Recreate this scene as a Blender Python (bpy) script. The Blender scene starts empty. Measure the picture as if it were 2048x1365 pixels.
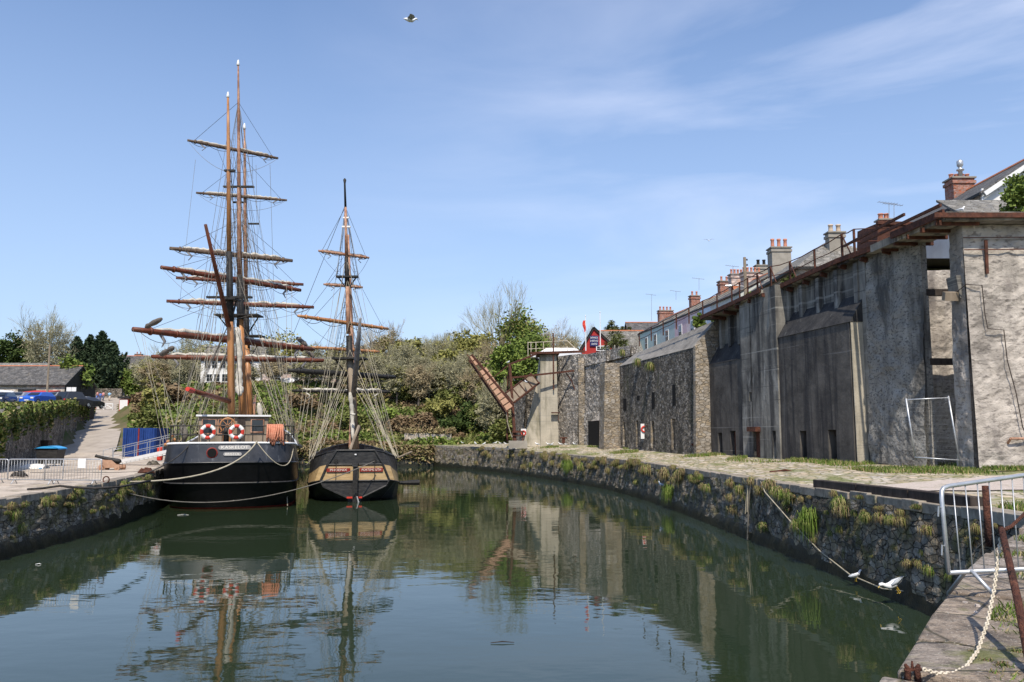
import bpy, math, random
import numpy as np
from mathutils import Vector as V, Matrix, noise
sc = bpy.context.scene
R = math.radians
# ---------------------------------------------------------------- camera
EYE = V((0, 0, 4.5)); F = 1660.0; TH = math.atan(177.5/F)
cam = bpy.data.cameras.new('camera'); camo = bpy.data.objects.new('camera', cam)
sc.collection.objects.link(camo); sc.camera = camo
cam.sensor_width = 36; cam.lens = 36*F/2048; cam.clip_end = 6000; cam.clip_start = 0.05
camo.location = EYE; camo.rotation_euler = (R(90)+TH, 0, 0)
# ---------------------------------------------------------------- light
SUN = V((0.0, -0.75, 1.0)).normalized()
elev = math.asin(SUN.z); azim = math.atan2(SUN.x, SUN.y)
w = bpy.data.worlds.new('World'); sc.world = w; w.use_nodes = True
nt = w.node_tree; nt.nodes.clear()
def wn(t, **k):
    n = nt.nodes.new(t)
    for a, b in k.items(): setattr(n, a, b)
    return n
out = wn('ShaderNodeOutputWorld'); bg = wn('ShaderNodeBackground'); sky = wn('ShaderNodeTexSky')
sky.sky_type = 'NISHITA'; sky.sun_disc = False; sky.sun_elevation = elev; sky.sun_rotation = azim
sky.air_density = 1.0; sky.dust_density = 0.6; sky.ozone_density = 2.2
tc = wn('ShaderNodeTexCoord'); mp = wn('ShaderNodeMapping'); mp.inputs['Scale'].default_value = (1.3, 1.3, 5.5)
mp.inputs['Rotation'].default_value = (0.25, 0.28, 0.3)
n1 = wn('ShaderNodeTexNoise'); n1.inputs['Scale'].default_value = 1.7; n1.inputs['Detail'].default_value = 7; n1.inputs['Roughness'].default_value = .55
n1.inputs['Distortion'].default_value = .5
mr = wn('ShaderNodeMapRange'); mr.inputs[1].default_value = .42; mr.inputs[2].default_value = .78; mr.inputs[4].default_value = .55
sx = wn('ShaderNodeSeparateXYZ'); mx = wn('ShaderNodeMapRange'); mx.inputs[1].default_value = -.25; mx.inputs[2].default_value = .45
mul = wn('ShaderNodeMath', operation='MULTIPLY'); mix = wn('ShaderNodeMixRGB'); mix.inputs[2].default_value = (6.6, 6.8, 7.8, 1)
# the horizon band of thin haze, and the violet-blue cast of the air
hz = wn('ShaderNodeMapRange'); hz.inputs[1].default_value = 0; hz.inputs[2].default_value = .55; hz.inputs[3].default_value = .75; hz.inputs[4].default_value = 0
mixh = wn('ShaderNodeMixRGB'); mixh.inputs[2].default_value = (3.1, 3.9, 5.3, 1)
tint = wn('ShaderNodeMixRGB', blend_type='MULTIPLY'); tint.inputs[0].default_value = 1; tint.inputs[2].default_value = (.87, .95, 1.07, 1)
L = nt.links.new
L(tc.outputs['Generated'], mp.inputs[0]); L(mp.outputs[0], n1.inputs['Vector']); L(n1.outputs[0], mr.inputs[0])
L(tc.outputs['Generated'], sx.inputs[0]); L(sx.outputs[0], mx.inputs[0]); L(mr.outputs[0], mul.inputs[0]); L(mx.outputs[0], mul.inputs[1])
L(sky.outputs[0], tint.inputs[1]); L(tint.outputs[0], mixh.inputs[1]); L(sx.outputs[2], hz.inputs[0]); L(hz.outputs[0], mixh.inputs[0])
L(mixh.outputs[0], mix.inputs[1]); L(mul.outputs[0], mix.inputs[0]); L(mix.outputs[0], bg.inputs[0]); L(bg.outputs[0], out.inputs[0])
bg.inputs[1].default_value = 0.15
sl = bpy.data.lights.new('sun', 'SUN'); sl.energy = 4.2; sl.angle = R(.5); sl.color = (1, .915, .79)
so = bpy.data.objects.new('sun', sl); sc.collection.objects.link(so); so.rotation_euler = SUN.to_track_quat('Z', 'Y').to_euler(); so.location = SUN*200
sc.view_settings.view_transform = 'Standard'; sc.view_settings.look = 'None'; sc.view_settings.exposure = 0.22; sc.view_settings.gamma = 1
sc.cycles.max_bounces = 5; sc.cycles.diffuse_bounces = 2; sc.cycles.glossy_bounces = 3; sc.cycles.transmission_bounces = 2
sc.cycles.caustics_reflective = False; sc.cycles.caustics_refractive = False
# ---------------------------------------------------------------- helpers
def P(px, py, Y):
    """the point seen at photograph pixel (px,py) that lies Y metres down the harbour"""
    a = px-1024; b = 682.5-py
    d = V((a, F*math.cos(TH)-b*math.sin(TH), F*math.sin(TH)+b*math.cos(TH)))
    return EYE + d*(Y/d.y)
def Pz(px, py, z):
    a = px-1024; b = 682.5-py
    d = V((a, F*math.cos(TH)-b*math.sin(TH), F*math.sin(TH)+b*math.cos(TH)))
    return EYE + d*((z-4.5)/d.z)
WO = {}
def wo(o): return WO.get(o.name, V((0, 0, 0))) if o else V((0, 0, 0))
def tag(o, label=None, cat=None, group=None, kind=None):
    if label: o['label'] = label
    if cat:
        o['category'] = cat
        if not kind: o['kind'] = 'thing'
    if group: o['group'] = group
    if kind: o['kind'] = kind
    return o
def empty(name, loc, label=None, cat=None, group=None, kind=None, rz=0):
    o = bpy.data.objects.new(name, None); sc.collection.objects.link(o); o.location = loc; o.rotation_euler.z = rz
    o.empty_display_size = .3; WO[o.name] = V(loc); return tag(o, label, cat, group, kind)
def link_mesh(name, me, parent=None, org=None):
    """me has world coordinates; the object's origin is put at org"""
    if org is None:
        n = len(me.vertices); co = np.empty(n*3, 'f'); me.vertices.foreach_get('co', co); co = co.reshape(-1, 3)
        if n: lo, hi = co.min(0), co.max(0); org = V(((lo[0]+hi[0])/2, (lo[1]+hi[1])/2, lo[2]))
        else: org = V((0, 0, 0))
    me.transform(Matrix.Translation(-org))
    o = bpy.data.objects.new(name, me); sc.collection.objects.link(o); WO[o.name] = V(org)
    if parent: o.parent = parent; o.location = org-wo(parent)
    else: o.location = org
    return o
class MB:
    def __init__(s): s.v = []; s.f = []; s.m = []; s.cur = 0
    def mi(s, i): s.cur = i; return s
    def quad(s, *p):
        n = len(s.v); s.v += [tuple(q) for q in p]; s.f.append(tuple(range(n, n+len(p)))); s.m.append(s.cur); return s
    def box8(s, p):
        n = len(s.v); s.v += [tuple(q) for q in p]
        for f in ((0, 3, 2, 1), (4, 5, 6, 7), (0, 1, 5, 4), (1, 2, 6, 5), (2, 3, 7, 6), (3, 0, 4, 7)): s.f.append(tuple(n+i for i in f)); s.m.append(s.cur)
        return s
    def box(s, c, d, rz=0, rx=0, ry=0):
        m = Matrix.Rotation(rz, 3, 'Z') @ Matrix.Rotation(rx, 3, 'X') @ Matrix.Rotation(ry, 3, 'Y'); c = V(c); x, y, z = d[0]/2, d[1]/2, d[2]/2
        return s.box8([c+m@V(q) for q in ((-x, -y, -z), (x, -y, -z), (x, y, -z), (-x, y, -z), (-x, -y, z), (x, -y, z), (x, y, z), (-x, y, z))])
    def bar(s, a, b, w, h=None, up=V((0, 0, 1))):
        a, b = V(a), V(b); d = (b-a)
        if d.length < 1e-5: return s
        d.normalize(); r = d.cross(up)
        if r.length < 1e-3: r = d.cross(V((1, 0, 0)))
        r.normalize(); u = r.cross(d); h = h or w; r = r*(w/2); u = u*(h/2)
        return s.box8([a-r-u, a+r-u, b+r-u, b-r-u, a-r+u, a+r+u, b+r+u, b-r+u])
    def prism(s, pts, ex):
        """pts polygon in 3-D pushed along ex"""
        n = len(s.v); k = len(pts); ex = V(ex); s.v += [tuple(V(q)) for q in pts]+[tuple(V(q)+ex) for q in pts]
        s.f.append(tuple(range(n+k-1, n-1, -1))); s.f.append(tuple(range(n+k, n+2*k))); s.m += [s.cur]*2
        for i in range(k): j = (i+1) % k; s.f.append((n+i, n+j, n+k+j, n+k+i)); s.m.append(s.cur)
        return s
    def tube(s, pts, r, n=6, cap=True):
        pts = [V(p) for p in pts]; k = len(pts); rs = r if isinstance(r, (list, tuple)) else [r]*k; base = len(s.v)
        t0 = (pts[1]-pts[0]).normalized(); u = t0.cross(V((0, 0, 1)))
        if u.length < .05: u = t0.cross(V((1, 0, 0)))
        u.normalize()
        for i, p in enumerate(pts):
            t = (pts[min(i+1, k-1)]-pts[max(i-1, 0)])
            if t.length < 1e-6: t = t0.copy()
            t.normalize(); u = u-t*u.dot(t)
            if u.length < 1e-4: u = t.orthogonal()
            u.normalize(); w_ = t.cross(u)
            for j in range(n):
                a = 2*math.pi*j/n; s.v.append(tuple(p+(u*math.cos(a)+w_*math.sin(a))*rs[i]))
        for i in range(k-1):
            for j in range(n):
                j2 = (j+1) % n; s.f.append((base+i*n+j, base+i*n+j2, base+(i+1)*n+j2, base+(i+1)*n+j)); s.m.append(s.cur)
        if cap and n > 3: s.f.append(tuple(base+j for j in range(n-1, -1, -1))); s.f.append(tuple(base+(k-1)*n+j for j in range(n))); s.m += [s.cur]*2
        return s
    def lathe(s, c, prof, n=12, ax=V((0, 0, 1))):
        c = V(c); u = ax.orthogonal().normalized(); w_ = ax.cross(u).normalized(); base = len(s.v)
        for (r, z) in prof:
            for j in range(n):
                a = 2*math.pi*j/n; s.v.append(tuple(c+ax*z+(u*math.cos(a)+w_*math.sin(a))*max(r, 1e-3)))
        k = len(prof)
        for i in range(k-1):
            for j in range(n):
                j2 = (j+1) % n; s.f.append((base+i*n+j, base+i*n+j2, base+(i+1)*n+j2, base+(i+1)*n+j)); s.m.append(s.cur)
        s.f.append(tuple(base+j for j in range(n-1, -1, -1))); s.f.append(tuple(base+(k-1)*n+j for j in range(n))); s.m += [s.cur]*2
        return s
    def grid(s, rows):
        """rows: list of equally long lists of points"""
        b = len(s.v); n = len(rows[0])
        for r in rows: s.v += [tuple(q) for q in r]
        for i in range(len(rows)-1):
            for j in range(n-1): s.f.append((b+i*n+j, b+i*n+j+1, b+(i+1)*n+j+1, b+(i+1)*n+j)); s.m.append(s.cur)
        return s
    def build(s, name, mats, parent=None, smooth=False, org=None, bevel=0):
        me = bpy.data.meshes.new(name); me.from_pydata(s.v, [], s.f)
        if not isinstance(mats, (list, tuple)): mats = [mats]
        for m in mats: me.materials.append(m)
        me.polygons.foreach_set('material_index', s.m)
        if smooth: me.polygons.foreach_set('use_smooth', [True]*len(s.f))
        me.update(); o = link_mesh(name, me, parent, org)
        if bevel:
            b = o.modifiers.new('bevel', 'BEVEL'); b.width = bevel; b.segments = 2; b.limit_method = 'ANGLE'
        return o
def copy_tree(o, parent=None, mats=None):
    c = o.copy(); sc.collection.objects.link(c)
    if parent: c.parent = parent
    for ch in list(o.children): copy_tree(ch, c)
    return c
def text_mesh(txt, size, loc, rot, extrude=.004, font_w=None):
    cu = bpy.data.curves.new('txt', 'FONT'); cu.body = txt; cu.size = size; cu.extrude = extrude; cu.align_x = 'CENTER'; cu.align_y = 'CENTER'
    o = bpy.data.objects.new('txt', cu); sc.collection.objects.link(o)
    dg = bpy.context.evaluated_depsgraph_get(); me = bpy.data.meshes.new_from_object(o.evaluated_get(dg)); 
    bpy.data.objects.remove(o); me.name = 'lettering'
    if font_w:
        xs = [v.co.x for v in me.vertices]; k = font_w/(max(xs)-min(xs)); me.transform(Matrix.Diagonal((k, 1, 1, 1)))
    me.transform(Matrix.Translation(loc) @ rot.to_4x4()); return me
def text(txt, size, loc, rot, mat, parent, width=None, name='lettering'):
    me = text_mesh(txt, size, V(loc), rot, font_w=width); me.materials.clear(); me.materials.append(mat)
    for p in me.polygons: p.material_index = 0
    return link_mesh(name, me, parent)
def facing(right, up):
    r = V(right).normalized(); u = V(up).normalized(); n = r.cross(u).normalized()
    return Matrix((r, u, n)).transposed()
# ---------------------------------------------------------------- materials
def rgb(c): return (c[0], c[1], c[2], 1)
def mat(name, c1, c2=None, scale=2.0, detail=6, rough=.85, bump=.0, bscale=None, stretch=(1, 1, 1), metal=0, over=(), cell=None, spec=.3, lohi=(.35, .65), coat=0, backface=None, brick=None, local=False, trans=0):
    m = bpy.data.materials.new(name); m.use_nodes = True; t = m.node_tree; b = t.nodes['Principled BSDF']; l = t.links.new
    b.inputs['Roughness'].default_value = rough; b.inputs['Metallic'].default_value = metal; b.inputs['Specular IOR Level'].default_value = spec
    b.inputs['Coat Weight'].default_value = coat
    if c2 is None and not over and not cell and not brick and not bump:
        b.inputs['Base Color'].default_value = rgb(c1); return m
    g = t.nodes.new('ShaderNodeTexCoord' if local else 'ShaderNodeNewGeometry'); pos = g.outputs['Object' if local else 'Position']
    def mapped(st):
        if st == (1, 1, 1): return pos
        q = t.nodes.new('ShaderNodeMapping'); q.inputs['Scale'].default_value = st; l(pos, q.inputs[0]); return q.outputs[0]
    def nz(sc_, st, det=detail, dist=0):
        n = t.nodes.new('ShaderNodeTexNoise'); n.inputs['Scale'].default_value = sc_; n.inputs['Detail'].default_value = det; n.inputs['Distortion'].default_value = dist
        n.inputs['Roughness'].default_value = .6; l(mapped(st), n.inputs['Vector']); return n.outputs[0]
    def rng(src, lo, hi, a=0, c=1):
        n = t.nodes.new('ShaderNodeMapRange'); n.inputs[1].default_value = lo; n.inputs[2].default_value = hi; n.inputs[3].default_value = a; n.inputs[4].default_value = c; l(src, n.inputs[0]); return n.outputs[0]
    def mixc(f, a, c):
        n = t.nodes.new('ShaderNodeMixRGB'); l(f, n.inputs[0])
        for i, q in ((1, a), (2, c)):
            if isinstance(q, (tuple, list)): n.inputs[i].default_value = rgb(q)
            else: l(q, n.inputs[i])
        return n.outputs[0]
    base = nz(scale, stretch); col = mixc(rng(base, *lohi), c1, c2 or c1); hgt = base
    if cell:
        cs, cst, mort, wd, var = cell
        vo = t.nodes.new('ShaderNodeTexVoronoi'); vo.feature = 'DISTANCE_TO_EDGE'; vo.inputs['Scale'].default_value = cs
        vc = t.nodes.new('ShaderNodeTexVoronoi'); vc.inputs['Scale'].default_value = cs
        # wobble the lookup a little so that joints are not straight
        wv = t.nodes.new('ShaderNodeTexNoise'); wv.inputs['Scale'].default_value = cs*1.5; l(pos, wv.inputs['Vector'])
        ad = t.nodes.new('ShaderNodeMixRGB'); ad.blend_type = 'ADD'; ad.inputs[0].default_value = .55/cs; l(mapped(cst), ad.inputs[1]); l(wv.outputs[1], ad.inputs[2])
        l(ad.outputs[0], vo.inputs['Vector']); l(ad.outputs[0], vc.inputs['Vector'])
        sp = t.nodes.new('ShaderNodeSeparateColor'); l(vc.outputs['Color'], sp.inputs[0])
        hv = t.nodes.new('ShaderNodeHueSaturation'); l(rng(sp.outputs[0], 0, 1, 1-var, 1+var), hv.inputs['Value']); l(rng(sp.outputs[1], 0, 1, .6, 1.2), hv.inputs['Saturation']); l(col, hv.inputs['Color'])
        e = rng(vo.outputs['Distance'], 0, wd); col = mixc(e, mort, hv.outputs[0])
        mm = t.nodes.new('ShaderNodeMath'); mm.operation = 'MULTIPLY_ADD'; l(e, mm.inputs[0]); mm.inputs[1].default_value = .8; l(base, mm.inputs[2]); hgt = mm.outputs[0]
    for (oc, osc, ost, lo, hi, *mxv) in over:
        col = mixc(rng(nz(osc, ost, 7, .4), lo, hi, 0, mxv[0] if mxv else 1), col, oc)
    if trans:
        pass
    if backface: pass
    l(col, b.inputs['Base Color'])
    if bump:
        bn = t.nodes.new('ShaderNodeBump'); bn.inputs['Strength'].default_value = min(1, bump); bn.inputs['Distance'].default_value = .06 if not cell else .12
        if bscale and not cell: l(nz(bscale, stretch), bn.inputs['Height'])
        elif bscale:
            mm = t.nodes.new('ShaderNodeMath'); mm.operation = 'MULTIPLY_ADD'; l(nz(bscale, (1, 1, 1)), mm.inputs[0]); mm.inputs[1].default_value = .6; l(hgt, mm.inputs[2]); l(mm.outputs[0], bn.inputs['Height'])
        else: l(hgt, bn.inputs['Height'])
        l(bn.outputs[0], b.inputs['Normal'])
    return m
MOSS = (.07, .09, .02)
m_quaywall = mat('quay_stone', (.13, .105, .075), (.36, .3, .215), 2.4, rough=.9, bump=1, bscale=7, cell=(2.6, (1, 1, 2.0), (.07, .062, .05), .05, .32),
                 over=(((.03, .028, .024), .55, (1, 1, .4), .52, .64, .7), ((.46, .43, .38), 3.4, (1, 1, .6), .6, .68, .75), ((.13, .12, .04), 1.3, (1, 1, 1), .52, .62, .8), ((.25, .19, .1), 2.2, (1, 1, 1), .6, .68, .7)))
m_tide = mat('tidal_weed', (.012, .013, .008), (.03, .03, .018), 4, rough=.45, bump=.6)
m_coping = mat('coping_stone', (.22, .185, .145), (.38, .33, .265), 2.6, rough=.9, bump=.5, bscale=9, over=(((.1, .085, .07), 2.3, (1, 1, 1), .52, .66, .7), ((.1, .12, .03), 1.0, (1, 1, 1), .6, .7, .6)))
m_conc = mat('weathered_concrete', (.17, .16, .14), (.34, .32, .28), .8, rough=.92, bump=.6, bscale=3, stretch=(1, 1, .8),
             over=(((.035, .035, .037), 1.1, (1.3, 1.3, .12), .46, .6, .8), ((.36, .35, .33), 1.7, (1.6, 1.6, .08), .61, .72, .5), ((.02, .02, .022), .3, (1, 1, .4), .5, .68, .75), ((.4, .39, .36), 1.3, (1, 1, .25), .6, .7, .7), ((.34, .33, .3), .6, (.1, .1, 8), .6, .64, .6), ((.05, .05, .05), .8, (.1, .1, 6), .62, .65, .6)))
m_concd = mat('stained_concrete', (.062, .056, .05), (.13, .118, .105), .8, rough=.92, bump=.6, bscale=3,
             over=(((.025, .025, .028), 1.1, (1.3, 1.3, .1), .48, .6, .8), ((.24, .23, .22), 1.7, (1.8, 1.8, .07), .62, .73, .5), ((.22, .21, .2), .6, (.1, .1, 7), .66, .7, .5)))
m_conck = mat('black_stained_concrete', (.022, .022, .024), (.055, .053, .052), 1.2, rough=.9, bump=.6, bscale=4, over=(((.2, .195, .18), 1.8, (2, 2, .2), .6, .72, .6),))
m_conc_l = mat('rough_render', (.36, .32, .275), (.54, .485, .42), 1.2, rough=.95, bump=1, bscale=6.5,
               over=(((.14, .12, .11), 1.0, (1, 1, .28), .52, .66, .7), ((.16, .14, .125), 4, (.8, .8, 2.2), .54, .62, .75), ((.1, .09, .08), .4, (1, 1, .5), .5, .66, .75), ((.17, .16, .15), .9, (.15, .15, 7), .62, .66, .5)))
m_conc_shade = mat('shaded_rough_render', (.22, .205, .18), (.36, .34, .3), 1.2, rough=.95, bump=1, bscale=6.5,
               over=(((.05, .048, .045), .8, (1, 1, .2), .5, .64, .85), ((.08, .075, .07), 7, (1, 1, 1.6), .53, .6, .8), ((.36, .34, .32), 1.1, (1, 1, .25), .62, .72, .6)))  # darker copy of rough_render; the pier's shade is put into its colour
m_conc_b = mat('poured_concrete', (.36, .325, .255), (.48, .43, .34), .9, rough=.92, bump=.4, bscale=5,
               over=(((.13, .12, .1), 1.0, (1.5, 1.5, .1), .52, .66, .6), ((.22, .21, .19), 1, (.1, .1, 9), .58, .66, .5), ((.12, .11, .06), .5, (1, 1, .3), .58, .68, .6)))
m_rubble = mat('dark_rubble', (.14, .12, .095), (.32, .28, .225), 1.5, rough=.95, bump=1, bscale=6, cell=(3.4, (1, 1, 1.5), (.035, .032, .028), .09, .55),
               over=(((.03, .03, .028), .5, (1, 1, .2), .52, .64, .65), ((.07, .075, .03), .5, (1, 1, .3), .58, .68, .7), ((.45, .42, .38), 5, (1, 1, 1), .64, .7, .6)))
m_granite = mat('tan_rubble', (.25, .205, .15), (.38, .32, .245), .8, rough=.92, bump=.8, bscale=6, cell=(2.7, (1, 1, 2.0), (.15, .13, .1), .06, .28),
                over=(((.12, .1, .075), .9, (1, 1, .35), .56, .68, .6),))
m_paleruble = mat('pale_rubble', (.29, .26, .225), (.45, .41, .36), 1.2, rough=.95, bump=1, bscale=6, cell=(3.2, (1, 1, 1.4), (.08, .075, .065), .08, .5),
                  over=(((.09, .085, .07), .6, (1, 1, .2), .55, .66, .6),))
m_apron = mat('stone_apron', (.2, .185, .165), (.29, .27, .24), 1.5, rough=.95, bump=.6, bscale=7, over=(((.1, .09, .08), .8, (.4, .4, 2), .5, .65, .6), ((.1, .1, .04), .6, (1, 1, 1), .6, .7, .5)))
m_rust = mat('rusty_steel', (.05, .022, .015), (.13, .048, .028), 5, rough=.85, bump=.4, bscale=25, over=(((.04, .018, .014), 2, (1, 1, 1), .5, .7, .7),))
m_rustl = mat('rusty_plank', (.36, .2, .125), (.48, .3, .2), 3, rough=.85, bump=.3, over=(((.12, .06, .04), 3, (1, 1, 1), .55, .7, .7),))
m_quay = mat('quay_paving', (.46, .37, .27), (.6, .5, .38), 1.1, rough=.95, bump=.6, bscale=9, cell=(2.6, (1, .55, 1), (.16, .16, .07), .12, .25),
             over=(((.15, .175, .045), .32, (1, .45, 1), .52, .6, .8), ((.26, .25, .1), 1.8, (1, .6, 1), .52, .62, .75), ((.27, .22, .17), 6, (1, 1, 1), .55, .68, .6)))
m_gravel = mat('pale_gravel', (.46, .38, .32), (.62, .54, .47), 9, rough=.95, bump=.7, bscale=22, over=(((.2, .2, .09), 1.1, (1, 1, 1), .58, .66, .7),))
m_walk = mat('worn_walkway', (.2, .16, .125), (.38, .31, .245), 5.5, rough=.95, bump=.6, bscale=14, cell=(1.1, (1, 1.0, 1), (.1, .09, .05), .03, .2),
             over=(((.09, .075, .06), 3.0, (1, 1, 1), .5, .62, .7), ((.1, .085, .07), 26, (1, 1, 1), .54, .62, .7), ((.6, .55, .47), 55, (1, 1, 1), .6, .64, .6), ((.13, .14, .04), 1.1, (1, 1, 1), .58, .66, .8), ((.62, .58, .52), 13, (1, 1, 1), .68, .73, .8)))
m_lquay = mat('pale_quay', (.46, .38, .30), (.57, .49, .40), .8, rough=.95, bump=.3, bscale=8, over=(((.3, .25, .2), 1.7, (1, .4, 1), .5, .62, .7), ((.2, .17, .14), .5, (1, .3, 1), .54, .62, .6), ((.16, .14, .12), 6, (1, 1, 1), .6, .66, .6), ((.24, .22, .12), .9, (1, 1, 1), .58, .66, .5)))
m_ramp = mat('ramp_track', (.36, .31, .26), (.44, .385, .325), .6, rough=.95, bump=.2, bscale=10, over=(((.25, .215, .18), 1.0, (1, .2, 1), .5, .7, .6),))
m_earth = mat('scrub_ground', (.1, .095, .045), (.17, .13, .075), .5, rough=1, bump=.5, bscale=3, over=(((.06, .085, .02), .25, (1, 1, 1), .48, .6, .9),))
m_grassg = mat('short_turf', (.12, .16, .035), (.2, .21, .07), .8, rough=1, bump=.4, bscale=12, over=(((.3, .26, .14), .6, (1, 1, 1), .56, .66, .7),))
m_asph = mat('asphalt', (.17, .165, .16), (.22, .21, .2), 2, rough=.95)
m_slate = mat('slate_roof', (.075, .073, .07), (.15, .14, .13), 1.5, rough=.75, bump=.5, bscale=None, stretch=(1, 1, 1), cell=(3.5, (1, 1, 1), (.04, .04, .04), .05, .3), over=(((.2, .17, .12), 1.2, (1, 1, 1), .58, .7, .5),))
m_slatel = mat('weathered_slates', (.17, .16, .14), (.25, .235, .21), 1.5, rough=.9, bump=.5, cell=(3.0, (1, 1, 1), (.09, .085, .07), .06, .3))
m_tile = mat('ridge_tile', (.38, .13, .07), (.5, .2, .1), 4, rough=.85)
m_brick = mat('red_brick', (.3, .11, .075), (.42, .17, .11), 2, rough=.9, bump=.4, cell=(7, (1, 1, 2), (.3, .25, .2), .09, .3))
m_brickp = mat('pink_stone', (.5, .36, .3), (.6, .45, .38), 2, rough=.9, bump=.4, cell=(2.5, (1, 1, 2), (.4, .32, .28), .06, .3))
m_stonew = mat('pale_stone', (.4, .34, .27), (.55, .47, .38), 2, rough=.9, bump=.4, cell=(2.2, (1, 1, 2), (.3, .27, .22), .06, .3))
m_cement = mat('grey_cement', (.27, .245, .205), (.35, .32, .27), 2, rough=.92, bump=.3)
m_pot = mat('terracotta', (.5, .2, .13), (.6, .27, .18), 5, rough=.8)
m_potb = mat('buff_pot', (.55, .42, .3), (.62, .5, .38), 5, rough=.8)
m_white = mat('white_paint', (.74, .74, .72), (.8, .79, .77), 3, rough=.6)
m_whitew = mat('whitewash', (.7, .68, .64), (.8, .78, .74), 1.2, rough=.8, over=(((.5, .47, .42), 1, (1, 1, .2), .58, .7, .4),))
m_cream = mat('cream_paint', (.72, .64, .5), (.78, .7, .57), 2, rough=.8)
m_black = mat('black_paint', (.004, .004, .0045), (.008, .008, .009), 3, rough=.4, spec=.3, bump=.12, bscale=2.5)
m_blackm = mat('tarred_black', (.015, .014, .013), (.035, .033, .03), 8, rough=.6, bump=.3)
m_blackw = mat('worn_black_timber', (.02, .02, .021), (.05, .048, .045), 3, rough=.5, bump=.3, stretch=(1, 1, 3))
m_greyhull = mat('satin_grey_black', (.014, .015, .018), (.035, .036, .04), 1.6, rough=.3, spec=.5, bump=.15, bscale=1.5, over=(((.5, .52, .55), 2.2, (1.2, 1.2, .12), .6, .75, .35),))
m_red = mat('dark_red_paint', (.2, .02, .015), (.28, .03, .02), 3, rough=.6)
m_bred = mat('bright_red', (.55, .04, .025), (.62, .06, .035), 3, rough=.5)
m_boardred = mat('red_cladding', (.33, .025, .02), (.42, .035, .03), 2, rough=.7, bump=.2, stretch=(1, 1, 6))
m_blue = mat('blue_container_paint', (.012, .04, .17), (.018, .055, .22), 2, rough=.5)
m_navy = mat('navy_board', (.015, .02, .1))
m_lblue = mat('sky_blue_plastic', (.05, .35, .7), rough=.4)
m_ochre = mat('ochre_paint', (.42, .29, .14), (.54, .385, .2), 2, rough=.45, bump=.2, stretch=(1, 1, 4), over=(((.3, .2, .1), 1.5, (1, 1, .4), .58, .7, .5),))
m_spar = mat('varnished_spar', (.34, .15, .055), (.5, .24, .095), 2, rough=.4, stretch=(3, 3, .4), spec=.5, over=(((.17, .07, .03), 1.5, (1, 1, .5), .54, .66, .6),))
m_spard = mat('weathered_spar', (.3, .14, .08), (.5, .3, .2), 3, rough=.6, over=(((.12, .05, .03), 2, (1, 1, .3), .5, .62, .7),))
m_yard = mat('oiled_yard', (.1, .028, .015), (.17, .055, .028), 2.5, rough=.5, over=(((.09, .05, .035), 1.2, (1, 1, 1), .5, .65, .7),))
m_yardg = mat('silvered_yard', (.075, .05, .035), (.17, .12, .085), 3, rough=.8)
m_canvas = mat('sail_canvas', (.42, .39, .33), (.62, .58, .5), 3, rough=.9, bump=.6, bscale=5)
m_canvasg = mat('grey_canvas', (.17, .165, .17), (.26, .25, .25), 3, rough=.9, bump=.5, bscale=5)
m_rope = mat('manila_rope', (.34, .3, .22), (.45, .4, .3), 6, rough=.95)
m_roped = mat('tarred_rope', (.03, .028, .027), (.06, .055, .05), 6, rough=.9)
m_ropeg = mat('grey_rope', (.13, .12, .1), (.21, .19, .16), 6, rough=.95)
m_ropeo = mat('orange_rope', (.55, .2, .12), (.68, .3, .18), 8, rough=.9, bump=.5)
m_baggy = mat('baggywrinkle', (.1, .085, .075), (.2, .175, .15), 12, rough=1, bump=1, bscale=20)
m_galv = mat('galvanised_steel', (.42, .44, .46), (.56, .57, .58), 7, rough=.42, metal=.6, over=(((.25, .16, .1), 5, (1, 1, 1), .62, .7, .6),))
m_chainw = mat('white_plastic_chain', (.5, .43, .32), (.66, .59, .47), 7, rough=.6, over=(((.42, .3, .2), 6, (1, 1, 1), .56, .68, .6),))
m_glass = mat('window_glass', (.02, .025, .03), rough=.08, spec=.8)
m_tyre = mat('tyre_rubber', (.015, .015, .015), rough=.8)
m_dark = mat('dark_interior', (.008, .008, .008), rough=1)
m_wood = mat('grey_timber', (.2, .16, .115), (.33, .265, .195), 3, rough=.85, stretch=(1, 1, .3), bump=.4)
m_woodd = mat('dark_timber', (.03, .022, .018), (.07, .055, .045), 4, rough=.85, bump=.5, stretch=(1, 1, .3))
m_lamp = mat('amber_lens', (.7, .3, .05), rough=.3)
m_bark = mat('bark', (.1, .08, .06), (.2, .17, .14), 5, rough=.95, bump=.5)
m_twig = mat('bare_twigs', (.27, .25, .15), (.38, .355, .22), .5, rough=1)
m_twigr = mat('reddish_twigs', (.3, .235, .14), (.4, .335, .2), .5, rough=1)
def leafmat(name, a, b, c, s=.6): return mat(name, a, b, s, detail=4, rough=.75, lohi=(.38, .62), over=((c, 4, (1, 1, 1), .52, .66, .8),), spec=.2)
m_leafg = leafmat('spring_leaf', (.08, .125, .022), (.16, .21, .045), (.22, .27, .06))
m_leafb = leafmat('bright_leaf', (.13, .19, .035), (.2, .26, .05), (.25, .28, .08))
m_leafd = leafmat('dark_leaf', (.028, .05, .012), (.06, .09, .02), (.09, .12, .03))
m_leafc = leafmat('conifer_leaf', (.022, .042, .022), (.055, .085, .04), (.08, .1, .045))
m_leafo = leafmat('olive_bud', (.2, .2, .055), (.3, .29, .085), (.33, .26, .1))
m_leafr = leafmat('russet_scrub', (.15, .1, .055), (.23, .16, .09), (.27, .22, .12))
m_leafs = leafmat('scrub_leaf', (.1, .125, .03), (.18, .2, .055), (.27, .23, .1), .35)
m_palm = leafmat('palm_leaf', (.06, .08, .02), (.12, .13, .04), (.2, .18, .09))
m_grass = leafmat('grass_blade', (.07, .13, .015), (.13, .2, .03), (.26, .25, .09), 1.5)
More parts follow.
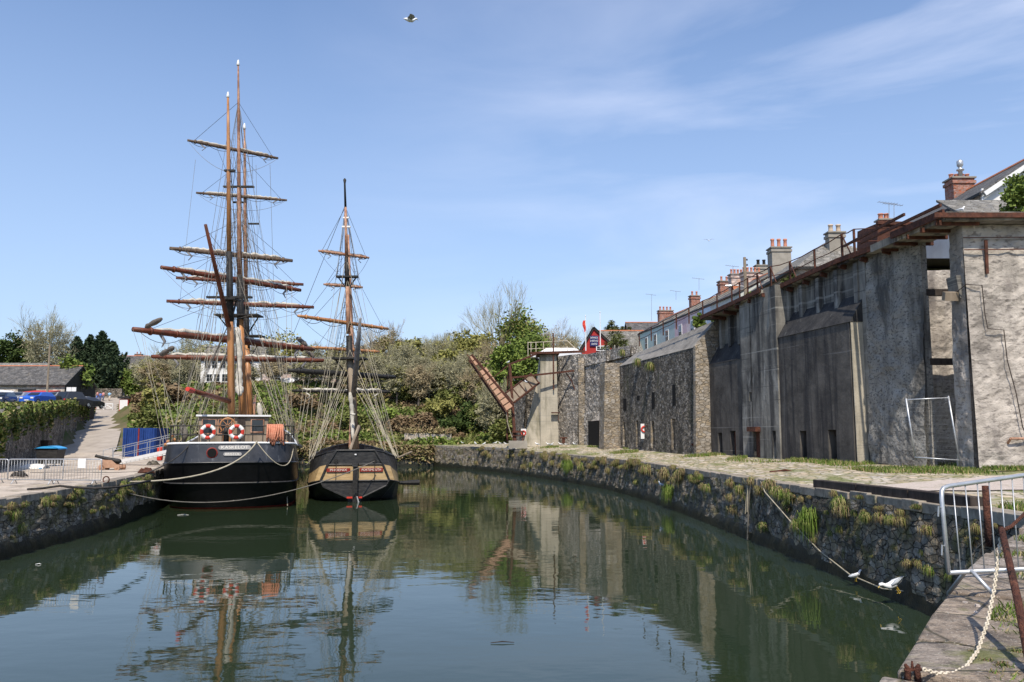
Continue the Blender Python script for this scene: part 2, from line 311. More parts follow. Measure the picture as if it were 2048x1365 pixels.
m_grassy = leafmat('dry_grass', (.3, .24, .11), (.4, .33, .17), (.17, .18, .05), 1.5)
m_gull = mat('gull_white', (.82, .82, .82), rough=.7); m_gullg = mat('gull_grey', (.4, .43, .46), rough=.7); m_beak = mat('beak_yellow', (.6, .4, .05), rough=.5)
m_skin = mat('skin', (.55, .33, .24), rough=.6); m_hair = mat('brown_hair', (.06, .035, .02), rough=.8)
# ---------------------------------------------------------------- foliage
def leaves_mesh(name, C_, size, rng, mats, midx=None, up=.25, elong=1.6, tri=False):
    """one small leaf-like face at each point of C_ (n,3), world coordinates"""
    n = len(C_); a = rng.normal(size=(n, 3)); a[:, 2] *= 1-up; a /= np.linalg.norm(a, axis=1)[:, None]+1e-9
    b = rng.normal(size=(n, 3)); b -= a*(a*b).sum(1)[:, None]; b /= np.linalg.norm(b, axis=1)[:, None]+1e-9
    s = (size*(.6+.8*rng.random(n)))[:, None]; A = a*s*elong*.5; B = b*s*.5
    v = np.stack([C_-A, C_+B*.9-A*.1, C_+A, C_-B*.9-A*.1], 1).reshape(-1, 3).astype('f')
    return faces_mesh(name, v, 4, mats, midx)
def faces_mesh(name, v, k, mats, midx=None):
    n = len(v)//k; me = bpy.data.meshes.new(name); me.vertices.add(n*k); me.vertices.foreach_set('co', np.ascontiguousarray(v, 'f').ravel())
    me.loops.add(n*k); me.loops.foreach_set('vertex_index', np.arange(n*k, dtype='i')); me.polygons.add(n)
    me.polygons.foreach_set('loop_start', np.arange(0, n*k, k, dtype='i'))
    for m in mats: me.materials.append(m)
    if midx is not None: me.polygons.foreach_set('material_index', midx.astype('i'))
    me.update(calc_edges=True); return me
def clump_points(c, rad, nclump, per, rng, csize=.28, shell=.45, flat=1.0):
    """leaf points gathered in clumps spread through an ellipsoid crown"""
    c = np.array(c); rad = np.array(rad)
    d = rng.normal(size=(nclump, 3)); d /= np.linalg.norm(d, axis=1)[:, None]; rr = shell+(1-shell)*rng.random(nclump)**.7
    lump = 1+.22*np.sin(d[:, 0]*5+c[0])*np.cos(d[:, 2]*4+c[1])
    cc = c+d*rad*(rr*lump)[:, None]; rs = rad.mean()*csize*(.5+rng.random(nclump))
    pts = np.repeat(cc, per, 0)+rng.normal(size=(nclump*per, 3))*np.repeat(rs, per)[:, None]*np.array([.6, .6, .45*flat]); return pts
def branches(mb, p, d, L, r, depth, rnd, spread=.5, n=3, sub=3, upb=.15, tips=None):
    q = p+d*L*.5+V((rnd.uniform(-1, 1), rnd.uniform(-1, 1), 0))*L*.06; e = p+d*L
    mb.tube([p, q, e], [r, r*.8, r*.62], 5 if r > .05 else 3, cap=False)
    if depth == 0:
        if tips is not None: tips.append(e)
        return
    for i in range(sub):
        nd = (d+V((rnd.uniform(-1, 1), rnd.uniform(-1, 1), rnd.uniform(-.6, 1)))*spread+V((0, 0, upb))).normalized()
        branches(mb, e if i else p+d*L*.7, nd, L*rnd.uniform(.62, .85), r*.6, depth-1, rnd, spread, n, sub, upb, tips)
# ================================================================ THE SETTING
def lerp(a, b, t): return a+(b-a)*t
def interp(x, xs, ys): return float(np.interp(x, xs, ys))
# right quay edge (x for a given y), z of its top, and the foot line of the high wall
QE = [(10.3, 16.6, 2.76), (10.35, 21, 2.7), (10.25, 26, 2.6), (10.05, 31, 2.52), (9.8, 37, 2.47), (9.5, 43, 2.43), (9.1, 50, 2.38), (8.4, 57, 2.35), (7.3, 64, 2.34), (5.4, 71, 2.36), (2.9, 78, 2.4), (.2, 86, 2.46), (-3.9, 95, 2.52), (-9.6, 104, 2.58)]
LE = [(-17.0, -40, 2.0), (-17.3, 5, 2.0), (-17.8, 28, 2.05), (-18.4, 38, 2.1), (-20.1, 47, 2.15), (-28.5, 77, 2.2), (-37, 107.5, 2.3)]
EE = [(-9.6, 104, 2.58), (-13.5, 104.6, 2.5), (-22, 106, 2.4), (-37, 107.5, 2.3)]
NE_ = [(-24, -32, 2.93), (-3.0, -2.5, 2.93), (-1.35, 0, 2.93), (2.25, 5.2, 2.93), (3.7, 7.45, 2.93), (4.75, 9, 2.93), (6.5, 11.4, 2.9), (10.3, 16.6, 2.76)]
LW = [(-25, -40), (-27, 30), (-29, 47), (-38, 66), (-47.5, 88), (-56, 108), (-64, 127), (-76, 150), (-90, 178)]
RE = [(-37, 76), (-41.6, 88), (-50.5, 108), (-60, 130), (-70, 150), (-83, 178)]
def xl(y): return interp(y, [p[1] for p in LW], [p[0] for p in LW])
def xr(y): return interp(y, [p[1] for p in RE], [p[0] for p in RE])
def qx(y): return interp(y, [p[1] for p in QE], [p[0] for p in QE])
def qz(y): return interp(y, [p[1] for p in QE], [p[2] for p in QE])
WX = [(30, -40), (26, 20), (20.6, 34), (18.2, 43), (14.1, 64), (11, 80), (6, 91), (3.5, 97), (2.5, 112)]
def wx(y): return interp(y, [p[1] for p in WX], [p[0] for p in WX])
def roadz(y): return 2.12+max(0, y-84)*.112 if y < 170 else 2.12+86*.112
def terz(y): return min(5.2+max(0, y-47)*.047, 7.5) if y < 122 else max(7.5, roadz(y))
def upz(y): return 13.35-max(0, y-43)*.047 if y > 30 else 13.35
def H(x, y):
    n = noise.noise(V((x*.06, y*.06, 0)))*.5
    if y < -45: return 2.6
    if x < xl(y)-1.5: return terz(y)-.12+max(0, y-150)*.03
    if y > 82 and x < xr(y)+.5: return roadz(y)-.12
    if x > wx(y)+2.5 and y < 42.5: return -2.5 if y > 16 and x < 40 else 2.6
    if x > wx(y)+2.5 and y < 118: return upz(y)-.15
    st = interp(x, [-60, -47, -38, -28, 0, 4], [100, 94, 92, 112, 113, 108]); top = interp(x, [-70, -40, -10, 3, 10], [9.5, 11.5, 12.8, 11, 10.6])
    if y < st-3: return -2.5
    t = min(1, max(0, (y-st)/34)); t = t*t*(3-2*t)*.6+t*.4
    return lerp(2.5, top, t)+n*2*t+max(0, y-150)*.045
g = MB(); xs = np.arange(-150, 131, 2.0); ys = np.arange(-60, 321, 2.0)
g.grid([[(x, y, H(x, y)+(0 if H(x, y) < 0 else .12*noise.noise(V((x*.5, y*.5, 3))))) for x in xs] for y in ys])
tag(g.build('terrain', m_earth, smooth=True, org=V((0, 100, 0))), kind='structure')
g = MB(); g.quad((-3000, -2000, -2.6), (3000, -2000, -2.6), (3000, 4000, -2.6), (-3000, 4000, -2.6)); tag(g.build('ground', m_earth, org=V((0, 0, -2.6))), kind='structure')
# water
def water_mat():
    m = bpy.data.materials.new('harbour_water'); m.use_nodes = True; t = m.node_tree; b = t.nodes['Principled BSDF']; l = t.links.new
    b.inputs['Base Color'].default_value = (.022, .035, .017, 1); b.inputs['Roughness'].default_value = .025; b.inputs['IOR'].default_value = 1.36; b.inputs['Specular IOR Level'].default_value = .6
    g = t.nodes.new('ShaderNodeNewGeometry')
    def nz(s, st, det):
        q = t.nodes.new('ShaderNodeMapping'); q.inputs['Scale'].default_value = st; l(g.outputs['Position'], q.inputs[0])
        n = t.nodes.new('ShaderNodeTexNoise'); n.inputs['Scale'].default_value = s; n.inputs['Detail'].default_value = det; l(q.outputs[0], n.inputs['Vector']); return n.outputs[0]
    a = nz(.55, (1, 1.5, 1), 3); c = nz(3.2, (1, 1.6, 1), 3); p = nz(.1, (1, .7, 1), 2)
    pr = t.nodes.new('ShaderNodeMapRange'); pr.inputs[1].default_value = .4; pr.inputs[2].default_value = .65; pr.inputs[3].default_value = .15; pr.inputs[4].default_value = 1.0; l(p, pr.inputs[0])
    m1 = t.nodes.new('ShaderNodeMath'); m1.operation = 'MULTIPLY'; l(c, m1.inputs[0]); m1.inputs[1].default_value = .13
    m2 = t.nodes.new('ShaderNodeMath'); m2.operation = 'MULTIPLY'; l(m1.outputs[0], m2.inputs[0]); l(pr.outputs[0], m2.inputs[1])
    m3 = t.nodes.new('ShaderNodeMath'); m3.operation = 'ADD'; l(a, m3.inputs[0]); l(m2.outputs[0], m3.inputs[1])
    bn = t.nodes.new('ShaderNodeBump'); bn.inputs['Strength'].default_value = 1; bn.inputs['Distance'].default_value = .0095; l(m3.outputs[0], bn.inputs['Height']); l(bn.outputs[0], b.inputs['Normal'])
    return m
m_water = water_mat()
g = MB(); g.quad((-60, -60, 0), (16, -60, 0), (16, 112, 0), (-60, 112, 0)); tag(g.build('water', m_water), kind='structure')
# ---------------------------------------------------------------- quay walls with relief
def resample(pl, step):
    out = [V(pl[0])]
    for a, b in zip(pl[:-1], pl[1:]):
        a, b = V(a), V(b); k = max(1, int((b-a).length/step))
        for i in range(1, k+1): out.append(a.lerp(b, i/k))
    return out
def wall_strip(mb, pl, step, zb, amp, out, cap=.0, fs=1.0, batter=.06):
    """pl: top polyline, out=+1/-1 chooses the side the face looks to"""
    pts = resample(pl, step); rows = []
    for k in range(len(pts)):
        t = (pts[min(k+1, len(pts)-1)]-pts[max(k-1, 0)]); t.z = 0; t.normalize(); n = V((t.y, -t.x, 0))*out; p = pts[k]; col = []
        nz_ = max(2, int((p.z-zb)/step)); 
        for j in range(nz_max+1):
            z = lerp(p.z-cap, zb, j/nz_max); q = V((p.x, p.y, z))
            s = V((math.floor((p.x*t.x+p.y*t.y)*fs/.62+math.floor(z/.36)*.37), 0, math.floor(z/.36)))*7.3
            d = amp*(noise.fractal(q*1.1, .8, 2, 4)*.7+noise.noise(s)*.55)+(p.z-z)*batter
            if j == 0: d = min(d, .02)
            col.append(q+n*d)
        rows.append(col)
    mb.grid(rows)
def coping(mb, pl, out, rnd, wdt=.55, th=.26, lmin=.8, lmax=1.6):
    pts = resample(pl, .3); i = 0
    while i < len(pts)-2:
        k = min(len(pts)-1, i+int(rnd.uniform(lmin, lmax)/.3)); a, b = pts[i], pts[k]; t = (b-a).normalized(); n = V((t.y, -t.x, 0)).normalized()*out
        j = rnd.uniform(-.03, .05); dz = rnd.uniform(-.03, .02); a2 = a+t*.015; b2 = b-t*.015; w0 = rnd.uniform(-.02, .02)
        o = [a2+n*j, b2+n*(j+w0), b2-n*wdt, a2-n*wdt]
        mb.box8([q+V((0, 0, dz-th)) for q in o]+[q+V((0, 0, dz+.02+rnd.uniform(-.012, .012))) for q in o]); i = k
rnd = random.Random(5)
nz_max = 16
def quay_wall(label, pl, step, out, amp=.09, batter=.06, cw=.55, cm=None):
    e = empty('quay_wall', (pl[len(pl)//2][0], pl[len(pl)//2][1], 0), label, 'quay wall')
    a = MB(); wall_strip(a, pl, step, .32, amp, out, cap=.2, batter=batter); a.build('stone_face', m_quaywall, e, smooth=False)
    off = 2.2*batter
    b = MB(); pts = resample(pl, step*1.5)
    rows = []
    for k, p in enumerate(pts):
        t = (pts[min(k+1, len(pts)-1)]-pts[max(k-1, 0)]); t.z = 0; t.normalize(); n = V((t.y, -t.x, 0))*out
        rows.append([V((p.x, p.y, z))+n*(off+w_+.06*noise.noise(V((p.x*2, p.y*2, z*3)))) for z, w_ in ((.62, -.06), (.42, .015), (.2, .05), (-.1, .07), (-1.5, .1))])
    b.grid(rows); b.build('weed_line', m_tide, e, smooth=True)
    c = MB(); coping(c, pl, out, rnd, wdt=cw); c.build('coping', cm or m_coping, e, bevel=.02)
    return e
w_right = quay_wall('dark rough stone quay wall with grass tufts under the high concrete walls', QE, .26, -1, .1)
w_end = quay_wall('low stone wall closing the far end of the dock', EE, .5, -1, .15, .25)
w_left = quay_wall('dark weedy stone quay wall on the left of the dock beside the gangway', LE, .45, 1, .1)
w_near = quay_wall('near quay wall edge running under the grey crowd barrier', NE_, .4, -1, .03, .02, cw=.9, cm=m_walk)
# ---------------------------------------------------------------- quay surfaces
g = MB(); rows = []; Y = 16.6
while Y <= 104.01:
    a = V((qx(Y)+.45, Y, qz(Y)-.005)); b = V((wx(Y)+3, Y, 2.95)); r = []
    for j in range(21):
        t = j/20; q = a.lerp(b, t); q.z = lerp(a.z, 2.93, min(1, t*1.3)); q.z += .03*noise.noise(q*.9)*min(1, j); r.append(q)
    rows.append(r); Y += 1.09
g.grid(rows); tag(g.build('quay', m_quay, smooth=True), kind='structure')
# near walkway: worn stone by the edge, turf further in
def ne_x(y): return interp(y, [p[1] for p in NE_], [p[0] for p in NE_])
g = MB(); g2 = MB(); rows = []; rows2 = []
for i in range(90):
    Y = lerp(-20, 16.6, i/89); a = V((ne_x(Y)+(.5 if Y < 16 else .3), Y, 2.915)); wid = .4
    rows.append([a+V((wid*j/8, 0, .012*noise.noise(V((a.x+j, Y*2, 0)))*(1 if 0 < j < 8 else 0))) for j in range(9)])
    c = a+V((wid, 0, 0)); rows2.append([V((lerp(c.x, 34, (j/10)**2), Y, 2.915+.12*min(1, j/2)*(1 if Y > 3 else 1)*abs(noise.noise(V((c.x+j*3, Y*.6, 5))))*1.5+(lerp(0, .0, 0)))) for j in range(11)])
g.grid(rows); tag(g.build('walkway', m_walk, smooth=True), kind='structure')
g2.grid(rows2); tag(g2.build('turf', m_grassg, smooth=True), kind='structure')
# pale gravel track crossing the quay by the pillar
g = MB(); rows = []
for i in range(40):
    t = i/39; c0 = V((12.4, 27.3, 0)).lerp(V((27, 28.5, 0)), t); rows.append([V((c0.x, c0.y+lerp(-2.0-4*t, 1.2+6.6*t*(1-t*.4)+.6*noise.noise(V((t*9, 0, 1))), j/10)+.3*noise.noise(V((t*14, j, 0))), 0)) for j in range(11)])
def quayz(x, y):
    Y = min(104, max(16.6, y)); t = (x-qx(Y)-.45)/max(1, (wx(Y)+3-qx(Y)-.45)); return lerp(qz(Y), 2.93, min(1, max(0, t*1.3)))
g.grid([[V((p.x, p.y, quayz(p.x, p.y)+.02)) for p in r] for r in rows]); tag(g.build('path', m_gravel, smooth=True), kind='structure')
g = MB(); rows = []
for i in range(40):
    Y = lerp(-40, 100, i/39); xe = interp(Y, [p[1] for p in LE], [p[0] for p in LE]); ze = interp(Y, [p[1] for p in LE], [p[2] for p in LE])
    rows.append([V((lerp(xe-.45, max(xl(Y)-1.6, -52) if Y < 92 else -52, j/10), Y, ze-.01)) for j in range(11)])
g.grid(rows); tag(g.build('left_quay', m_lquay, smooth=True), kind='structure')
g = MB(); g.grid([[V((x, lerp(interp(x, [-37, -9.6], [107.9, 104.4]) if x < -9.6 else 104, 117, j/6), 2.55 if x > -15 else 2.42)) for x in np.linspace(-50, 10, 31)] for j in range(7)]); tag(g.build('far_quay', m_grassg, smooth=True), kind='structure')
g = MB(); rows = []
for i in range(45):
    Y = lerp(78, 178, i/44); rows.append([V((lerp(xl(Y)+.1, xr(Y), j/5), Y, roadz(Y)+.02)) for j in range(6)])
g.grid(rows); tag(g.build('road', m_ramp, smooth=True), kind='structure')
g = MB(); rows = []
for i in range(60):
    Y = lerp(-40, 117, i/59); xw = wx(Y)-(.3 if Y > 60 else 0)+.8; rows.append([V((lerp(xw, 60, j/4), Y, upz(Y)+.02)) for j in range(5)])
g.grid(rows[31:]); tag(g.build('upper_street', m_asph, smooth=True), kind='structure')
# ---------------------------------------------------------------- the high harbour wall, in its own frame
N0 = V((17.6, 43, 0)); U = V((-.169, .986, 0)).normalized(); NN = V((-U.y, U.x, 0))
def Wp(s, p, z): q = N0+U*s+NN*p; return V((q.x, q.y, z))
def s_at(px, p=0, py=880):
    a = px-1024; b = 682.5-py; k = a/(F*math.cos(TH)-b*math.sin(TH)); q = N0+NN*p
    return (q.x-k*q.y)/(k*U.y-U.x)
def zt(s): return 13.38-max(0, s)*.047
def wbox(mb, s0, s1, p0, p1, z0, z1, z1b=None):
    z1b = z1 if z1b is None else z1b
    mb.box8([Wp(s0, p0, z0), Wp(s1, p0, z0), Wp(s1, p1, z0), Wp(s0, p1, z0), Wp(s0, p0, z1), Wp(s1, p0, z1b), Wp(s1, p1, z1b), Wp(s0, p1, z1)]); return mb
def wprism(mb, prof, s0, s1):
    """prof: list of (p,z) pushed from s0 to s1; z may be (z at s0, z at s1)"""
    a = [Wp(s0, p, z[0] if isinstance(z, tuple) else z) for p, z in prof]; b = [Wp(s1, p, z[1] if isinstance(z, tuple) else z) for p, z in prof]
    n = len(mb.v); k = len(prof); mb.v += [tuple(q) for q in a+b]; mb.f += [tuple(range(n, n+k)), tuple(range(n+2*k-1, n+k-1, -1))]; mb.m += [mb.cur]*2
    for i in range(k): j = (i+1) % k; mb.f.append((n+i, n+k+i, n+k+j, n+j)); mb.m.append(mb.cur)
GZ = 2.7
sC0, sC1 = s_at(1708, .85), s_at(1563, .85); sB1 = s_at(1486, .95); sA1 = s_at(1416, .85); sT0 = s_at(1853, .2); sT1 = s_at(1745, .2)
cw = empty('harbour_wall', Wp(sC0, 0, GZ), 'tall dark concrete hopper wall with sloping ledges and doorways above the quay', 'wall')
def with_openings(mb, s0, s1, p, z0, z1, ops, depth=.45):
    """a face at offset p made of strips so that the openings (s0,s1,z0,z1) are real recesses"""
    ops = sorted(ops); cur = s0
    for (a, b, c, d) in ops:
        wbox(mb, cur, a, -.5, p, z0, z1[0], z1[0]) if False else None
        wprism(mb, [(-.6, z0), (p, z0), (p, z1), (-.6, z1)], cur, a)
        if c > z0+.02: wprism(mb, [(-.6, z0), (p, z0), (p, c), (-.6, c)], a, b)
        wprism(mb, [(-.6, d), (p, d), (p, z1), (-.6, z1)], a, b)
        wprism(mb, [(-.6, c), (p-depth, c), (p-depth, d), (-.6, d)], a, b); cur = b
    wprism(mb, [(-.6, z0), (p, z0), (p, z1), (-.6, z1)], cur, s1)
def op(pxa, pxb, ya, yb, p=.85):
    a, b = s_at(pxa, p), s_at(pxb, p); Y = Wp((a+b)/2, p, 0).y; z1 = P(pxa, ya, Y).z; z0 = P(pxa, yb, Y).z; return (min(a, b), max(a, b), max(z0, GZ), z1)
m = MB()
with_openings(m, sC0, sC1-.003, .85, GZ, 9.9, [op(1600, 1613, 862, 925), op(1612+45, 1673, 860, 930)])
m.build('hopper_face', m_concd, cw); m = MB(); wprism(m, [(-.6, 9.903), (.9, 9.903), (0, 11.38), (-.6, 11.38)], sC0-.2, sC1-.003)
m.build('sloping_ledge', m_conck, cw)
m = MB(); with_openings(m, sC1, sB1-.003, .95, GZ, 13.1, [op(1506, 1520, 862, 918, .95), op(1545, 1552, 862, 918, .95), op(1501, 1508, 785, 803, .95)]); m.build('pier', m_conc, cw)
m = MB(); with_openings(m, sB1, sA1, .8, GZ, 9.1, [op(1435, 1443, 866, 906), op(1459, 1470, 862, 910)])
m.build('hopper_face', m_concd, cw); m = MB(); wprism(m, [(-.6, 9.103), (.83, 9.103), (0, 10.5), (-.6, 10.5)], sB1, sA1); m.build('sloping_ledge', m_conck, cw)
m = MB(); wprism(m, [(-.6, GZ), (0, GZ), (0, (13.3, 12.4)), (-.6, (13.3, 12.4))], sC0, sA1)
for a, b, zb in ((sC0, sC1, 11.3), (sB1, sA1, 10.6)):
    k = 4
    for i in range(k+1):
        c = lerp(a, b, i/k) if i < k else b-.35; wprism(m, [(-.1, zb-.4), (.28, zb-.4), (.28, zt(c)-.4), (-.1, zt(c)-.4)], c, c+.35)
m.build('upper_wall', m_conc, cw)
m = MB(); wprism(m, [(-.6, GZ), (.2, GZ), (.2, 13.1), (-.6, 13.1)], sT1, sC0-.003); m.build('plain_bay', m_conc, cw)
m = MB(); wprism(m, [(.2, GZ), (.8, GZ), (.86, 9.9), (.2, 11.0)], sC0-.17, sC0-.125); m.build('lit_return_strip', m_conc_b, cw)  # thin paler strip added so the bay's side looks sunlit
# doors and shutters in the openings
for a in (op(1657, 1673, 860, 930), op(1600, 1613, 862, 925)):
    m = MB(); wbox(m, a[0]+.12, a[1]-.12, .41, .47, a[2], a[3]-.35); wbox(m, a[0], a[1], .415, .5, a[3]-.3, a[3]); wbox(m, a[0]+.3, a[0]+.42, .47, .52, a[2], a[3]-.35); m.build('door', m_woodd, cw)
for a in (op(1506, 1520, 862, 918, .95), op(1435, 1443, 866, 906), op(1459, 1470, 862, 910)):
    m = MB(); wbox(m, a[0]+.03, a[1]-.03, .4, .5+(.3 if a[1]-a[0] > .9 else 0), a[2], a[3]-.06); m.build('door', m_rust, cw)
m = MB(); a = op(1506, 1520, 862, 918, .95); wbox(m, a[0]-.1, a[1]+.1, .95, 1.3, a[3]-.05, a[3]+.25); m.build('door_hood', m_rust, cw)
# textured rubble pier that ends the shaded wall
def rough_face(mb, s0, s1, p, z0, z1, step=.22, amp=.12):
    rows = []; k = int((s1-s0)/step)+1; kz = int((z1-z0)/step)+1
    for i in range(k+1):
        s = lerp(s0, s1, i/k); r = []
        for j in range(kz+1):
            z = lerp(z0, z1, j/kz); q = Wp(s, p, z); b = max(0, 1-abs(s-s0)/.8); r.append(q+NN*(amp*noise.fractal(q*.9, .7, 2.1, 4)+.3*(1-(z-z0)/(z1-z0))-.15*b*b))
        rows.append(r)
    mb.grid(rows)
rp = empty('harbour_wall', Wp(sT0, 0, GZ), 'rough grey rubble pier under the rusty deck right of the smooth concrete wall', 'wall')
m = MB(); rough_face(m, sT0, sT1, .1, GZ, 13.15); wprism(m, [(-.3, GZ), (.0, GZ), (.0, 13.15), (-.3, 13.15)], sT0+.02, sT1); m.build('rubble_face', m_conc_shade, rp)
# cross wall in the recess, sunlit
cr = empty('recess_wall', (21, 40.4, GZ), 'sunlit pale wall deep in the recess between the rubble pier and the big pillar', 'wall')
m = MB(); rows = []
for i in range(34):
    x = lerp(18.3, 25, i/33); rows.append([V((x, 40.2-.09*noise.fractal(V((x, 0, z))*1.2, .7, 2, 4), z)) for z in np.linspace(GZ, 12.3, 44)])
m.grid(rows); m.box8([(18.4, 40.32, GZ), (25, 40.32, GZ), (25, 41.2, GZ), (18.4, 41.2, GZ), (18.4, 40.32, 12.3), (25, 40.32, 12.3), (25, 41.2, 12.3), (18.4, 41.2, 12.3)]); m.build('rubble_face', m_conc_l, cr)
for z in (10.7, 7.55): m = MB(); m.bar((18.6, 37.3, z), (21.6, 37.3, z), .2, .3); m.build('cross_beam', m_woodd, cr)
# the big pillar at the right edge of the picture
pl = empty('stone_pillar', (21, 33.6, GZ), 'huge pale rendered pillar with a flood lamp at the right end of the harbour wall', 'pillar')
m = MB(); rows = []
def pil(x, z): return .07*noise.fractal(V((x*1.1, 1, z*1.1)), .7, 2.1, 4)+.06*noise.noise(V((x*3.5, 7, z*3.5)))
for i in range(47):
    x = lerp(18.75, 28, i/46); rows.append([V((x, 33.9-.25*(1-(z-GZ)/10.5)-pil(x, z)*(1 if i > 0 else .2), z)) for z in np.linspace(GZ, 13.0, 70)])
m.grid(rows); rows = []
for i in range(10):
    y = lerp(33.9, 34.95, i/9); rows.append([V((18.75-.2*(1-(z-GZ)/10.5)-(.08*noise.fractal(V((3, y*1.2, z)), .7, 2, 3) if i > 0 else 0), y-(.25*(1-(z-GZ)/10.5) if i == 0 else 0), z)) for z in np.linspace(GZ, 13.0, 60)])
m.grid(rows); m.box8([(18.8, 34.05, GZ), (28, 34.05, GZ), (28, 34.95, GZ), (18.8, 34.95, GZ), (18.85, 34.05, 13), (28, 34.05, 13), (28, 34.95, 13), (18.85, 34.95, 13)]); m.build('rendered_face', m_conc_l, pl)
m = MB(); m.prism([(18.62, 34.1, 9.95), (18.62, 34.9, 9.95), (18.5, 34.9, 10.9), (18.5, 34.1, 10.9)], (.3, 0, 0)); m.build('corbel', m_conc, pl)
m = MB(); m.box((18.35, 34.3, 10.05), (.62, .25, .36), rx=.3); m.build('flood_lamp', m_wood, pl)
m = MB(); m.mi(0).tube([(18.5, 34.1, 10.2), (18.7, 33.75, 10.45), (19.3, 33.65, 10.4), (19.35, 33.65, 9.2), (19.4, 33.6, 8.6), (20.05, 33.6, 8.55), (20.1, 33.58, 7.3), (20.35, 33.55, 6.0), (20.5, 33.5, 4.6), (20.9, 33.4, 3.4)], .022, 5); m.build('cable', m_woodd, pl)
m = MB(); m.tube([(20.0, 33.5, 4.15), (23, 33.5, 4.15)], .05, 7); m.tube([(20.0, 33.5, 4.15), (20.0, 33.75, 3.95)], .05, 6); m.build('pipe', m_spard, pl)
m = MB(); m.bar((19.6, 33.7, 12.3), (19.6, 33.75, 10.9), .12, .07); m.bar((18.7, 33.72, 11.9), (24, 33.72, 11.95), .04, .04); m.bar((18.7, 33.74, 12.42), (24, 33.74, 12.45), .04, .03); m.build('iron_strap', m_rust, pl)
# deck: concrete slab with a rusty steel edge
dk = empty('quay_deck', Wp(0, 1, 12.9), 'overhanging concrete deck with a rusty steel edge along the wall top', 'deck')
dp = lambda s: .5 if s < sC1 else 1.15
m = MB()
for a, b in zip(np.linspace(sT0+.5, sA1, 13)[:-1], np.linspace(sT0+.5, sA1, 13)[1:]): wprism(m, [(-1, (zt(a)-.3, zt(b)-.3)), (dp(a), (zt(a)-.22, zt(b)-.22)), (dp(a), (zt(a), zt(b))), (-1, (zt(a)+.02, zt(b)+.02))], a, b)
m.box8([(17.75, 33.2, 13.03), (19.25, 33.2, 13.03), (19.1, 39.5, 13.03), (17.35, 39.5, 13.03), (17.75, 33.2, 13.38), (19.25, 33.2, 13.38), (19.1, 39.5, 13.38), (17.35, 39.5, 13.38)]); m.box8([(19.255, 33.2, 13.03), (28, 33.2, 13.03), (28, 35.1, 13.03), (19.255, 35.1, 13.03), (19.255, 33.2, 13.37), (28, 33.2, 13.37), (28, 35.1, 13.37), (19.255, 35.1, 13.37)])
m.build('slab', m_conc, dk)
m = MB(); e0 = Wp(sT0+.2, 1.3, 13.3)
for i in range(12):
    a, b = lerp(sT0+.2, sA1, i/12), lerp(sT0+.2, sA1, (i+1)/12); m.bar(Wp(a, dp(a)+.05, zt(a)-.06), Wp(b, dp(a)+.05, zt(b)-.06), .1, .26)
    m.bar(Wp(a, .1, zt(a)-.42), Wp(a, dp(a)-.02, zt(a)-.34), .14, .22)
m.bar(e0, (17.6, 33.1, 13.3), .1, .3); m.bar((17.2, 33.1, 13.2), (28, 33.1, 13.2), .1, .2)
m.bar((17.1, 40, 13.62), (17.5, 33.1, 13.62), .09, .12); m.bar((17.1, 42, 13.9), (17.4, 36, 14.0), .09, .12)
for i in range(5): y = 33.6+i*1.25; m.bar((17.5, y, 13.0), (19.3, y, 13.0), .12, .2)
m.build('steel_edge', m_rust, dk)
r2 = random.Random(3)
for i in range(14):
    m = MB()
    s = r2.uniform(sT0, sA1); L_ = r2.uniform(.2, .5)
    wbox(m, s, s+r2.uniform(.3, 1.2), dp(s)-.02, dp(s), zt(s)-.18-L_*.3, zt(s)-.12); m.build('hanging_flake', m_woodd, dk)
# terrace railing
rl = empty('railing', Wp(20, 1, 12.3), 'rusty iron railing with posts along the top of the harbour wall', 'railing')
posts = [1278, 1302, 1326, 1352.5, 1378, 1406, 1435, 1465, 1481, 1497.5, 1514, 1541, 1580, 1630, 1686, 1711]
tops = []
for i, px in enumerate(posts):
    pp = .95 if px < 1560 else .4; s = s_at(px, pp, 640 if px < 1500 else 540); b = Wp(s, pp, zt(s)); lean = V((.0, 0, 1.2+(.1 if i in (14, 15) else 0)))
    m = MB(); m.bar(b, b+lean, .085 if px < 1500 else .1); m.build('post', m_rust, rl); tops.append((b, b+lean))
m = MB()
for (a, b), (c, d) in zip(tops[:-1], tops[1:]):
    mid = (b+d)/2-V((0, 0, .06)); m.tube([b, mid, d], .03, 5); m1 = a.lerp(b, .52); m2 = c.lerp(d, .52); m.tube([m1, (m1+m2)/2-V((0, 0, .05)), m2], .026, 5)
a, b = tops[-1]; m.tube([b, b+V((4, -.5, .05))], .03, 5); m.tube([a.lerp(b, .5), a.lerp(b, .5)+V((4, -.5, .05))], .026, 5)
m.build('rail', m_rust, rl)
for i in (10, 11, 12, 14): m = MB(); m.bar(tops[i][1], tops[i][0]+V((-.1, -1.3, 0)), .05); m.build('brace', m_rust, rl)
# ---------------------------------------------------------------- stone bay D with its apron
sD0, sD1 = sA1+.003, s_at(1243, 1.6)
st = empty('harbour_wall', Wp(sD0, 1, GZ), 'dark rubble wall with a sloping stone apron and tall slots behind the red lifebuoy', 'wall')
slots = [op(1246, 1251, 845, 893, 1.7), op(1272, 1277, 842, 895, 1.7), op(1302, 1309, 842, 897, 1.7), op(1343, 1351, 838, 900, 1.7)]
m = MB(); with_openings(m, sD0+.02, sD1, 1.7, GZ, 10.4, slots, .6); m.build('rubble_face', m_rubble, st)
m = MB(); wprism(m, [(-1, 10.38), (1.72, 10.38), (.2, (12.3, 11.55)), (-1, (12.3, 11.55))], sD0-.1, sD1); m.build('apron', m_apron, st)
m = MB(); wprism(m, [(-1, GZ), (1.95, GZ), (1.8, 10.42), (.15, 12.33), (-1, 12.33)], sD0-.42, sD0-.0); m.build('end_pier', m_granite, st)
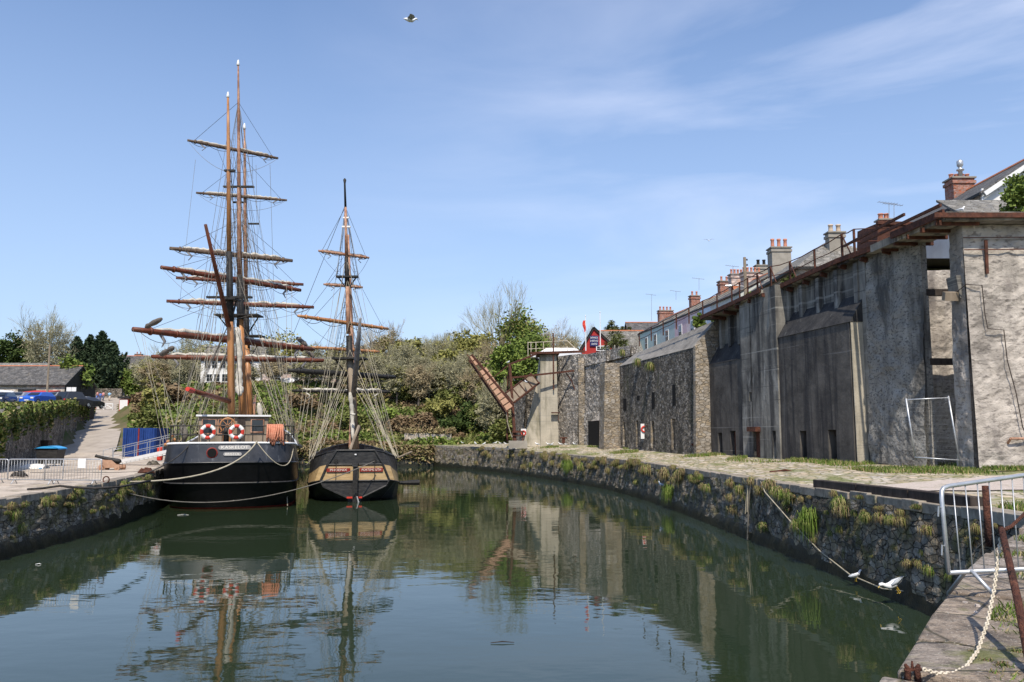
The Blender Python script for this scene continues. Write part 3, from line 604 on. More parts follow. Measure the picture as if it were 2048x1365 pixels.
for a in slots:
    m = MB(); wbox(m, a[1]-.12, a[1]+.06, 1.1, 1.74, a[2], a[3]); m.build('slot_jamb', m_granite, st)
for (px, ya, yb) in ((1251, 798, 822), (1308, 785, 818), (1350, 770, 812), (1278, 792, 801)): m = MB(); a = op(px-3, px+3, ya, yb, 1.7); wbox(m, a[0], a[1], 1.69, 1.72, a[2], a[3]); m.build('blocked_slot', m_dark, st)
# E F G H : the far bays that turn to face the dock
fw = empty('harbour_wall', P(1180, 888, 87), 'pale rubble wall of three bays with a dark doorway beside the concrete tower', 'wall')
sE = sD1; m = MB(); wprism(m, [(-1, GZ), (3.3, GZ), (3.1, 10.7), (-1, 10.7)], sE+.003, sE+1.6); m.build('pier', m_granite, fw)
def face(mb, pxa, Ya, pxb, Yb, z0, z1, amp=.12, back=1.2, step=.35, door=None):
    a = P(pxa, 880, Ya); b = P(pxb, 880, Yb); t = V((b.x-a.x, b.y-a.y, 0)); Ln = t.length; t.normalize(); n = V((-t.y, t.x, 0)); k = int(Ln/step)+1
    if n.y > 0: n = -n
    rows = []
    for i in range(k+1):
        q = V((a.x, a.y, 0))+t*Ln*i/k; rows.append([V((q.x, q.y, z))+n*(amp*noise.fractal(V((q.x, q.y, z))*.9, .7, 2, 4)+.3*(1-(z-z0)/(z1-z0))) for z in np.linspace(z0, z1, 30)])
    mb.grid(rows); A = V((a.x, a.y, 0))-n*.12; B = V((b.x, b.y, 0))-n*.12; C = B-n*back; D = A-n*back
    mb.box8([q+V((0, 0, z)) for z in (z0, z1) for q in (A, B, C, D)])
m = MB(); face(m, 1214, 84.5, 1167, 89, GZ, 12.5); m.build('rubble_face', m_paleruble, fw)
m = MB(); a = P(1158.5, 880, 88.2); m.box((a.x+.28, 88.9, 7.4), (.62, 1.2, 9.4)); m.build('pier', m_granite, fw)
m = MB(); face(m, 1160, 89, 1115, 92.5, GZ, 12.65); m.build('rubble_face', m_paleruble, fw)
m = MB(); a = P(1184, 888, 86.8); b = P(1204, 888, 85); m.bar(V((a.x, a.y, 4.1)), V((b.x, b.y, 4.1)), .9, 2.6); m.build('doorway', m_dark, fw)
m = MB(); m.prism([(a.x-.1, a.y-.3, 5.4), (b.x+.2, b.y-.4, 5.5), (b.x+.2, b.y-.1, 6.3)], (0, .5, 0)); m.build('door_hood', m_conc_l, fw)
m = MB(); face(m, 1264, 80.5, 1150, 93.5, 9.6, 12.7, .06, .6); m.build('parapet', m_paleruble, fw)
# timber shed at the foot of the pier
sh = empty('timber_shed', P(1228, 892, 80.5), 'narrow timber shed with a rusty lean-to roof against the stone pier', 'shed')
x0 = P(1219, 880, 80).x; x1 = P(1241, 880, 80).x
m = MB(); m.box(((x0+x1)/2, 81.3, 6.0), (x1-x0, 1.8, 1.9)); m.box((x0+.1, 81, 3.9), (.18, 1.6, 2.5)); m.build('boarding', m_wood, sh)
m = MB(); m.box(((x0+x1)/2-.1, 80.95, 3.9), (.12, .1, 2.6)); m.box((x1-.05, 81, 3.9), (.1, 1.5, 2.5)); m.build('door_frame', m_woodd, sh)
m = MB(); m.box((x0+.48, 80.45, 3.8), (.42, .06, 2.1)); m.build('door', m_wood, sh)
m = MB(); m.box(((x0+x1)/2, 81.8, 3.9), (x1-x0-.2, .1, 2.4)); m.build('dark_opening', m_dark, sh)
m = MB(); m.box8([(x0-.25, 80.1, 6.95), (x1+.15, 80.1, 7.3), (x1+.15, 82.3, 8.0), (x0-.25, 82.3, 7.6), (x0-.25, 80.1, 7.05), (x1+.15, 80.1, 7.4), (x1+.15, 82.3, 8.1), (x0-.25, 82.3, 7.7)]); m.build('roof', m_rustl, sh)
# I J : concrete loading tower with flared buttress
tw = empty('loading_tower', P(1095, 888, 90), 'tall concrete loading tower with flared buttress and white rails on top', 'tower')
a = P(1081, 880, 90.3); b = P(1117, 880, 90.3); c = P(1079, 715, 90.3); d = P(1113, 715, 90.3)
m = MB(); m.box8([(a.x, 90, GZ), (b.x, 90, GZ), (b.x, 94.5, GZ), (a.x, 94.5, GZ), (c.x+.1, 90.4, 12.7), (d.x, 90.4, 12.7), (d.x, 94.5, 12.7), (c.x+.1, 94.5, 12.7)]); m.build('tower_face', m_conc_b, tw)
e = P(1046, 888, 91); f = P(1074, 765, 91.4)
m = MB(); m.box8([(e.x, 91, GZ), (a.x-.003, 90.6, GZ), (a.x-.003, 96, GZ), (e.x, 96, GZ), (f.x, 91.6, f.z), (c.x+.12, 91.2, 12.4), (c.x+.12, 96, 12.4), (f.x, 96, f.z)]); m.build('buttress', m_conc_b, tw)
m = MB(); face(m, 1052, 94.5, 1029, 99, GZ, 9.8, .1, 2.5); m.build('side_wall', m_rubble, tw)
m = MB(); m.box(((c.x+d.x)/2, 92.2, 12.82), (d.x-c.x+.6, 4.8, .22)); m.bar((c.x-1, 90.2, 12.8), (P(1170, 700, 90).x, 90.2, 13.0), .15, .25); m.build('cap_beam', m_rust, tw)
m = MB()
for px in (1056, 1062, 1072, 1087, 1107, 1135, 1148): q = P(px, 706, 90.5); m.bar((q.x, 90.5, 12.3 if px < 1075 else 12.9), (q.x, 90.5, 14.1 if px < 1130 else 13.6), .06)
for z in (13.4, 14.1): m.bar((P(1056, 700, 90.5).x, 90.5, z-.1), (P(1135, 700, 90.5).x, 90.5, z+.12), .05)
m.bar((P(1135, 700, 90.5).x, 90.5, 14.2), (P(1152, 700, 90.5).x, 90.5, 13.3), .07); m.build('white_rail', m_chainw, tw)
m = MB(); q = P(1107, 745, 90); m.bar((q.x, 89.9, 8.8), (q.x, 90.1, 15), .14); m.bar(P(1022, 756, 88.5), P(1148, 742, 89.5), .16, .2)
m.tube([P(1132, 746, 89.6), P(1142, 760, 89.6), P(1150, 780, 89.6)], .06, 5); m.build('steel_girder', m_rust, tw)
m = MB(); q = P(1107, 826, 89.8); m.box((q.x+.2, 89.7, q.z), (.9, .5, .12)); m.bar((q.x+.5, 89.7, q.z), (q.x+.5, 89.7, q.z-.8), .07); m.build('bracket', m_rust, tw)
# loading chute: hinged steel boom, its mast and the trough
ch = empty('loading_chute', P(1028, 886, 86.5), 'rusty raised loading chute hinged on a steel mast above the quay', 'loading chute')
def P3(px, py, Y): return P(px, py, Y)
m = MB(); A = P(939, 713, 89); B = P(1014, 822, 86); ax = (B-A).normalized(); sd = ax.cross(V((0, 1, 0))).normalized(); 
if sd.x < 0: sd = -sd
nrm = sd.cross(ax).normalized()
for i in range(11):
    if i == 2: continue
    a0 = A.lerp(B, i/11+.01); a1 = A.lerp(B, (i+1)/11-.008); w0 = .28+min(1, i/3)*.52
    m.box8([a0, a1, a1+sd*w0, a0+sd*w0]+[q+V((0, .08, 0)) for q in (a0, a1, a1+sd*w0, a0+sd*w0)])
m.build('chute_plank', m_rustl, ch)
m = MB(); m.bar(A-ax*.3-sd*.1, B+ax*.2-sd*.1, .1, .34, up=V((0, 1, 0))); m.bar(A+sd*.28, B+sd*.86, .1, .26); m.bar(A-sd*.1+V((0, .9, -.3)), B-sd*.1+V((0, .9, -.3)), .09, .2)
for i in range(12): a0 = A.lerp(B, i/11); m.bar(a0-sd*.1, a0+sd*(.28+min(1, i/3)*.57), .07)
m.build('boom_beam', m_rust, ch)
m = MB()
for (p0, p1, w_) in ((P(1019, 729, 88), P(1030, 884, 86.4), .26), (P(1016, 752, 90), P(1014, 884, 90), .2), (P(1017, 730, 88), P(1079, 706, 90.2), .18), (P(1017, 730, 88), P(988, 755, 88.5), .1), (P(1016, 760, 90), P(1018, 728, 88), .1)): m.bar(p0, p1, w_)
m.build('mast_frame', m_rust, ch)
m = MB(); m.tube([P(1012, 822, 86), P(1016, 850, 86), P(1024, 875, 86)], .04, 5); m.build('hoist_cable', m_rope, ch); m = MB(); m.tube([P(988, 755, 88.5), P(975, 762, 87)], .03, 4); m.build('hoist_cable', m_rope, ch)
m = MB(); a0 = P(1027, 806, 87); a1 = P(1078, 766, 90); dn = V((-.2, -.7, -.35)).normalized()
tx = (a1-a0).normalized(); upv = V((-tx.z, 0, tx.x)).normalized()
m.box8([a0, a1, a1+upv*1.3, a0+upv*1.3]+[q+V((0, .5, 0)) for q in (a0, a1, a1+upv*1.3, a0+upv*1.3)]); m.build('trough', m_wood, ch)
m = MB(); m.bar(a0, a1, .3, .16); m.bar(a0+upv*1.3, a1+upv*1.3, .12)
for i in range(5): q = a0.lerp(a1, i/4)+V((0, -.06, 0)); m.bar(q, q+upv*1.3, .09)
m.build('trough_rib', m_rust, ch)
m = MB(); q = P(1036, 884, 86); m.box((q.x, 86.2, 3.0), (1.9, 1.2, .75)); m.build('footing', m_cement, ch)
m = MB(); m.box((q.x, 86.5, 3.9), (1.1, .6, .1)); [m.bar((q.x+dx, 86.4, 3.3), (q.x+dx, 86.4, 4.3), .12) for dx in (-.5, .5)]; m.bar((q.x-.6, 86.3, 4.3), (q.x+.6, 86.3, 4.3), .2); m.build('winch', m_rust, ch)
# ================================================================ SHIPS
def yard_ends(pxL, pyL, pxR, pyR, Yc):
    cL = P(pxL, pyL, 1).z-4.5; cR = P(pxR, pyR, 1).z-4.5; YL = 2*Yc*cR/(cL+cR); return P(pxL, pyL, YL), P(pxR, pyR, 2*Yc-YL)
def sag(a, b, d, n=10): 
    a, b = V(a), V(b); return [a.lerp(b, i/n)-V((0, 0, 4*d*(i/n)*(1-i/n))) for i in range(n+1)]
def rope(name, pts, r, m, par): q = MB(); q.tube(pts, r, 4, cap=True); return q.build(name, m, par)
def yard(ship, ends, r, my, sail=None, mast=None, rnd=random, foot=True, lift=None, smat=None, blocks=True):
    a, b = ends; d = b-a; n = 14; m = MB()
    pts = [a+d*i/n for i in range(n+1)]; m.tube(pts, [r*(.45+.55*math.sin(math.pi*min(1, max(0, (.06+.88*i/n))))**.6) for i in range(n+1)], 8)
    Ln = d.length; dn = d.normalized()
    for t in (.08, .2, .33, .67, .8, .92): m.tube([a+d*t-dn*.06, a+d*t+dn*.06], r*1.12, 8)
    y = m.build('yard', my, ship, smooth=True); par = y
    if sail:
        for lo, hi in ((.1, .47), (.53, .9)):
            s = MB(); k = 16; off = V((0, 0, r*.9))
            s.tube([a+d*lerp(lo, hi, i/k)+off*(1+.35*rnd.uniform(-1, 1)) for i in range(k+1)], [max(.02, .72*sail*r*(.35 if i in (0, k) else 1)*rnd.uniform(.7, 1.1)*math.sin(math.pi*(.12+.76*i/k))**.5) for i in range(k+1)], 8); s.build('furled_sail', smat or m_canvas, par, smooth=True)
        for q in (.12, .9):
            s = MB(); p0 = a+d*q; s.tube([p0, p0-V((0, 0, r*2.4))+dn*(.5 if q < .5 else -.5), p0-V((0, 0, r*4))+dn*(.25 if q < .5 else -.25)], [r*.5, r*.4, .03], 5); s.build('sail_clew', smat or m_canvasg, par, smooth=True)
    if foot:
        for lo, hi in ((.02, .26), (.2, .5), (.5, .8), (.74, .98)): rope('footrope', sag(a+d*lo, a+d*hi, Ln*.045, 8), .02, m_roped, par)
    if lift is not None:
        for q in (.06, .94): rope('lift', [a+d*q, lift], .015, m_roped, par)
    return y
def mast(ship, pts, rad, m, name='mast'):
    q = MB(); q.tube(pts, rad, 10); return q.build(name, m, ship, smooth=True)
def ladder(ship, top, feet, gap, r=.016, rm=None, name='shrouds', rr=.009, rel=True):
    m = MB()
    for f in feet: m.tube([f, top], r, 3, cap=False)
    if gap:
        zlo = max(f.z for f in feet)+.4; z = zlo
        while z < top.z-.6:
            row = [f.lerp(top, (z-f.z)/(top.z-f.z)) for f in feet]; m.tube(row, rr, 3, cap=False) if len(row) > 1 else None; z += gap
    return m.build(name, rm or m_ropeg, ship)
# ---------------------------------------------------------------- the three-masted barque
S1 = V((-15.9, 47.3, 0)); h1 = V((-.27, .963, 0)).normalized(); r1 = V((h1.y, -h1.x, 0))
def K(a, b, z): q = S1+h1*a+r1*b; return V((q.x, q.y, z))
sh1 = empty('tall_ship', K(19, 0, 0), 'large black three-masted sailing ship with two lifebuoys on its grey stern', 'sailing ship')
def loft(levels, par, K_, names, mats_, nsm=True):
    """levels: list of (z-offset fn, outline pts [(a,b)]) ; strips between consecutive levels become parts"""
    for i in range(len(levels)-1):
        rows = []
        for (zf, pts) in (levels[i], levels[i+1]):
            full = [(a, -b) for a, b in pts[::-1]]+pts[1:]
            rows.append([K_(a, b, zf(a)) for a, b in full])
        # extra rows for a curved section
        A, B = rows; m = MB(); sub = 3; rr_ = [[p.lerp(q, k/sub) for p, q in zip(A, B)] for k in range(sub+1)]; m.grid(rr_); m.build(names[i], mats_[i], par, smooth=nsm)
def dense(pts, n=5):
    out = []
    P_ = [pts[0]]+pts+[pts[-1]]
    for i in range(1, len(P_)-2):
        p0, p1, p2, p3 = [np.array(q, float) for q in P_[i-1:i+3]]
        for k in range(n):
            t = k/n; out.append(tuple(.5*((2*p1)+(-p0+p2)*t+(2*p0-5*p1+4*p2-p3)*t*t+(-p0+3*p1-3*p2+p3)*t**3)))
    out.append(tuple(pts[-1])); return out
sheer = lambda z0: (lambda a: z0-.35*math.sin(min(1, a/20)*math.pi)+max(0, a-20)*.075*(1 if z0 > 2 else .2))
flat = lambda z0: (lambda a: z0)
O_rail = dense([(0, 0), (.06, 1.5), (.3, 2.7), (.9, 3.35), (2.6, 3.6), (8, 3.8), (18, 3.85), (28, 3.3), (34, 1.9), (38.5, .02)])
O_kn = dense([(-.28, 0), (-.2, 1.55), (.12, 2.85), (.8, 3.5), (2.5, 3.75), (8, 3.9), (18, 3.95), (28, 3.25), (33.5, 1.8), (38.0, .02)])
O_st = dense([(.15, 0), (.25, 1.5), (.6, 2.8), (1.3, 3.45), (3.0, 3.75), (8, 3.9), (18, 3.95), (28, 3.15), (33, 1.7), (37.4, .02)])
O_wl = dense([(.9, 0), (1.0, 1.3), (1.5, 2.5), (2.4, 3.2), (4.2, 3.6), (8, 3.8), (18, 3.9), (28, 2.9), (33, 1.3), (36.6, .02)])
O_bt = dense([(2.0, 0), (2.1, 1.0), (2.6, 2.0), (3.6, 2.8), (5.2, 3.2), (8, 3.5), (18, 3.7), (28, 2.5), (32, 1.0), (35.8, .02)])
loft([(sheer(3.72), O_rail), (sheer(2.66), O_kn), (flat(1.5), O_st), (flat(.1), O_wl), (flat(-1), O_bt)], sh1, K, ['bulwark', 'topside', 'hull_side', 'boot_topping'], [m_greyhull, m_black, m_black, m_red])
full = [(a, -b) for a, b in O_rail[::-1]]+O_rail[1:]
m = MB(); m.tube([K(a, b, sheer(3.76)(a)) for a, b in full], .07, 6); m.build('cap_rail', m_white, sh1, smooth=True)
full = [(a, -b) for a, b in O_st[::-1]]+O_st[1:]
m = MB(); m.tube([K(a-.02, b*1.005, 1.5) for a, b in full], .05, 5); m.build('rubbing_strake', m_blackw, sh1)
full = [(a, -b) for a, b in O_kn[::-1]]+O_kn[1:]
m = MB(); m.tube([K(a, b*1.003, sheer(2.66)(a)) for a, b in full], .055, 5); m.build('knuckle_rail', m_greyhull, sh1, smooth=True)
m = MB(); k = [(a, b) for a, b in O_rail]; rows = [[K(a+.1, -b*.97, sheer(3.05)(a)), K(a+.1, b*.97, sheer(3.05)(a))] for a, b in k]; m.grid(rows); m.build('deck', m_wood, sh1)
m = MB(); m.lathe(K(-.2, -.98, 3.22), [(.0, -.05), (.3, -.05), (.3, .0), (.24, .02), (.24, .0)], 18, ax=-h1); m.build('port_ring', m_red, sh1)
m = MB(); m.lathe(K(-.21, -.98, 3.22), [(.0, .0), (.25, .0), (.25, .025), (0, .025)], 18, ax=-h1); m.build('porthole', m_dark, sh1)
up1 = (V((0, 0, 1))+h1*.27).normalized(); rot1 = facing(r1, up1)
def plaque(c, w_, hh, ship, r_, up_, m_, nm='name_board', th=.03):
    n = r_.cross(up_).normalized(); q = MB(); pts = []
    for i in range(20):
        a = 2*math.pi*i/20; x = math.cos(a); y = math.sin(a); pts.append(c+r_*((w_/2-hh/2)*(1 if x > 0 else -1)+x*hh/2)+up_*y*hh/2)
    q.prism(pts, n*th); return q.build(nm, m_, ship)
m_plq = mat('grey_plaque', (.3, .29, .28)); m_plqt = mat('pale_letter', (.72, .68, .6))
c = K(-.12, .22, 3.5); nb = plaque(c, 1.75, .25, sh1, r1, up1, m_plq); n_ = r1.cross(up1)
text('KASKELOT', .24, c+n_*.034, rot1, m_plqt, nb, width=1.45)
c = K(-.2, .12, 3.13); nb = plaque(c, .98, .2, sh1, r1, up1, m_plq); text('BRISTOL', .17, c+n_*.034, rot1, m_plqt, nb, width=.78)
# stern railing, deckhouse, wheel, buoys
m = MB(); cur = [(a, b) for a, b in ([(a, -b) for a, b in O_rail[:21][::-1]]+O_rail[1:21])]
for zz in (4.22, 4.72): m.tube([K(a+.12, b*.97, zz) for a, b in cur], .032, 5)
for i in range(0, len(cur), 2): a, b = cur[i]; m.tube([K(a+.12, b*.97, 3.7), K(a+.12, b*.97, 4.72)], .026, 5)
m.build('stern_rail', m_blackm, sh1)
dh = empty('deckhouse', K(4.6, -.1, 3.0)); dh.parent = sh1; dh.location = K(4.6, -.1, 3.0)-wo(sh1)
def kbox(m, a0, a1, b0, b1, z0, z1, K_=K): m.box8([K_(a0, b0, z0), K_(a0, b1, z0), K_(a1, b1, z0), K_(a1, b0, z0), K_(a0, b0, z1), K_(a0, b1, z1), K_(a1, b1, z1), K_(a1, b0, z1)]); return m
m = MB(); kbox(m, 3.4, 6.2, -2.05, 1.95, 3.0, 5.3); m.build('cabin_wall', m_wood, dh)
m = MB(); kbox(m, 3.2, 6.4, -2.2, 2.1, 5.3, 5.4); m.build('roof', m_white, dh)
for b0, b1, z0, z1 in ((-1.8, -1.1, 4.3, 5.1), (-.9, -.2, 4.3, 5.1), (1.0, 1.65, 4.4, 5.1)):
    m = MB(); kbox(m, 3.36, 3.4, b0, b1, z0, z1); f = m.build('window', m_glass, dh)
    m = MB(); [kbox(m, 3.33, 3.42, *q) for q in ((b0-.07, b0, z0-.07, z1+.07), (b1, b1+.07, z0-.07, z1+.07), (b0, b1, z0-.07, z0), (b0, b1, z1, z1+.07))]; m.build('window_frame', m_spard, dh)
m = MB(); kbox(m, 3.3, 3.4, .15, .6, 3.1, 5.2); m.build('door', m_woodd, dh)
def torus(m, c, R_, r_, ax, n=24, k=8, a0=0, a1=2*math.pi):
    u = ax.orthogonal().normalized(); w_ = ax.cross(u); u, w_ = (w_, u) if abs(u.z) > abs(w_.z) else (u, w_)
    st_ = int(round(n*(a1-a0)/(2*math.pi))); rows = []
    for i in range(st_+1):
        a = a0+(a1-a0)*i/st_; d = u*math.cos(a)+w_*math.sin(a); rows.append([c+d*(R_+r_*math.cos(2*math.pi*j/k))+ax*(r_*.7*math.sin(2*math.pi*j/k)) for j in range(k+1)])
    m.grid(rows)
wh = empty('steering_wheel', K(1.6, -.3, 4.75)); wh.parent = sh1; wh.location = K(1.6, -.3, 4.75)-wo(sh1)
m = MB(); torus(m, K(1.6, -.3, 4.75), .42, .05, -h1); m.build('rim', m_spar, wh, smooth=True)
for i in range(8): a = i*math.pi/4; d = r1*math.cos(a)+V((0, 0, 1))*math.sin(a); m = MB(); m.tube([K(1.6, -.3, 4.75)+d*.05, K(1.6, -.3, 4.75)+d*.56], .022, 5); m.build('spoke', m_spar, wh)
m = MB(); kbox(m, 1.7, 2.0, -.55, -.05, 3.1, 4.6); m.build('wheel_stand', m_spar, sh1)
m = MB(); m.lathe(K(.6, -.3, 3.4), [(.16, 0), (.16, .9), (.2, 1.0), (.12, 1.2), (.02, 1.25)], 10); m.build('binnacle', m_blackm, sh1, smooth=True)
def buoy(c, ax, lab, stem_r=.33, r_=.1, grp=None, parent=None):
    e = empty('lifebuoy', c-V((0, 0, stem_r+r_)), lab, 'lifebuoy', grp)
    for i in range(8):
        m = MB(); torus(m, c, stem_r, r_, ax, 32, 8, i*math.pi/4+.39, (i+1)*math.pi/4+.39); m.build('white_panel' if i % 2 else 'red_panel', m_white if i % 2 else m_bred, e, smooth=True)
    m = MB(); torus(m, c, stem_r+r_*1.12, .016, ax, 24, 5); m.build('grab_line', m_rope, e)
    return e
buoy(K(.0, -1.25, 4.38), -h1, 'red and white lifebuoy on the stern rail left of the steering wheel')
buoy(K(.0, .28, 4.38), -h1, 'red and white lifebuoy on the stern rail right of the steering wheel')
# orange rope coil
oc = empty('rope_coil', K(.4, 2.35, 3.75), 'orange rope coil hung over the stern rail of the black ship', 'rope')
m = MB()
for i in range(9): x = 1.95+i*.1; m.tube([K(.25, x, 4.8), K(.0, x+.02, 4.6), K(-.02, x+.08*math.sin(i), 4.1), K(.05, x+.12*math.sin(i), 3.85-.12*(i % 3)), K(.12, x+.1, 4.2), K(.25, x+.05, 4.78), K(.45, x, 4.6), K(.5, x, 4.0)], .05, 6)
m.build('coil_loops', m_ropeo, oc, smooth=True)
rs = random.Random(11)
# masts: (px,py,Y,radius)
def mk(ship, spec, m_, name='mast'): return mast(ship, [P(a, b, c) for a, b, c, d in spec], [d for *_, d in spec], m_, name)
mk(sh1, [(463, 872, 54, .23), (461, 660, 54, .22), (460.5, 640, 54, .2)], m_spar, 'mizzen_mast')
mk(sh1, [(460.5, 654, 54.02, .23), (458.5, 504, 54, .2)], m_blackm, 'mast_doubling')
mk(sh1, [(458.2, 504, 54.1, .155), (457, 345, 54, .13), (456.5, 262, 54, .11), (456, 196, 54, .07)], m_spar, 'topmast')
mk(sh1, [(486, 880, 65, .3), (483, 720, 65, .28), (481, 640, 65, .27)], m_spar, 'main_mast')
mk(sh1, [(481.5, 690, 65.02, .3), (479.5, 552, 65, .24)], m_blackm, 'mast_doubling')
mk(sh1, [(479.3, 555, 65.1, .2), (478, 420, 65, .16), (477.5, 300, 65, .13), (477, 200, 65, .1), (476.5, 132, 65, .06)], m_spard, 'topmast')
mk(sh1, [(502, 880, 77, .32), (497, 760, 77, .3), (493, 690, 77, .28)], m_spar, 'fore_mast')
mk(sh1, [(493.5, 700, 77.02, .3), (492, 600, 77, .25)], m_blackm, 'mast_doubling')
mk(sh1, [(492, 605, 77.1, .2), (490, 420, 77, .15), (489.5, 320, 77, .12), (489, 258, 77, .07)], m_spard, 'topmast')
for px, py, Y, s in ((456, 184, 54, 1), (476.5, 120, 65, 1), (489, 247, 77, 1)):
    m = MB(); q = P(px, py, Y); k = Y/1660*s; m.lathe(V((q.x, q.y, q.z-13*k)), [(2.2*k, 0), (3.6*k, 1.5*k), (2.6*k, 6*k), (1.4*k, 12*k), (.2*k, 13.5*k)], 10); m.build('mast_cap', m_white, sh1, smooth=True)
def top_plat(ship, px0, px1, py, Y, dy, m_=None, legs=None, nm='mast_top'):
    a = P(px0, py, Y); b = P(px1, py, Y); m = MB(); m.box(((a.x+b.x)/2, Y, a.z), (b.x-a.x, dy, .12)); m.build(nm, m_ or m_blackm, ship)
    if legs:
        c = P(*legs, Y)
        for x in (a.x+.1, b.x-.1): q = MB(); q.bar((x, Y, a.z), (c.x, Y, c.z), .09); q.build('futtock_strut', m_ or m_blackm, ship)
top_plat(sh1, 414, 504, 595, 54, .35); top_plat(sh1, 446, 476, 600, 54, 1.2, legs=(461, 650), nm='mast_top')
top_plat(sh1, 434, 521, 632, 65, 1.6, legs=(482, 690)); top_plat(sh1, 466, 526, 673, 77, 1.6, legs=(494, 730))
top_plat(sh1, 447, 508, 374, 65, .3, nm='crosstree'); top_plat(sh1, 466, 486, 405, 77, .3, nm='crosstree'); top_plat(sh1, 497, 518, 448, 77, .3, nm='crosstree'); top_plat(sh1, 449, 470, 342, 54, .25, nm='crosstree')
# yards of the main and fore masts
Ym = [((375, 281, 556, 317), 65, .15, m_yardg, 1.0, (477, 205)), ((339, 497, 585, 522), 65, .2, m_yardg, 1.0, (478, 440)), ((322, 535, 601, 581), 65, .22, m_yard, 1.0, (479, 500)), ((265.6, 659, 628, 699), 65, .27, m_yard, 1.0, (480, 590))]
Yf = [((392, 386, 574, 401), 76.6, .15, m_yardg, 1.0, (490, 320)), ((352, 556, 607, 569.5), 76.6, .2, m_yard, 1.0, (491, 470)), ((333, 602.6, 628, 615), 76.6, .22, m_yard, 1.0, (492, 520)), ((302, 713.5, 648, 721.5), 76.6, .26, m_yard, 1.0, (493, 650))]
ends_all = []
for (e4, Yc, r_, mm_, sl_, lf) in Ym+Yf:
    e_ = yard_ends(*e4, Yc); ends_all.append(e_); yard(sh1, e_, r_, mm_, sl_, rnd=rs, lift=P(lf[0], lf[1], Yc))
# crane lines, baggywrinkle, gaff and boom
m = MB(); m.tube([P(411, 450, 49), P(434, 550, 51.5), P(457, 652, 53.7)], [.1, .14, .17], 8); g_ = m.build('gaff', m_yard, sh1, smooth=True)
for q in (460, 480, 505): rope('gaff_halyard', [P(411+(q-450)*.23, q, 49+(q-450)*.02), P(459, q+60, 54)], .015, m_roped, sh1)
m = MB(); m.tube([P(379, 780, 47.5), P(458, 803, 53.8)], [.13, .17], 8); m.build('boom', m_yard, sh1, smooth=True)
m = MB(); m.tube([P(375, 778.5, 47.2), P(385, 782, 48)], [.13, .17], 8); m.build('boom_tip', m_bred, sh1)
def lump(name, pts, r_, m_, par, rnd=rs, n=8):
    q = MB(); P_ = resample(pts, .25); q.tube(P_, [r_*rnd.uniform(.7, 1.25)*(.5 if i in (0, len(P_)-1) else 1) for i in range(len(P_))], n); return q.build(name, m_, par, smooth=True)
lump('furled_spanker', [P(474, 655, 63), P(479, 700, 63), P(478, 770, 63), P(480, 790, 62)], .26, m_canvas, sh1)
lump('furled_staysail', [P(517, 806, 66), P(521, 830, 66), P(522, 870, 66)], .2, m_canvas, sh1)
lump('furled_sail_bundle', [P(365, 850, 56), P(370, 872, 56), P(368, 884, 56)], .25, m_ropeg, sh1)
for a, b in (((291, 655, 58), (323, 638, 57)), ((322, 710, 71), (347, 695, 69)), ((593, 675, 72), (614, 692, 72)), ((612, 700, 74), (628, 715, 74))): lump('baggywrinkle', [P(*a), P(*b)], .2, m_baggy, sh1)
# standing rigging
def side(a0, a1, n, b, z, K_=K): return [K_(lerp(a0, a1, i/(n-1)), b, z) for i in range(n)]
MZ, MM, MF = P(460.5, 642, 54), P(481, 640, 65), P(493, 690, 77)
for sgn in (-1, 1):
    ladder(sh1, MZ, side(5.2, 9.5, 5, 3.85*sgn, 3.6), .4); ladder(sh1, MM, side(16, 21.5, 6, 4.0*sgn, 3.6), .4); ladder(sh1, MF, side(28.5, 33, 6, 3.4*sgn, 4.3), .42)
    ladder(sh1, P(457.5, 345, 54), [P(461+sgn*q, 600, 54) for q in (30, 14)], .42); ladder(sh1, P(478, 378, 65), [P(480+sgn*q, 632, 65) for q in (42, 26, 12)], .42)
    ladder(sh1, P(490.5, 405, 77), [P(493+sgn*q, 673, 77) for q in (31, 18)], .42); ladder(sh1, P(477, 205, 65), [P(478+sgn*q, 374, 65) for q in (29, 15)], .5)
    for (tp, aa, zz, bb) in ((P(457, 345, 54), 9.8, 3.6, 3.9), (P(456.5, 262, 54), 10.2, 3.6, 3.9), (P(478, 400, 65), 22.5, 3.7, 4.0), (P(477.5, 300, 65), 23.2, 3.7, 4.0), (P(477, 202, 65), 24, 3.7, 4.0), (P(490, 410, 77), 34, 4.6, 2.9), (P(489.5, 322, 77), 34.5, 4.7, 2.8), (P(478, 400, 65), 13, 3.5, 4.0), (P(477, 202, 65), 12.2, 3.5, 4.0), (P(490, 410, 77), 26, 4.2, 3.7), (P(460, 510, 54), 3.4, 3.7, 3.7), (P(460, 510, 54), 4.2, 3.7, 3.75)):
        rope('backstay', [tp, K(aa, bb*sgn, zz)], .015, m_ropeg, sh1)
for a, b in ((P(456.5, 262, 54), P(481, 640, 65)), (P(459, 510, 54), K(17, 0, 3.6)), (P(477.5, 300, 65), P(493, 600, 77)), (P(478, 420, 65), P(493, 690, 77)), (P(481, 640, 65), K(32, 0, 4.8)), (P(477, 202, 65), P(489.5, 322, 77)), (P(490, 320, 77), K(46, 0, 8)), (P(490, 400, 77), K(44, 0, 7.4)), (P(493, 690, 77), K(41, 0, 6.5))): rope('stay', [a, b], .024, m_roped, sh1)
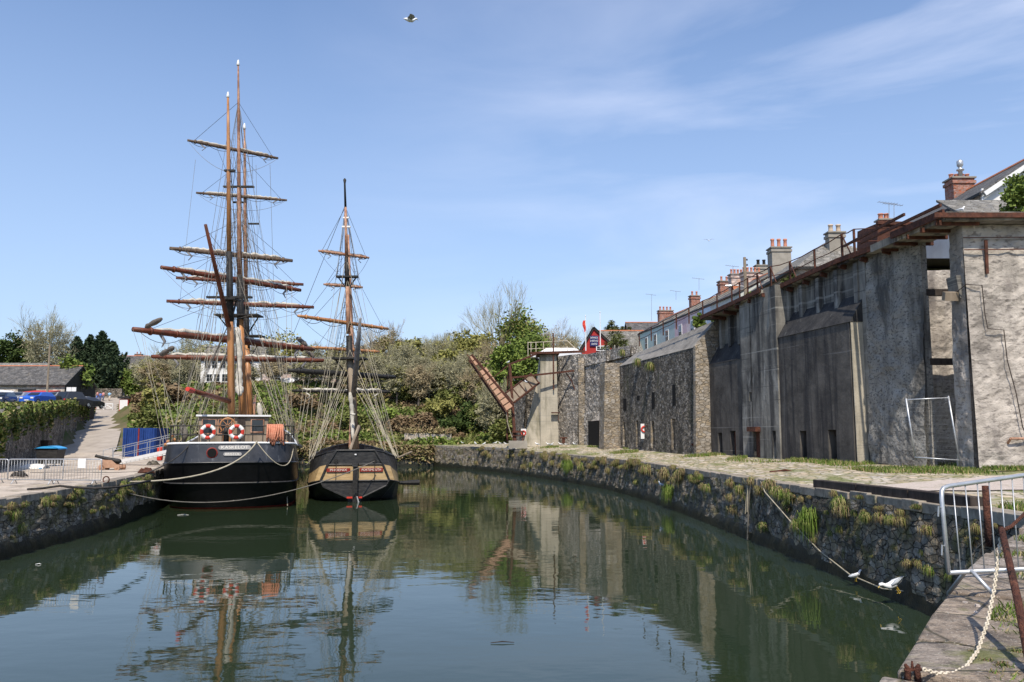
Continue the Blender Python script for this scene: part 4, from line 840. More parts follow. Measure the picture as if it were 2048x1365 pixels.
# braces and running gear seen as pale lines
for i, (a, b) in enumerate(ends_all):
    tgt = [(P(456.5, 345, 54)), (P(459, 510, 54)), (P(460, 640, 54)), K(8, -3.8, 4), P(478, 420, 65), P(480, 560, 65), P(481, 640, 65), K(20, -3.9, 4)][i]
    rope('brace', sag(a, tgt, .4, 8), .014, m_ropeg, sh1); rope('brace', sag(b, tgt if i not in (3, 7) else K(8 if i == 3 else 20, 3.8, 4), .4, 8), .014, m_ropeg, sh1)
    for t in (.3, .42, .58, .7): q = a.lerp(b, t); rope('buntline', [q, V((lerp(q.x, K(18 if i < 4 else 30, 0, 0).x, .6), lerp(q.y, (65 if i < 4 else 77), .6), q.z-2.2-rs.random()*2))], .012, m_roped, sh1) if i % 2 == 0 else None
L8 = [((283, 668, 57.5), (325, 885, 57)), ((287, 668, 57.5), (333, 885, 56.5)), ((327, 757, 53), (347, 850, 53)), ((327, 757, 53), (336, 880, 53)), ((332, 800, 52), (352, 870, 52)), ((573, 560, 60), (573, 880, 60)), ((584, 560, 60), (582, 880, 60)), ((546, 620, 62), (576, 870, 60)), ((552, 620, 62), (580, 872, 60)), ((440, 700, 60), (388, 868, 55)), ((430, 690, 62), (372, 862, 56)), ((420, 690, 62), (360, 866, 57)), ((445, 720, 58), (400, 850, 54)), ((520, 700, 64), (565, 868, 58)), ((510, 690, 64), (560, 866, 58)), ((505, 760, 55), (551, 866, 52)), ((500, 755, 55), (545, 862, 52)), ((408, 690, 64), (344, 872, 58)), ((530, 700, 66), (572, 870, 60)), ((469, 660, 56), (470, 840, 55)), ((452, 700, 57), (447, 838, 56)), ((600, 700, 70), (560, 860, 66)), ((361, 715, 70), (352, 866, 62)), ((397, 714, 70), (380, 860, 62)),
      ((432, 470, 62), (412, 660, 60)), ((436, 480, 62), (430, 680, 60)), ((505, 470, 66), (540, 700, 64)), ((500, 560, 66), (545, 780, 62)), ((512, 330, 70), (516, 560, 68)), ((440, 560, 63), (405, 780, 58)), ((391, 320, 63), (360, 600, 62)), ((540, 330, 66), (548, 600, 66)), ((412, 540, 64), (395, 800, 58)), ((450, 560, 62), (425, 830, 56))]
for a, b in L8: rope('halyard', [P(*a), P(*b)], .014, m_rope if a[1] > 540 else m_ropeg, sh1)
for i, (px, py) in enumerate(((331, 890), (336, 884), (348, 880), (568, 884), (575, 886), (560, 880), (345, 872))): m = MB(); q = P(px, py, 52 if px < 400 else 54); m.lathe(q, [(.03, -.1), (.12, 0), (.03, .1)], 8, ax=V((0, 1, 0))); m.build('block', m_spar, sh1)
m = MB(); m.tube([K(37.5, 0, 4.6), K(47, 0, 8.2)], [.3, .15], 8); m.build('bowsprit', m_spar, sh1, smooth=True)
for s in (-1, 1):
    for aa, b_ in ((7, 3.95), (19, 4.05), (31, 3.3)): m = MB(); kbox(m, aa-2.6, aa+2.8, b_*s-.12, b_*s+.12, 3.35, 3.5); m.build('channel', m_blackm, sh1)
m = MB(); m.box(K(33, 0, 4.4), (2, 2.4, 1.2), rz=.27); m.build('deck_cabin', m_wood, sh1); m = MB(); m.box(K(14, 0, 3.9), (2.4, 4, 1.3), rz=.27); m.build('deck_cabin', m_wood, sh1)
rope('mast_lanyard', [P(573, 880, 52), P(573, 960, 50.6), P(575, 1012, 49.6)], .02, m_rope, sh1)
# ---------------------------------------------------------------- the brig beside it
S2 = V((-9.9, 53, 0)); h2 = V((-.2, .98, 0)).normalized(); r2_ = V((h2.y, -h2.x, 0))
def K2(a, b, z): q = S2+h2*a+r2_*b; return V((q.x, q.y, z))
sh2 = empty('brig', K2(12, 0, 0), 'two-masted brig with an ochre band and red name boards on its black stern', 'sailing ship')
st_ = [ # a, then (b,z) at top rail, band top, band foot, tuck, keel
 (0, (1.2, 3.2), (1.72, 2.32), (2.14, 1.32), (.45, .3), (.25, -.9)), (.35, (1.75, 3.08), (2.2, 2.2), (2.5, 1.24), (.95, .2), (.5, -.9)), (1.2, (2.05, 2.95), (2.42, 2.0), (2.68, 1.16), (1.7, .1), (.9, -.9)),
 (2.6, (2.5, 2.78), (2.72, 1.75), (2.88, 1.02), (2.45, 0), (1.6, -.9)), (5, (2.9, 2.6), (3.0, 1.5), (3.08, .9), (2.95, 0), (2.3, -.9)), (9, (3.05, 2.5), (3.15, 1.35), (3.18, .85), (3.12, 0), (2.8, -.9)),
 (14, (3.05, 2.55), (3.12, 1.4), (3.15, .9), (3.05, 0), (2.6, -.9)), (19, (2.6, 2.8), (2.55, 1.6), (2.5, 1.05), (2.2, 0), (1.6, -.9)), (22.5, (1.6, 3.05), (1.45, 1.85), (1.35, 1.25), (1.0, 0), (.6, -.9)), (25, (.05, 3.3), (.05, 2.1), (.05, 1.4), (.04, 0), (.04, -.9))]
for i, (nm, mm_) in enumerate((('bulwark', m_blackw), ('ochre_band', m_ochre), ('topside', m_blackw), ('hull_bottom', m_black))):
    m = MB()
    for sg in (-1, 1):
        rows = [[K2(s[0], s[1+i][0]*sg, s[1+i][1]), K2(s[0], s[2+i][0]*sg, s[2+i][1])] for s in st_]
        m.grid(rows)
    s = st_[0]; m.quad(*[K2(0, b*sg, z) for b, z, sg in ((*s[1+i], -1), (*s[1+i], 1), (*s[2+i], 1), (*s[2+i], -1))]) if i != 2 else m.quad(K2(0, -2.14, 1.32), K2(0, 2.14, 1.32), K2(0, 1.95, .95), K2(0, .45, .3), K2(0, -.45, .3), K2(0, -1.95, .95))
    if i == 2: m.v += []
    m.build(nm, mm_, sh2)
for sg in (-1, 1):
    m = MB(); m.tube([K2(s[0], s[1][0]*sg, s[1][1]) for s in st_], .06, 5); m.build('cap_rail', m_blackw, sh2)
    m = MB(); m.tube([K2(-.03, 1.2*sg, 3.2), K2(-.05, 1.72*sg, 2.32), K2(-.05, 2.14*sg, 1.32), K2(-.03, 1.95*sg, .97), K2(-.03, .5*sg, .28)], .07, 5); m.build('corner_moulding', m_blackw, sh2)
    m = MB(); m.tube([K2(s[0]-.02, (s[3][0]+.02)*sg, s[3][1]) for s in st_], .05, 4); m.build('moulding', m_blackm, sh2)
m = MB(); m.tube([K2(-.04, -1.75, 2.32), K2(-.04, 1.75, 2.32)], .05, 5); m.tube([K2(-.04, -2.14, 1.3), K2(-.04, 2.14, 1.3)], .06, 5); m.tube([K2(-.03, -1.2, 3.2), K2(-.03, 1.2, 3.2)], .06, 5); m.build('transom_moulding', m_blackw, sh2)
m = MB(); rows = [[K2(s[0]+.1, -s[1][0]*.97, s[1][1]-.75), K2(s[0]+.1, s[1][0]*.97, s[1][1]-.75)] for s in st_]; m.grid(rows); m.build('deck', m_wood, sh2)
rd = MB(); rd.bar(K2(-.28, 0, 2.2), K2(-.2, 0, -.6), .3, .3, up=h2); rd.bar(K2(-.16, 0, .6), K2(-.1, 0, -.6), .8, .2, up=r2_); rd.build('rudder', m_blackm, sh2)
m = MB(); m.bar(K2(-.33, 0, 2.4), K2(-.33, 0, 2.2), .36, .36); m.build('rudder_head', m_blackw, sh2)
m = MB(); m.bar(K2(-.2, -.5, .28), K2(-.2, .45, .28), .1, .1); m.build('red_waterline', m_bred, sh2); m = MB(); m.bar(K2(-.45, .1, .35), K2(-.3, .25, -.1), .1, .06); m.build('white_mark', m_white, sh2)
for sg, tx, wd in ((-1, 'PHOENIX', 1.05), (1, 'PORTSMOUTH', 1.2)):
    c = K2(-.06, sg*1.02-.02, 1.98); q = MB(); q.box(c, (1.45, .05, .23), rz=math.atan2(r2_.y, r2_.x)); nb = q.build('name_board', m_red, sh2); text(tx, .2, c-h2*.03, facing(r2_, V((0, 0, 1))), m_plqt, nb, width=wd)
    m = MB(); m.bar(K2(-.12, sg*1.2, 2.5), K2(-.12, sg*1.2, 1.35), .03); m.build('transom_chain', m_blackm, sh2)
    m = MB(); torus(m, K2(-.12, sg*1.2, 2.55), .1, .03, -h2, 12, 6); m.build('ring_bolt', m_blackm, sh2)
m = MB(); m.box(K2(-.06, 0, 2.95), (.12, .05, .08)); m.build('stern_light', m_white, sh2)
b0, b1 = K2(6, 3.2, .75), K2(6.4, 4.6, .75); m = MB(); m.tube([b0, b1], [.12, .2], 7); m.build('cathead_boom', m_blackm, sh2); m = MB(); m.tube([K2(4.5, 3.0, 2.6), K2(4.2, 3.9, 3.0)], .07, 6); m.build('davit', m_wood, sh2)
mk(sh2, [(709, 898, 61, .26), (704, 780, 61, .25), (700, 715, 61, .24)], m_wood, 'main_mast')
mk(sh2, [(702, 790, 61.3, .27), (698, 672, 61.2, .22)], m_blackm, 'mast_doubling')
mk(sh2, [(696.5, 668, 61, .16), (695, 574, 61, .15)], m_spard, 'topmast'); mk(sh2, [(695, 577, 61.2, .2), (692.5, 515, 61, .14)], m_blackm, 'mast_doubling')
mk(sh2, [(693, 516, 61, .13), (691, 415, 61, .09)], m_spard, 'topgallant_mast'); mk(sh2, [(691, 416, 61, .09), (689.5, 368, 61, .07), (689.5, 360, 61, .12), (689.5, 357, 61, .03)], m_blackm, 'mast_pole')
mk(sh2, [(712, 898, 71, .25), (706, 760, 71, .24), (700, 600, 71, .18), (696, 470, 71, .1)], m_spard, 'fore_mast')
top_plat(sh2, 667, 733, 718, 61, 1.4, legs=(701, 760)); top_plat(sh2, 673, 716, 554, 61, .5, legs=(695, 580)); top_plat(sh2, 684, 701, 454, 61, .15, m_white, nm='crosstree'); top_plat(sh2, 686, 698, 436, 61, .15, m_white, nm='crosstree')
for (e4, Yc, r_, mm_, sl_, lf, sm_) in (((637, 502, 738, 516), 61, .12, m_spard, .9, (691, 415), m_canvasg), ((647, 569, 725.5, 575), 70, .12, m_spard, .9, (696, 500), m_canvasg), ((596, 632, 776, 658), 61, .15, m_spar, 0, (694, 520), None), ((624, 695, 759, 704), 70.5, .14, m_spar, 0, (698, 600), None), ((577, 741, 790, 755), 61, .2, m_blackm, 0, (698, 680), None), ((584, 782, 780, 784), 70.5, .16, m_blackm, 1.2, (703, 700), m_canvas)):
    e_ = yard_ends(*e4, Yc); yard(sh2, e_, r_, mm_, sl_, rnd=rs, lift=P(lf[0], lf[1], Yc), smat=sm_)
    rope('brace', sag(e_[0], P(700, 560 if e4[1] < 600 else 700, 71 if Yc < 65 else 61), .4, 8), .014, m_ropeg, sh2); rope('brace', sag(e_[1], P(700, 560 if e4[1] < 600 else 700, 71 if Yc < 65 else 61), .4, 8), .014, m_ropeg, sh2)
m = MB(); m.tube([P(721, 637, 56), P(716, 690, 57.5), P(707, 792, 60.4)], [.08, .17, .2], 8); m.build('gaff', m_canvasg, sh2, smooth=True)
lump('furled_mainsail', [P(700, 785, 60), P(704, 820, 60), P(706, 880, 59.6)], .15, m_canvas, sh2); lump('sail_bundle', [P(701, 828, 59), P(710, 830, 59)], .16, m_canvas, sh2)
lump('dark_bundle', [P(718, 850, 59), P(715, 872, 59)], .18, m_woodd, sh2); m = MB(); m.tube([P(718, 852, 57), P(700, 900, 56)], .1, 6); m.build('boom', m_wood, sh2)
M2, M3 = P(700, 720, 61), P(706, 760, 71)
for sg in (-1, 1):
    ladder(sh2, M2, side(6.4, 10.4, 6, 3.1*sg, 2.5, K2), .34, .016, rm=m_rope); ladder(sh2, M3, side(17, 20, 5, 2.7*sg, 2.7, K2), .42, .014, rm=m_rope)
    ladder(sh2, P(695, 556, 61), [P(700+sg*q, 718, 61) for q in (33, 24, 14)], .38, .018, rm=m_roped); ladder(sh2, P(691, 412, 61), [P(695+sg*q, 554, 61) for q in (21, 15)], .45, .018, rm=m_roped)
    for tp, aa in ((P(695, 560, 61), 10.8), (P(695, 560, 61), 5.6), (P(691, 412, 61), 11.4), (P(692, 515, 61), 5.0), (P(692, 515, 61), 11.8), (P(698, 600, 71), 21), (P(696, 480, 71), 21.6), (P(700, 640, 61), 3.6), (P(700, 700, 61), 4.4), (P(700, 740, 61), 2.2)): rope('backstay', [tp, K2(aa, 3.05*sg if aa > 4.5 else 2.7*sg, 2.6)], .015, m_rope, sh2)
    for i in range(4): rope('halyard', [P(700+sg*(6+5*i), 770-14*i, 60), K2(3+i*1.3, 2.8*sg, 2.7)], .014, m_rope, sh2)
for a, b in ((P(691, 412, 61), P(698, 600, 71)), (P(700, 715, 61), K2(22, 0, 3.2)), (P(696, 480, 71), K2(32, 0, 6.6)), (P(703, 700, 71), K2(29, 0, 5.4)), (P(691, 410, 61), P(560, 735, 77)), (P(695, 560, 61), P(614, 650, 66))): rope('stay', [a, b], .02, m_ropeg, sh2)
for a, b in (((616, 770, 56), (600, 860, 55)), ((622, 775, 57), (606, 880, 55)), ((625, 790, 56), (618, 925, 54.6)), ((660, 740, 58), (640, 900, 56)), ((668, 750, 58), (648, 890, 56)), ((684, 740, 58), (662, 880, 56)), ((738, 745, 60), (772, 900, 57)), ((730, 760, 60), (764, 890, 57)), ((690, 790, 58), (675, 880, 56)), ((608, 760, 58), (596, 860, 58))): rope('halyard', [P(*a), P(*b)], .015, m_rope, sh2)
m = MB(); m.tube([K2(24, 0, 2.9), K2(32.5, 0, 6.8)], [.26, .12], 8); m.build('bowsprit', m_spard, sh2, smooth=True)
# dark tarred rigging that fills the gaps between the pale lines
for (x0, y0, Y0, x1, y1, Y1) in ((460, 600, 54, 400, 866, 57), (462, 600, 54, 520, 866, 57), (478, 560, 65, 428, 860, 64), (481, 560, 65, 548, 862, 66), (492, 640, 77, 440, 862, 80), (494, 640, 77, 572, 860, 80), (478, 440, 65, 395, 640, 62), (479, 440, 65, 556, 640, 68), (457, 360, 54, 470, 560, 60), (490, 450, 77, 520, 680, 78), (477, 290, 65, 445, 520, 63), (478, 290, 65, 520, 560, 66)): rope('tarred_line', [P(x0, y0, Y0), P(x1, y1, Y1)], .016, m_roped, sh1)
for (x0, y0, Y0, x1, y1, Y1) in ((696, 580, 61, 668, 718, 61), (697, 580, 61, 731, 718, 61), (699, 660, 61, 655, 900, 62), (700, 660, 61, 760, 900, 62), (702, 700, 71, 676, 898, 72), (703, 700, 71, 752, 898, 72), (694, 520, 61, 655, 700, 60), (694, 520, 61, 742, 690, 62), (700, 640, 61, 630, 860, 60), (700, 640, 61, 775, 880, 60), (692, 430, 61, 672, 560, 61), (692, 430, 61, 718, 560, 61)): rope('tarred_line', [P(x0, y0, Y0), P(x1, y1, Y1)], .016, m_roped, sh2)
# mooring ropes
def line3(label, pts, r_, m_): 
    q = MB(); q.tube(pts, r_, 5); return tag(q.build('mooring_rope', m_, smooth=True), label, 'rope')
def cat3(a, b, c, n=16):
    a, b, c = V(a), V(b), V(c); ctrl = b*2-(a+c)/2; return [a*(1-t)**2+ctrl*2*t*(1-t)+c*t*t for t in [i/n for i in range(n+1)]]
line3('pale mooring rope sweeping from the black ship stern down to the left quay', cat3(P(514, 883, 46.9), P(420, 945, 44.5), P(222, 964, 41.5)), .045, m_rope)
line3('dark mooring rope from the port side of the black stern to the left quay', cat3(P(381, 886, 47), P(330, 930, 45), P(225, 970, 41.0)), .035, m_roped)
line3('long thin rope sagging low across both sterns from the brig to the quay', cat3(P(749, 923, 52.6), P(480, 1001, 45.8), P(210, 972, 40.8), 24), .03, m_ropeg)
line3('slack rope loop hanging from the starboard quarter of the black ship', cat3(P(514, 885, 46.9), P(566, 932, 47.5), P(587, 890, 49.5)), .03, m_rope)
line3('short rope tying the two ships together', cat3(P(587, 893, 52), P(604, 930, 53.5), P(625, 915, 55)), .03, m_ropeg)
# ================================================================ VEGETATION
def nrng(s): return np.random.default_rng(s)
def tree(label, px, Y, top, halfw, mt, kind='leafy', seed=1, n=70, size=.34, base=None, group=None, name='tree', cat='tree', low=.25, mats=None):
    """px, top: where the crown stands and how high it reaches in the picture; halfw in pixels"""
    X = P(px, top, Y).x; zt_ = P(px, top, Y).z; z0 = base if base is not None else H(X, Y)
    if z0 < -1: z0 = 2.4
    rw = halfw/1660*Y; hgt = zt_-z0; rd_ = random.Random(seed); e = empty(name, (X, Y, z0), label, cat, group)
    if kind in ('bare', 'mixed'):
        m = MB(); m.tube([(X, Y, z0-.3), (X, Y, z0+hgt*.3)], [hgt*.028, hgt*.02], 6); m.build('trunk', m_bark, e)
        m = MB(); 
        for i in range(5): a = i*1.257+rd_.random(); branches(m, V((X, Y, z0+hgt*(.2+.05*i))), V((math.cos(a)*.75*rw/hgt*2, math.sin(a)*.75*rw/hgt*2, .8)).normalized(), hgt*.26, hgt*.011, 5, rd_, .55, 3, 3 if hgt > 5 else 2)
        m.build('branches', mt, e)
        if kind == 'bare': 
            cp = clump_points((X, Y, z0+hgt*.62), (rw*.95, rw*.9, hgt*.38), n*2, 34, nrng(seed), .22, .3); me = leaves_mesh('twigs', cp, size*.34, nrng(seed+1), [mt], elong=4.5); link_mesh('crown', me, e)
            if seed % 2 == 0 and name == 'tree' and seed > 30: link_mesh('young_leaves', leaves_mesh('young_leaves', clump_points((X, Y, z0+hgt*.6), (rw*.9, rw*.85, hgt*.36), n, 34, nrng(seed+5), .24, .3), size*.6, nrng(seed+6), [m_leafo]), e)
            return e
    else:
        m = MB(); m.tube([(X, Y, z0-.3), (X+.1, Y, z0+hgt*.35), (X, Y, z0+hgt*.7)], [hgt*.03+.05, hgt*.02+.03, .04], 6)
        for i in range(5): a = i*1.3+seed; m.tube([(X, Y, z0+hgt*(.25+i*.08)), (X+math.cos(a)*rw*.6, Y+math.sin(a)*rw*.6, z0+hgt*(.45+i*.09))], [hgt*.01+.03, .02], 4)
        m.build('trunk', m_bark, e)
    if kind == 'mixed': mt2 = mats or m_leafg; cp = clump_points((X+rw*.45, Y-1, z0+hgt*.55), (rw*.72, rw*.68, hgt*.44), n*2, 44, nrng(seed), .26, .35); link_mesh('crown', leaves_mesh('leaves', cp, size, nrng(seed+1), [mt2, m_leafo, m_leafb], (nrng(seed+9).random(len(cp))*2.99).astype(int)), e); return e
    if kind == 'conifer':
        rg = nrng(seed); pts = []
        for k in range(n):
            t = rg.random()**.8; a = rg.random()*6.28; r_ = rw*(1-t)**.7*(.3+1.0*rg.random())*(1+.3*math.sin(a*3+seed+t*5)); zc = z0+hgt*(.06+.86*t); L_ = hgt*.1*(1.25-t)
            for q in range(46): u = rg.random(); sp = (1-u)*.3*hgt*.055+.03; pts.append((X+math.cos(a)*(r_*.45+r_*.6*u)+rg.normal()*sp, Y+math.sin(a)*(r_*.45+r_*.6*u)+rg.normal()*sp, zc+u*u*L_*3.4+rg.normal()*sp*.7))
        for q in range(60): u = rg.random(); pts.append((X+rg.normal()*.25*(1-u), Y+rg.normal()*.25*(1-u), z0+hgt*(.86+.14*u)))
        link_mesh('crown', leaves_mesh('needles', np.array(pts), size, rg, [mt], elong=2.2), e); return e
    cp = clump_points((X, Y, z0+hgt*(low+.5*(1-low)+.06)), (rw, rw*.9, hgt*(1-low)*.52), n, 60, nrng(seed), .27, .4)
    link_mesh('crown', leaves_mesh('leaves', cp, size, nrng(seed+1), [mt]+(mats or [])), e); return e
G = 'trees along the skyline behind the dock'
tree('dark green round tree at the left edge behind the long shed', 18, 150, 681, 34, m_leafd, seed=3, n=90)
tree('mid green tree peeping over the shed roof beside the tall bare tree', 52, 156, 690, 22, m_leafg, seed=4, n=60)
tree('tall bare round tree beside the utility pole over the shed', 97, 148, 645, 42, m_twig, 'bare', seed=5, n=130)
tree('bright green round bush at the gable of the long shed', 145, 116, 729, 31, m_leafg, seed=6, n=90, mats=[m_leafb])
for i, (px, tp, hw, Y, lb) in enumerate(((155, 675, 26, 166, 'dark conifer with spiky top, leftmost of the four beside the ramp'), (181, 671, 24, 169, 'dark conifer with a split top, second from left beside the ramp'), (205, 664, 27, 167, 'tallest dark conifer of the clump beside the ramp'), (226, 684, 34, 165, 'dark conifer with spreading boughs, rightmost of the clump beside the ramp'))):
    tree(lb, px, Y, tp, hw, m_leafc, 'conifer', seed=20+i, n=230, size=.4, group='dark conifers beside the ramp')
spec = [(304, 152, 718, 34, m_twig, 'bare', 'slim bare tree left of the white house'), (345, 150, 700, 36, m_twig, 'bare', 'pale bare tree left of the barque masts'), (392, 172, 682, 44, m_twig, 'bare', 'large bare tree behind the white house'), (520, 165, 700, 40, m_twig, 'bare', 'bare tree between the two ships masts, nearer the barque'), (565, 168, 678, 52, m_leafo, 'leafy', 'tall domed olive tree behind the barque starboard yards'), (628, 158, 694, 36, m_twig, 'bare', 'bare tree left of the brig mast'), (672, 162, 700, 34, m_leafo, 'leafy', 'olive tree right behind the brig mast'),
        (722, 156, 690, 38, m_twigr, 'bare', 'reddish bare tree just right of the brig mast'), (775, 160, 662, 44, m_twigr, 'bare', 'tall reddish bare tree right of the brig yards'), (818, 154, 688, 30, m_leafo, 'leafy', 'small olive tree above the ruined cottage'), (862, 158, 680, 36, m_twig, 'bare', 'slender bare tree above the ruined cottage'), (905, 160, 668, 34, m_twig, 'bare', 'grey bare tree left of the olive tree cluster'), (925, 156, 668, 36, m_leafo, 'leafy', 'olive budding tree left of the raised chute'), (958, 152, 672, 30, m_leafo, 'leafy', 'yellowish olive tree behind the tip of the raised chute'),
        (1012, 160, 614, 62, m_twig, 'mixed', 'tallest skyline tree, half bare and half in green leaf'), (1012, 134, 690, 34, m_leafb, 'leafy', 'bright green tree below the tallest skyline tree'), (1062, 150, 672, 34, m_leafg, 'leafy', 'fresh green tree right of the tallest skyline tree'), (1100, 200, 662, 42, m_twigr, 'bare', 'far reddish tree over the white tower rails'), (1142, 205, 672, 38, m_twig, 'bare', 'far grey tree left of the red gabled building'), (1065, 210, 660, 40, m_leafo, 'leafy', 'far olive tree on the horizon right of the tallest tree'),
        (745, 146, 712, 26, m_leafo, 'leafy', 'low olive tree below the reddish bare tree'), (700, 148, 716, 26, m_twig, 'bare', 'low pale bare tree behind the brig shrouds'), (890, 144, 706, 30, m_leafo, 'leafy', 'low olive tree right of the ruined cottage'), (845, 140, 714, 24, m_twig, 'bare', 'low bare tree standing in front of the ruined cottage'), (945, 142, 706, 32, m_twig, 'bare', 'bare thicket tree just left of the chute tip'), (985, 140, 712, 28, m_leafo, 'leafy', 'olive tree right of the chute tip'), (455, 174, 704, 44, m_leafo, 'leafy', 'olive tree behind the mizzen mast'), (270, 165, 742, 26, m_leafg, 'leafy', 'small green tree right of the brick house')]
for i, (px, Y, tp, hw, mt, kd, lb) in enumerate(spec): tree(lb, px, Y, tp, hw, mt, kd, seed=40+i, n=70 if kd == 'leafy' else 90, size=.36, group=G, low=.12, mats=None)
TB = [(318, 140, 722, 34), (372, 138, 716, 30), (486, 136, 728, 30), (548, 138, 716, 30), (612, 134, 722, 30), (660, 137, 716, 30), (712, 135, 730, 26), (760, 137, 706, 32), (795, 132, 728, 26), (838, 130, 735, 24), (875, 134, 722, 28), (915, 131, 726, 26), (950, 128, 742, 26), (806, 146, 690, 30), (885, 150, 690, 32), (980, 138, 690, 28)]
WH = ['left of the barque shrouds', 'behind the barque port shrouds', 'just right of the mizzen mast', 'right of the barque rigging', 'between the ships', 'behind the brig main yard', 'right of the brig mast foot', 'over the brig starboard shrouds', 'left of the ruined cottage', 'in front of the ruined cottage', 'right of the ruined cottage', 'on the bank left of the chute', 'close by the chute tip', 'above the ruined cottage', 'above and right of the ruined cottage', 'between the chute tip and the bright green tree']
for i, (px, Y, tp, hw) in enumerate(TB): tree('thin bare grey-brown tree '+WH[i], px, Y, tp, hw, m_twig if i % 3 else m_twigr, 'bare', seed=140+i, n=60, size=.34, group='thin bare trees along the top of the bank')
B_ = 'bushes on the bank behind the dock'
rb = random.Random(8); bl = [(288, 118, 790, 24, 'rusty brown bush beside the blue gates', m_leafr), (312, 112, 780, 26, 'tall olive bush behind the blue gates', m_leafo), (276, 108, 832, 16, 'green bush right of the red kiosk', m_leafs), (298, 96, 822, 20, 'low dark bush above the blue gates', m_leafs), (340, 115, 775, 34, 'brown bush left of the barque shrouds', m_leafr), (395, 128, 785, 32, 'dark bush behind the barque deckhouse', m_leafs), (540, 126, 790, 34, 'green bush between the sterns', m_leafg), (600, 124, 792, 34, 'brown scrub bush behind the brig port shrouds', m_leafr),
      (650, 130, 780, 30, 'dull green bush behind the brig mainsail', m_leafs), (770, 124, 822, 26, 'yellow green bush right of the brig shrouds', m_leafb), (745, 132, 785, 30, 'dull olive bush over the brig starboard shrouds', m_leafo), (820, 134, 782, 32, 'dark bush under the ruined cottage', m_leafs), (850, 121, 830, 24, 'russet bush above the low grey wall', m_leafr), (905, 131, 782, 34, 'green brown bush on the upper bank near the chute', m_leafs), (940, 124, 815, 30, 'dark green bush at mid bank left of the chute', m_leafd), (905, 119, 842, 26, 'dark low bush right of the low grey wall', m_leafd), (975, 120, 800, 34, 'large dark bush under the raised chute', m_leafs), (1005, 108, 840, 24, 'brown dense bush at the foot of the chute mast', m_leafs), (700, 122, 826, 30, 'bramble bush behind the brig deck', m_leafs), (560, 120, 840, 28, 'low bramble right of the barque deckhouse', m_leafs), (480, 122, 830, 30, 'bramble behind the barque deckhouse', m_leafg), (880, 126, 805, 28, 'olive bush in the middle of the bank', m_leafo), (800, 120, 838, 24, 'pale dry bush over the left end of the low grey wall', m_leafr)]
for i, (px, Y, tp, hw, lb, mt) in enumerate(bl): tree(lb, px, Y, tp, hw, mt, seed=90+i, n=60, size=.3, group=B_, name='bush', cat='bush', low=.0)
tree('spiky grey leafless bush in front of the chute mast foot', 990, 112, 778, 36, m_twig, 'bare', seed=77, n=120, name='bush', cat='bush', group=B_)
tree('thin bare multi-stemmed shrub on the bank below the ruined cottage', 858, 132, 742, 26, m_twig, 'bare', seed=78, n=40, name='bush', cat='bush', group=B_)
def scatter(n, xr_, yr_, seed, cond=None, hh=.5, dens=None):
    rg = nrng(seed); out = []
    while len(out) < n:
        x, y = rg.uniform(*xr_), rg.uniform(*yr_); h_ = H(x, y)
        if h_ < 1 or (cond and not cond(x, y)): continue
        c = noise.noise(V((x*.22, y*.22, 7)));
        out.append((x, y, h_+max(0, (.5+c))*hh*rg.random()*2))
    return np.array(out)
pts = scatter(72000, (-76, 8), (84, 158), 5, lambda x, y: x > xr(y)+.8)
cl = np.array([noise.noise(V((p[0]*.16, p[1]*.16, 2)))+.35*noise.noise(V((p[0]*.7, p[1]*.7, 4))) for p in pts]); mi_ = np.where(cl > .2, 1, np.where(cl < -.16, 2, 0)); mi_[nrng(1).random(len(pts)) < .1] = 3
tag(link_mesh('scrub', leaves_mesh('scrub', pts, .34, nrng(6), [m_leafs, m_leafr, m_leafg, m_grassy], mi_)), 'dense scrub and brambles covering the bank behind the dock', 'scrub', kind='stuff')
pts = scatter(9000, (-92, -30), (50, 130), 9, lambda x, y: x < xl(y)-1.4 and x > xl(y)-7, hh=.35)
tag(link_mesh('ground_cover', leaves_mesh('ground_cover', pts, .22, nrng(7), [m_leafs, m_leafg, m_grassy], (nrng(8).random(len(pts))*3).astype(int))), 'weeds and ivy on the terrace over the left retaining wall', 'weeds', kind='stuff')
rg = nrng(88); n = 46000; x = rg.uniform(-72, 30, n); Y = rg.uniform(160, 186, n); tt = rg.random(n)**.8
hh = np.array([8.5+4.5*noise.noise(V((a*.11, 0, 1)))+2.5*noise.noise(V((a*.4, b*.1, 3)))+1.2*noise.noise(V((a*1.3, b*.3, 8))) for a, b in zip(x, Y)])
pts = np.stack([x, Y, 10.5+hh*tt], 1); mi_ = np.array([2 if noise.noise(V((a*.13, 4, 1))) > -.2 else (1 if noise.noise(V((a*.2, 9, 1))) > .1 else 0) for a in x]); mi_[rg.random(n) < .3] = 0
tag(link_mesh('wood', leaves_mesh('wood', pts, .3, rg, [m_twig, m_twigr, m_leafo], mi_, elong=3)), 'brown far-off wood of bare trees on the hill behind the bank', 'wood', kind='stuff')
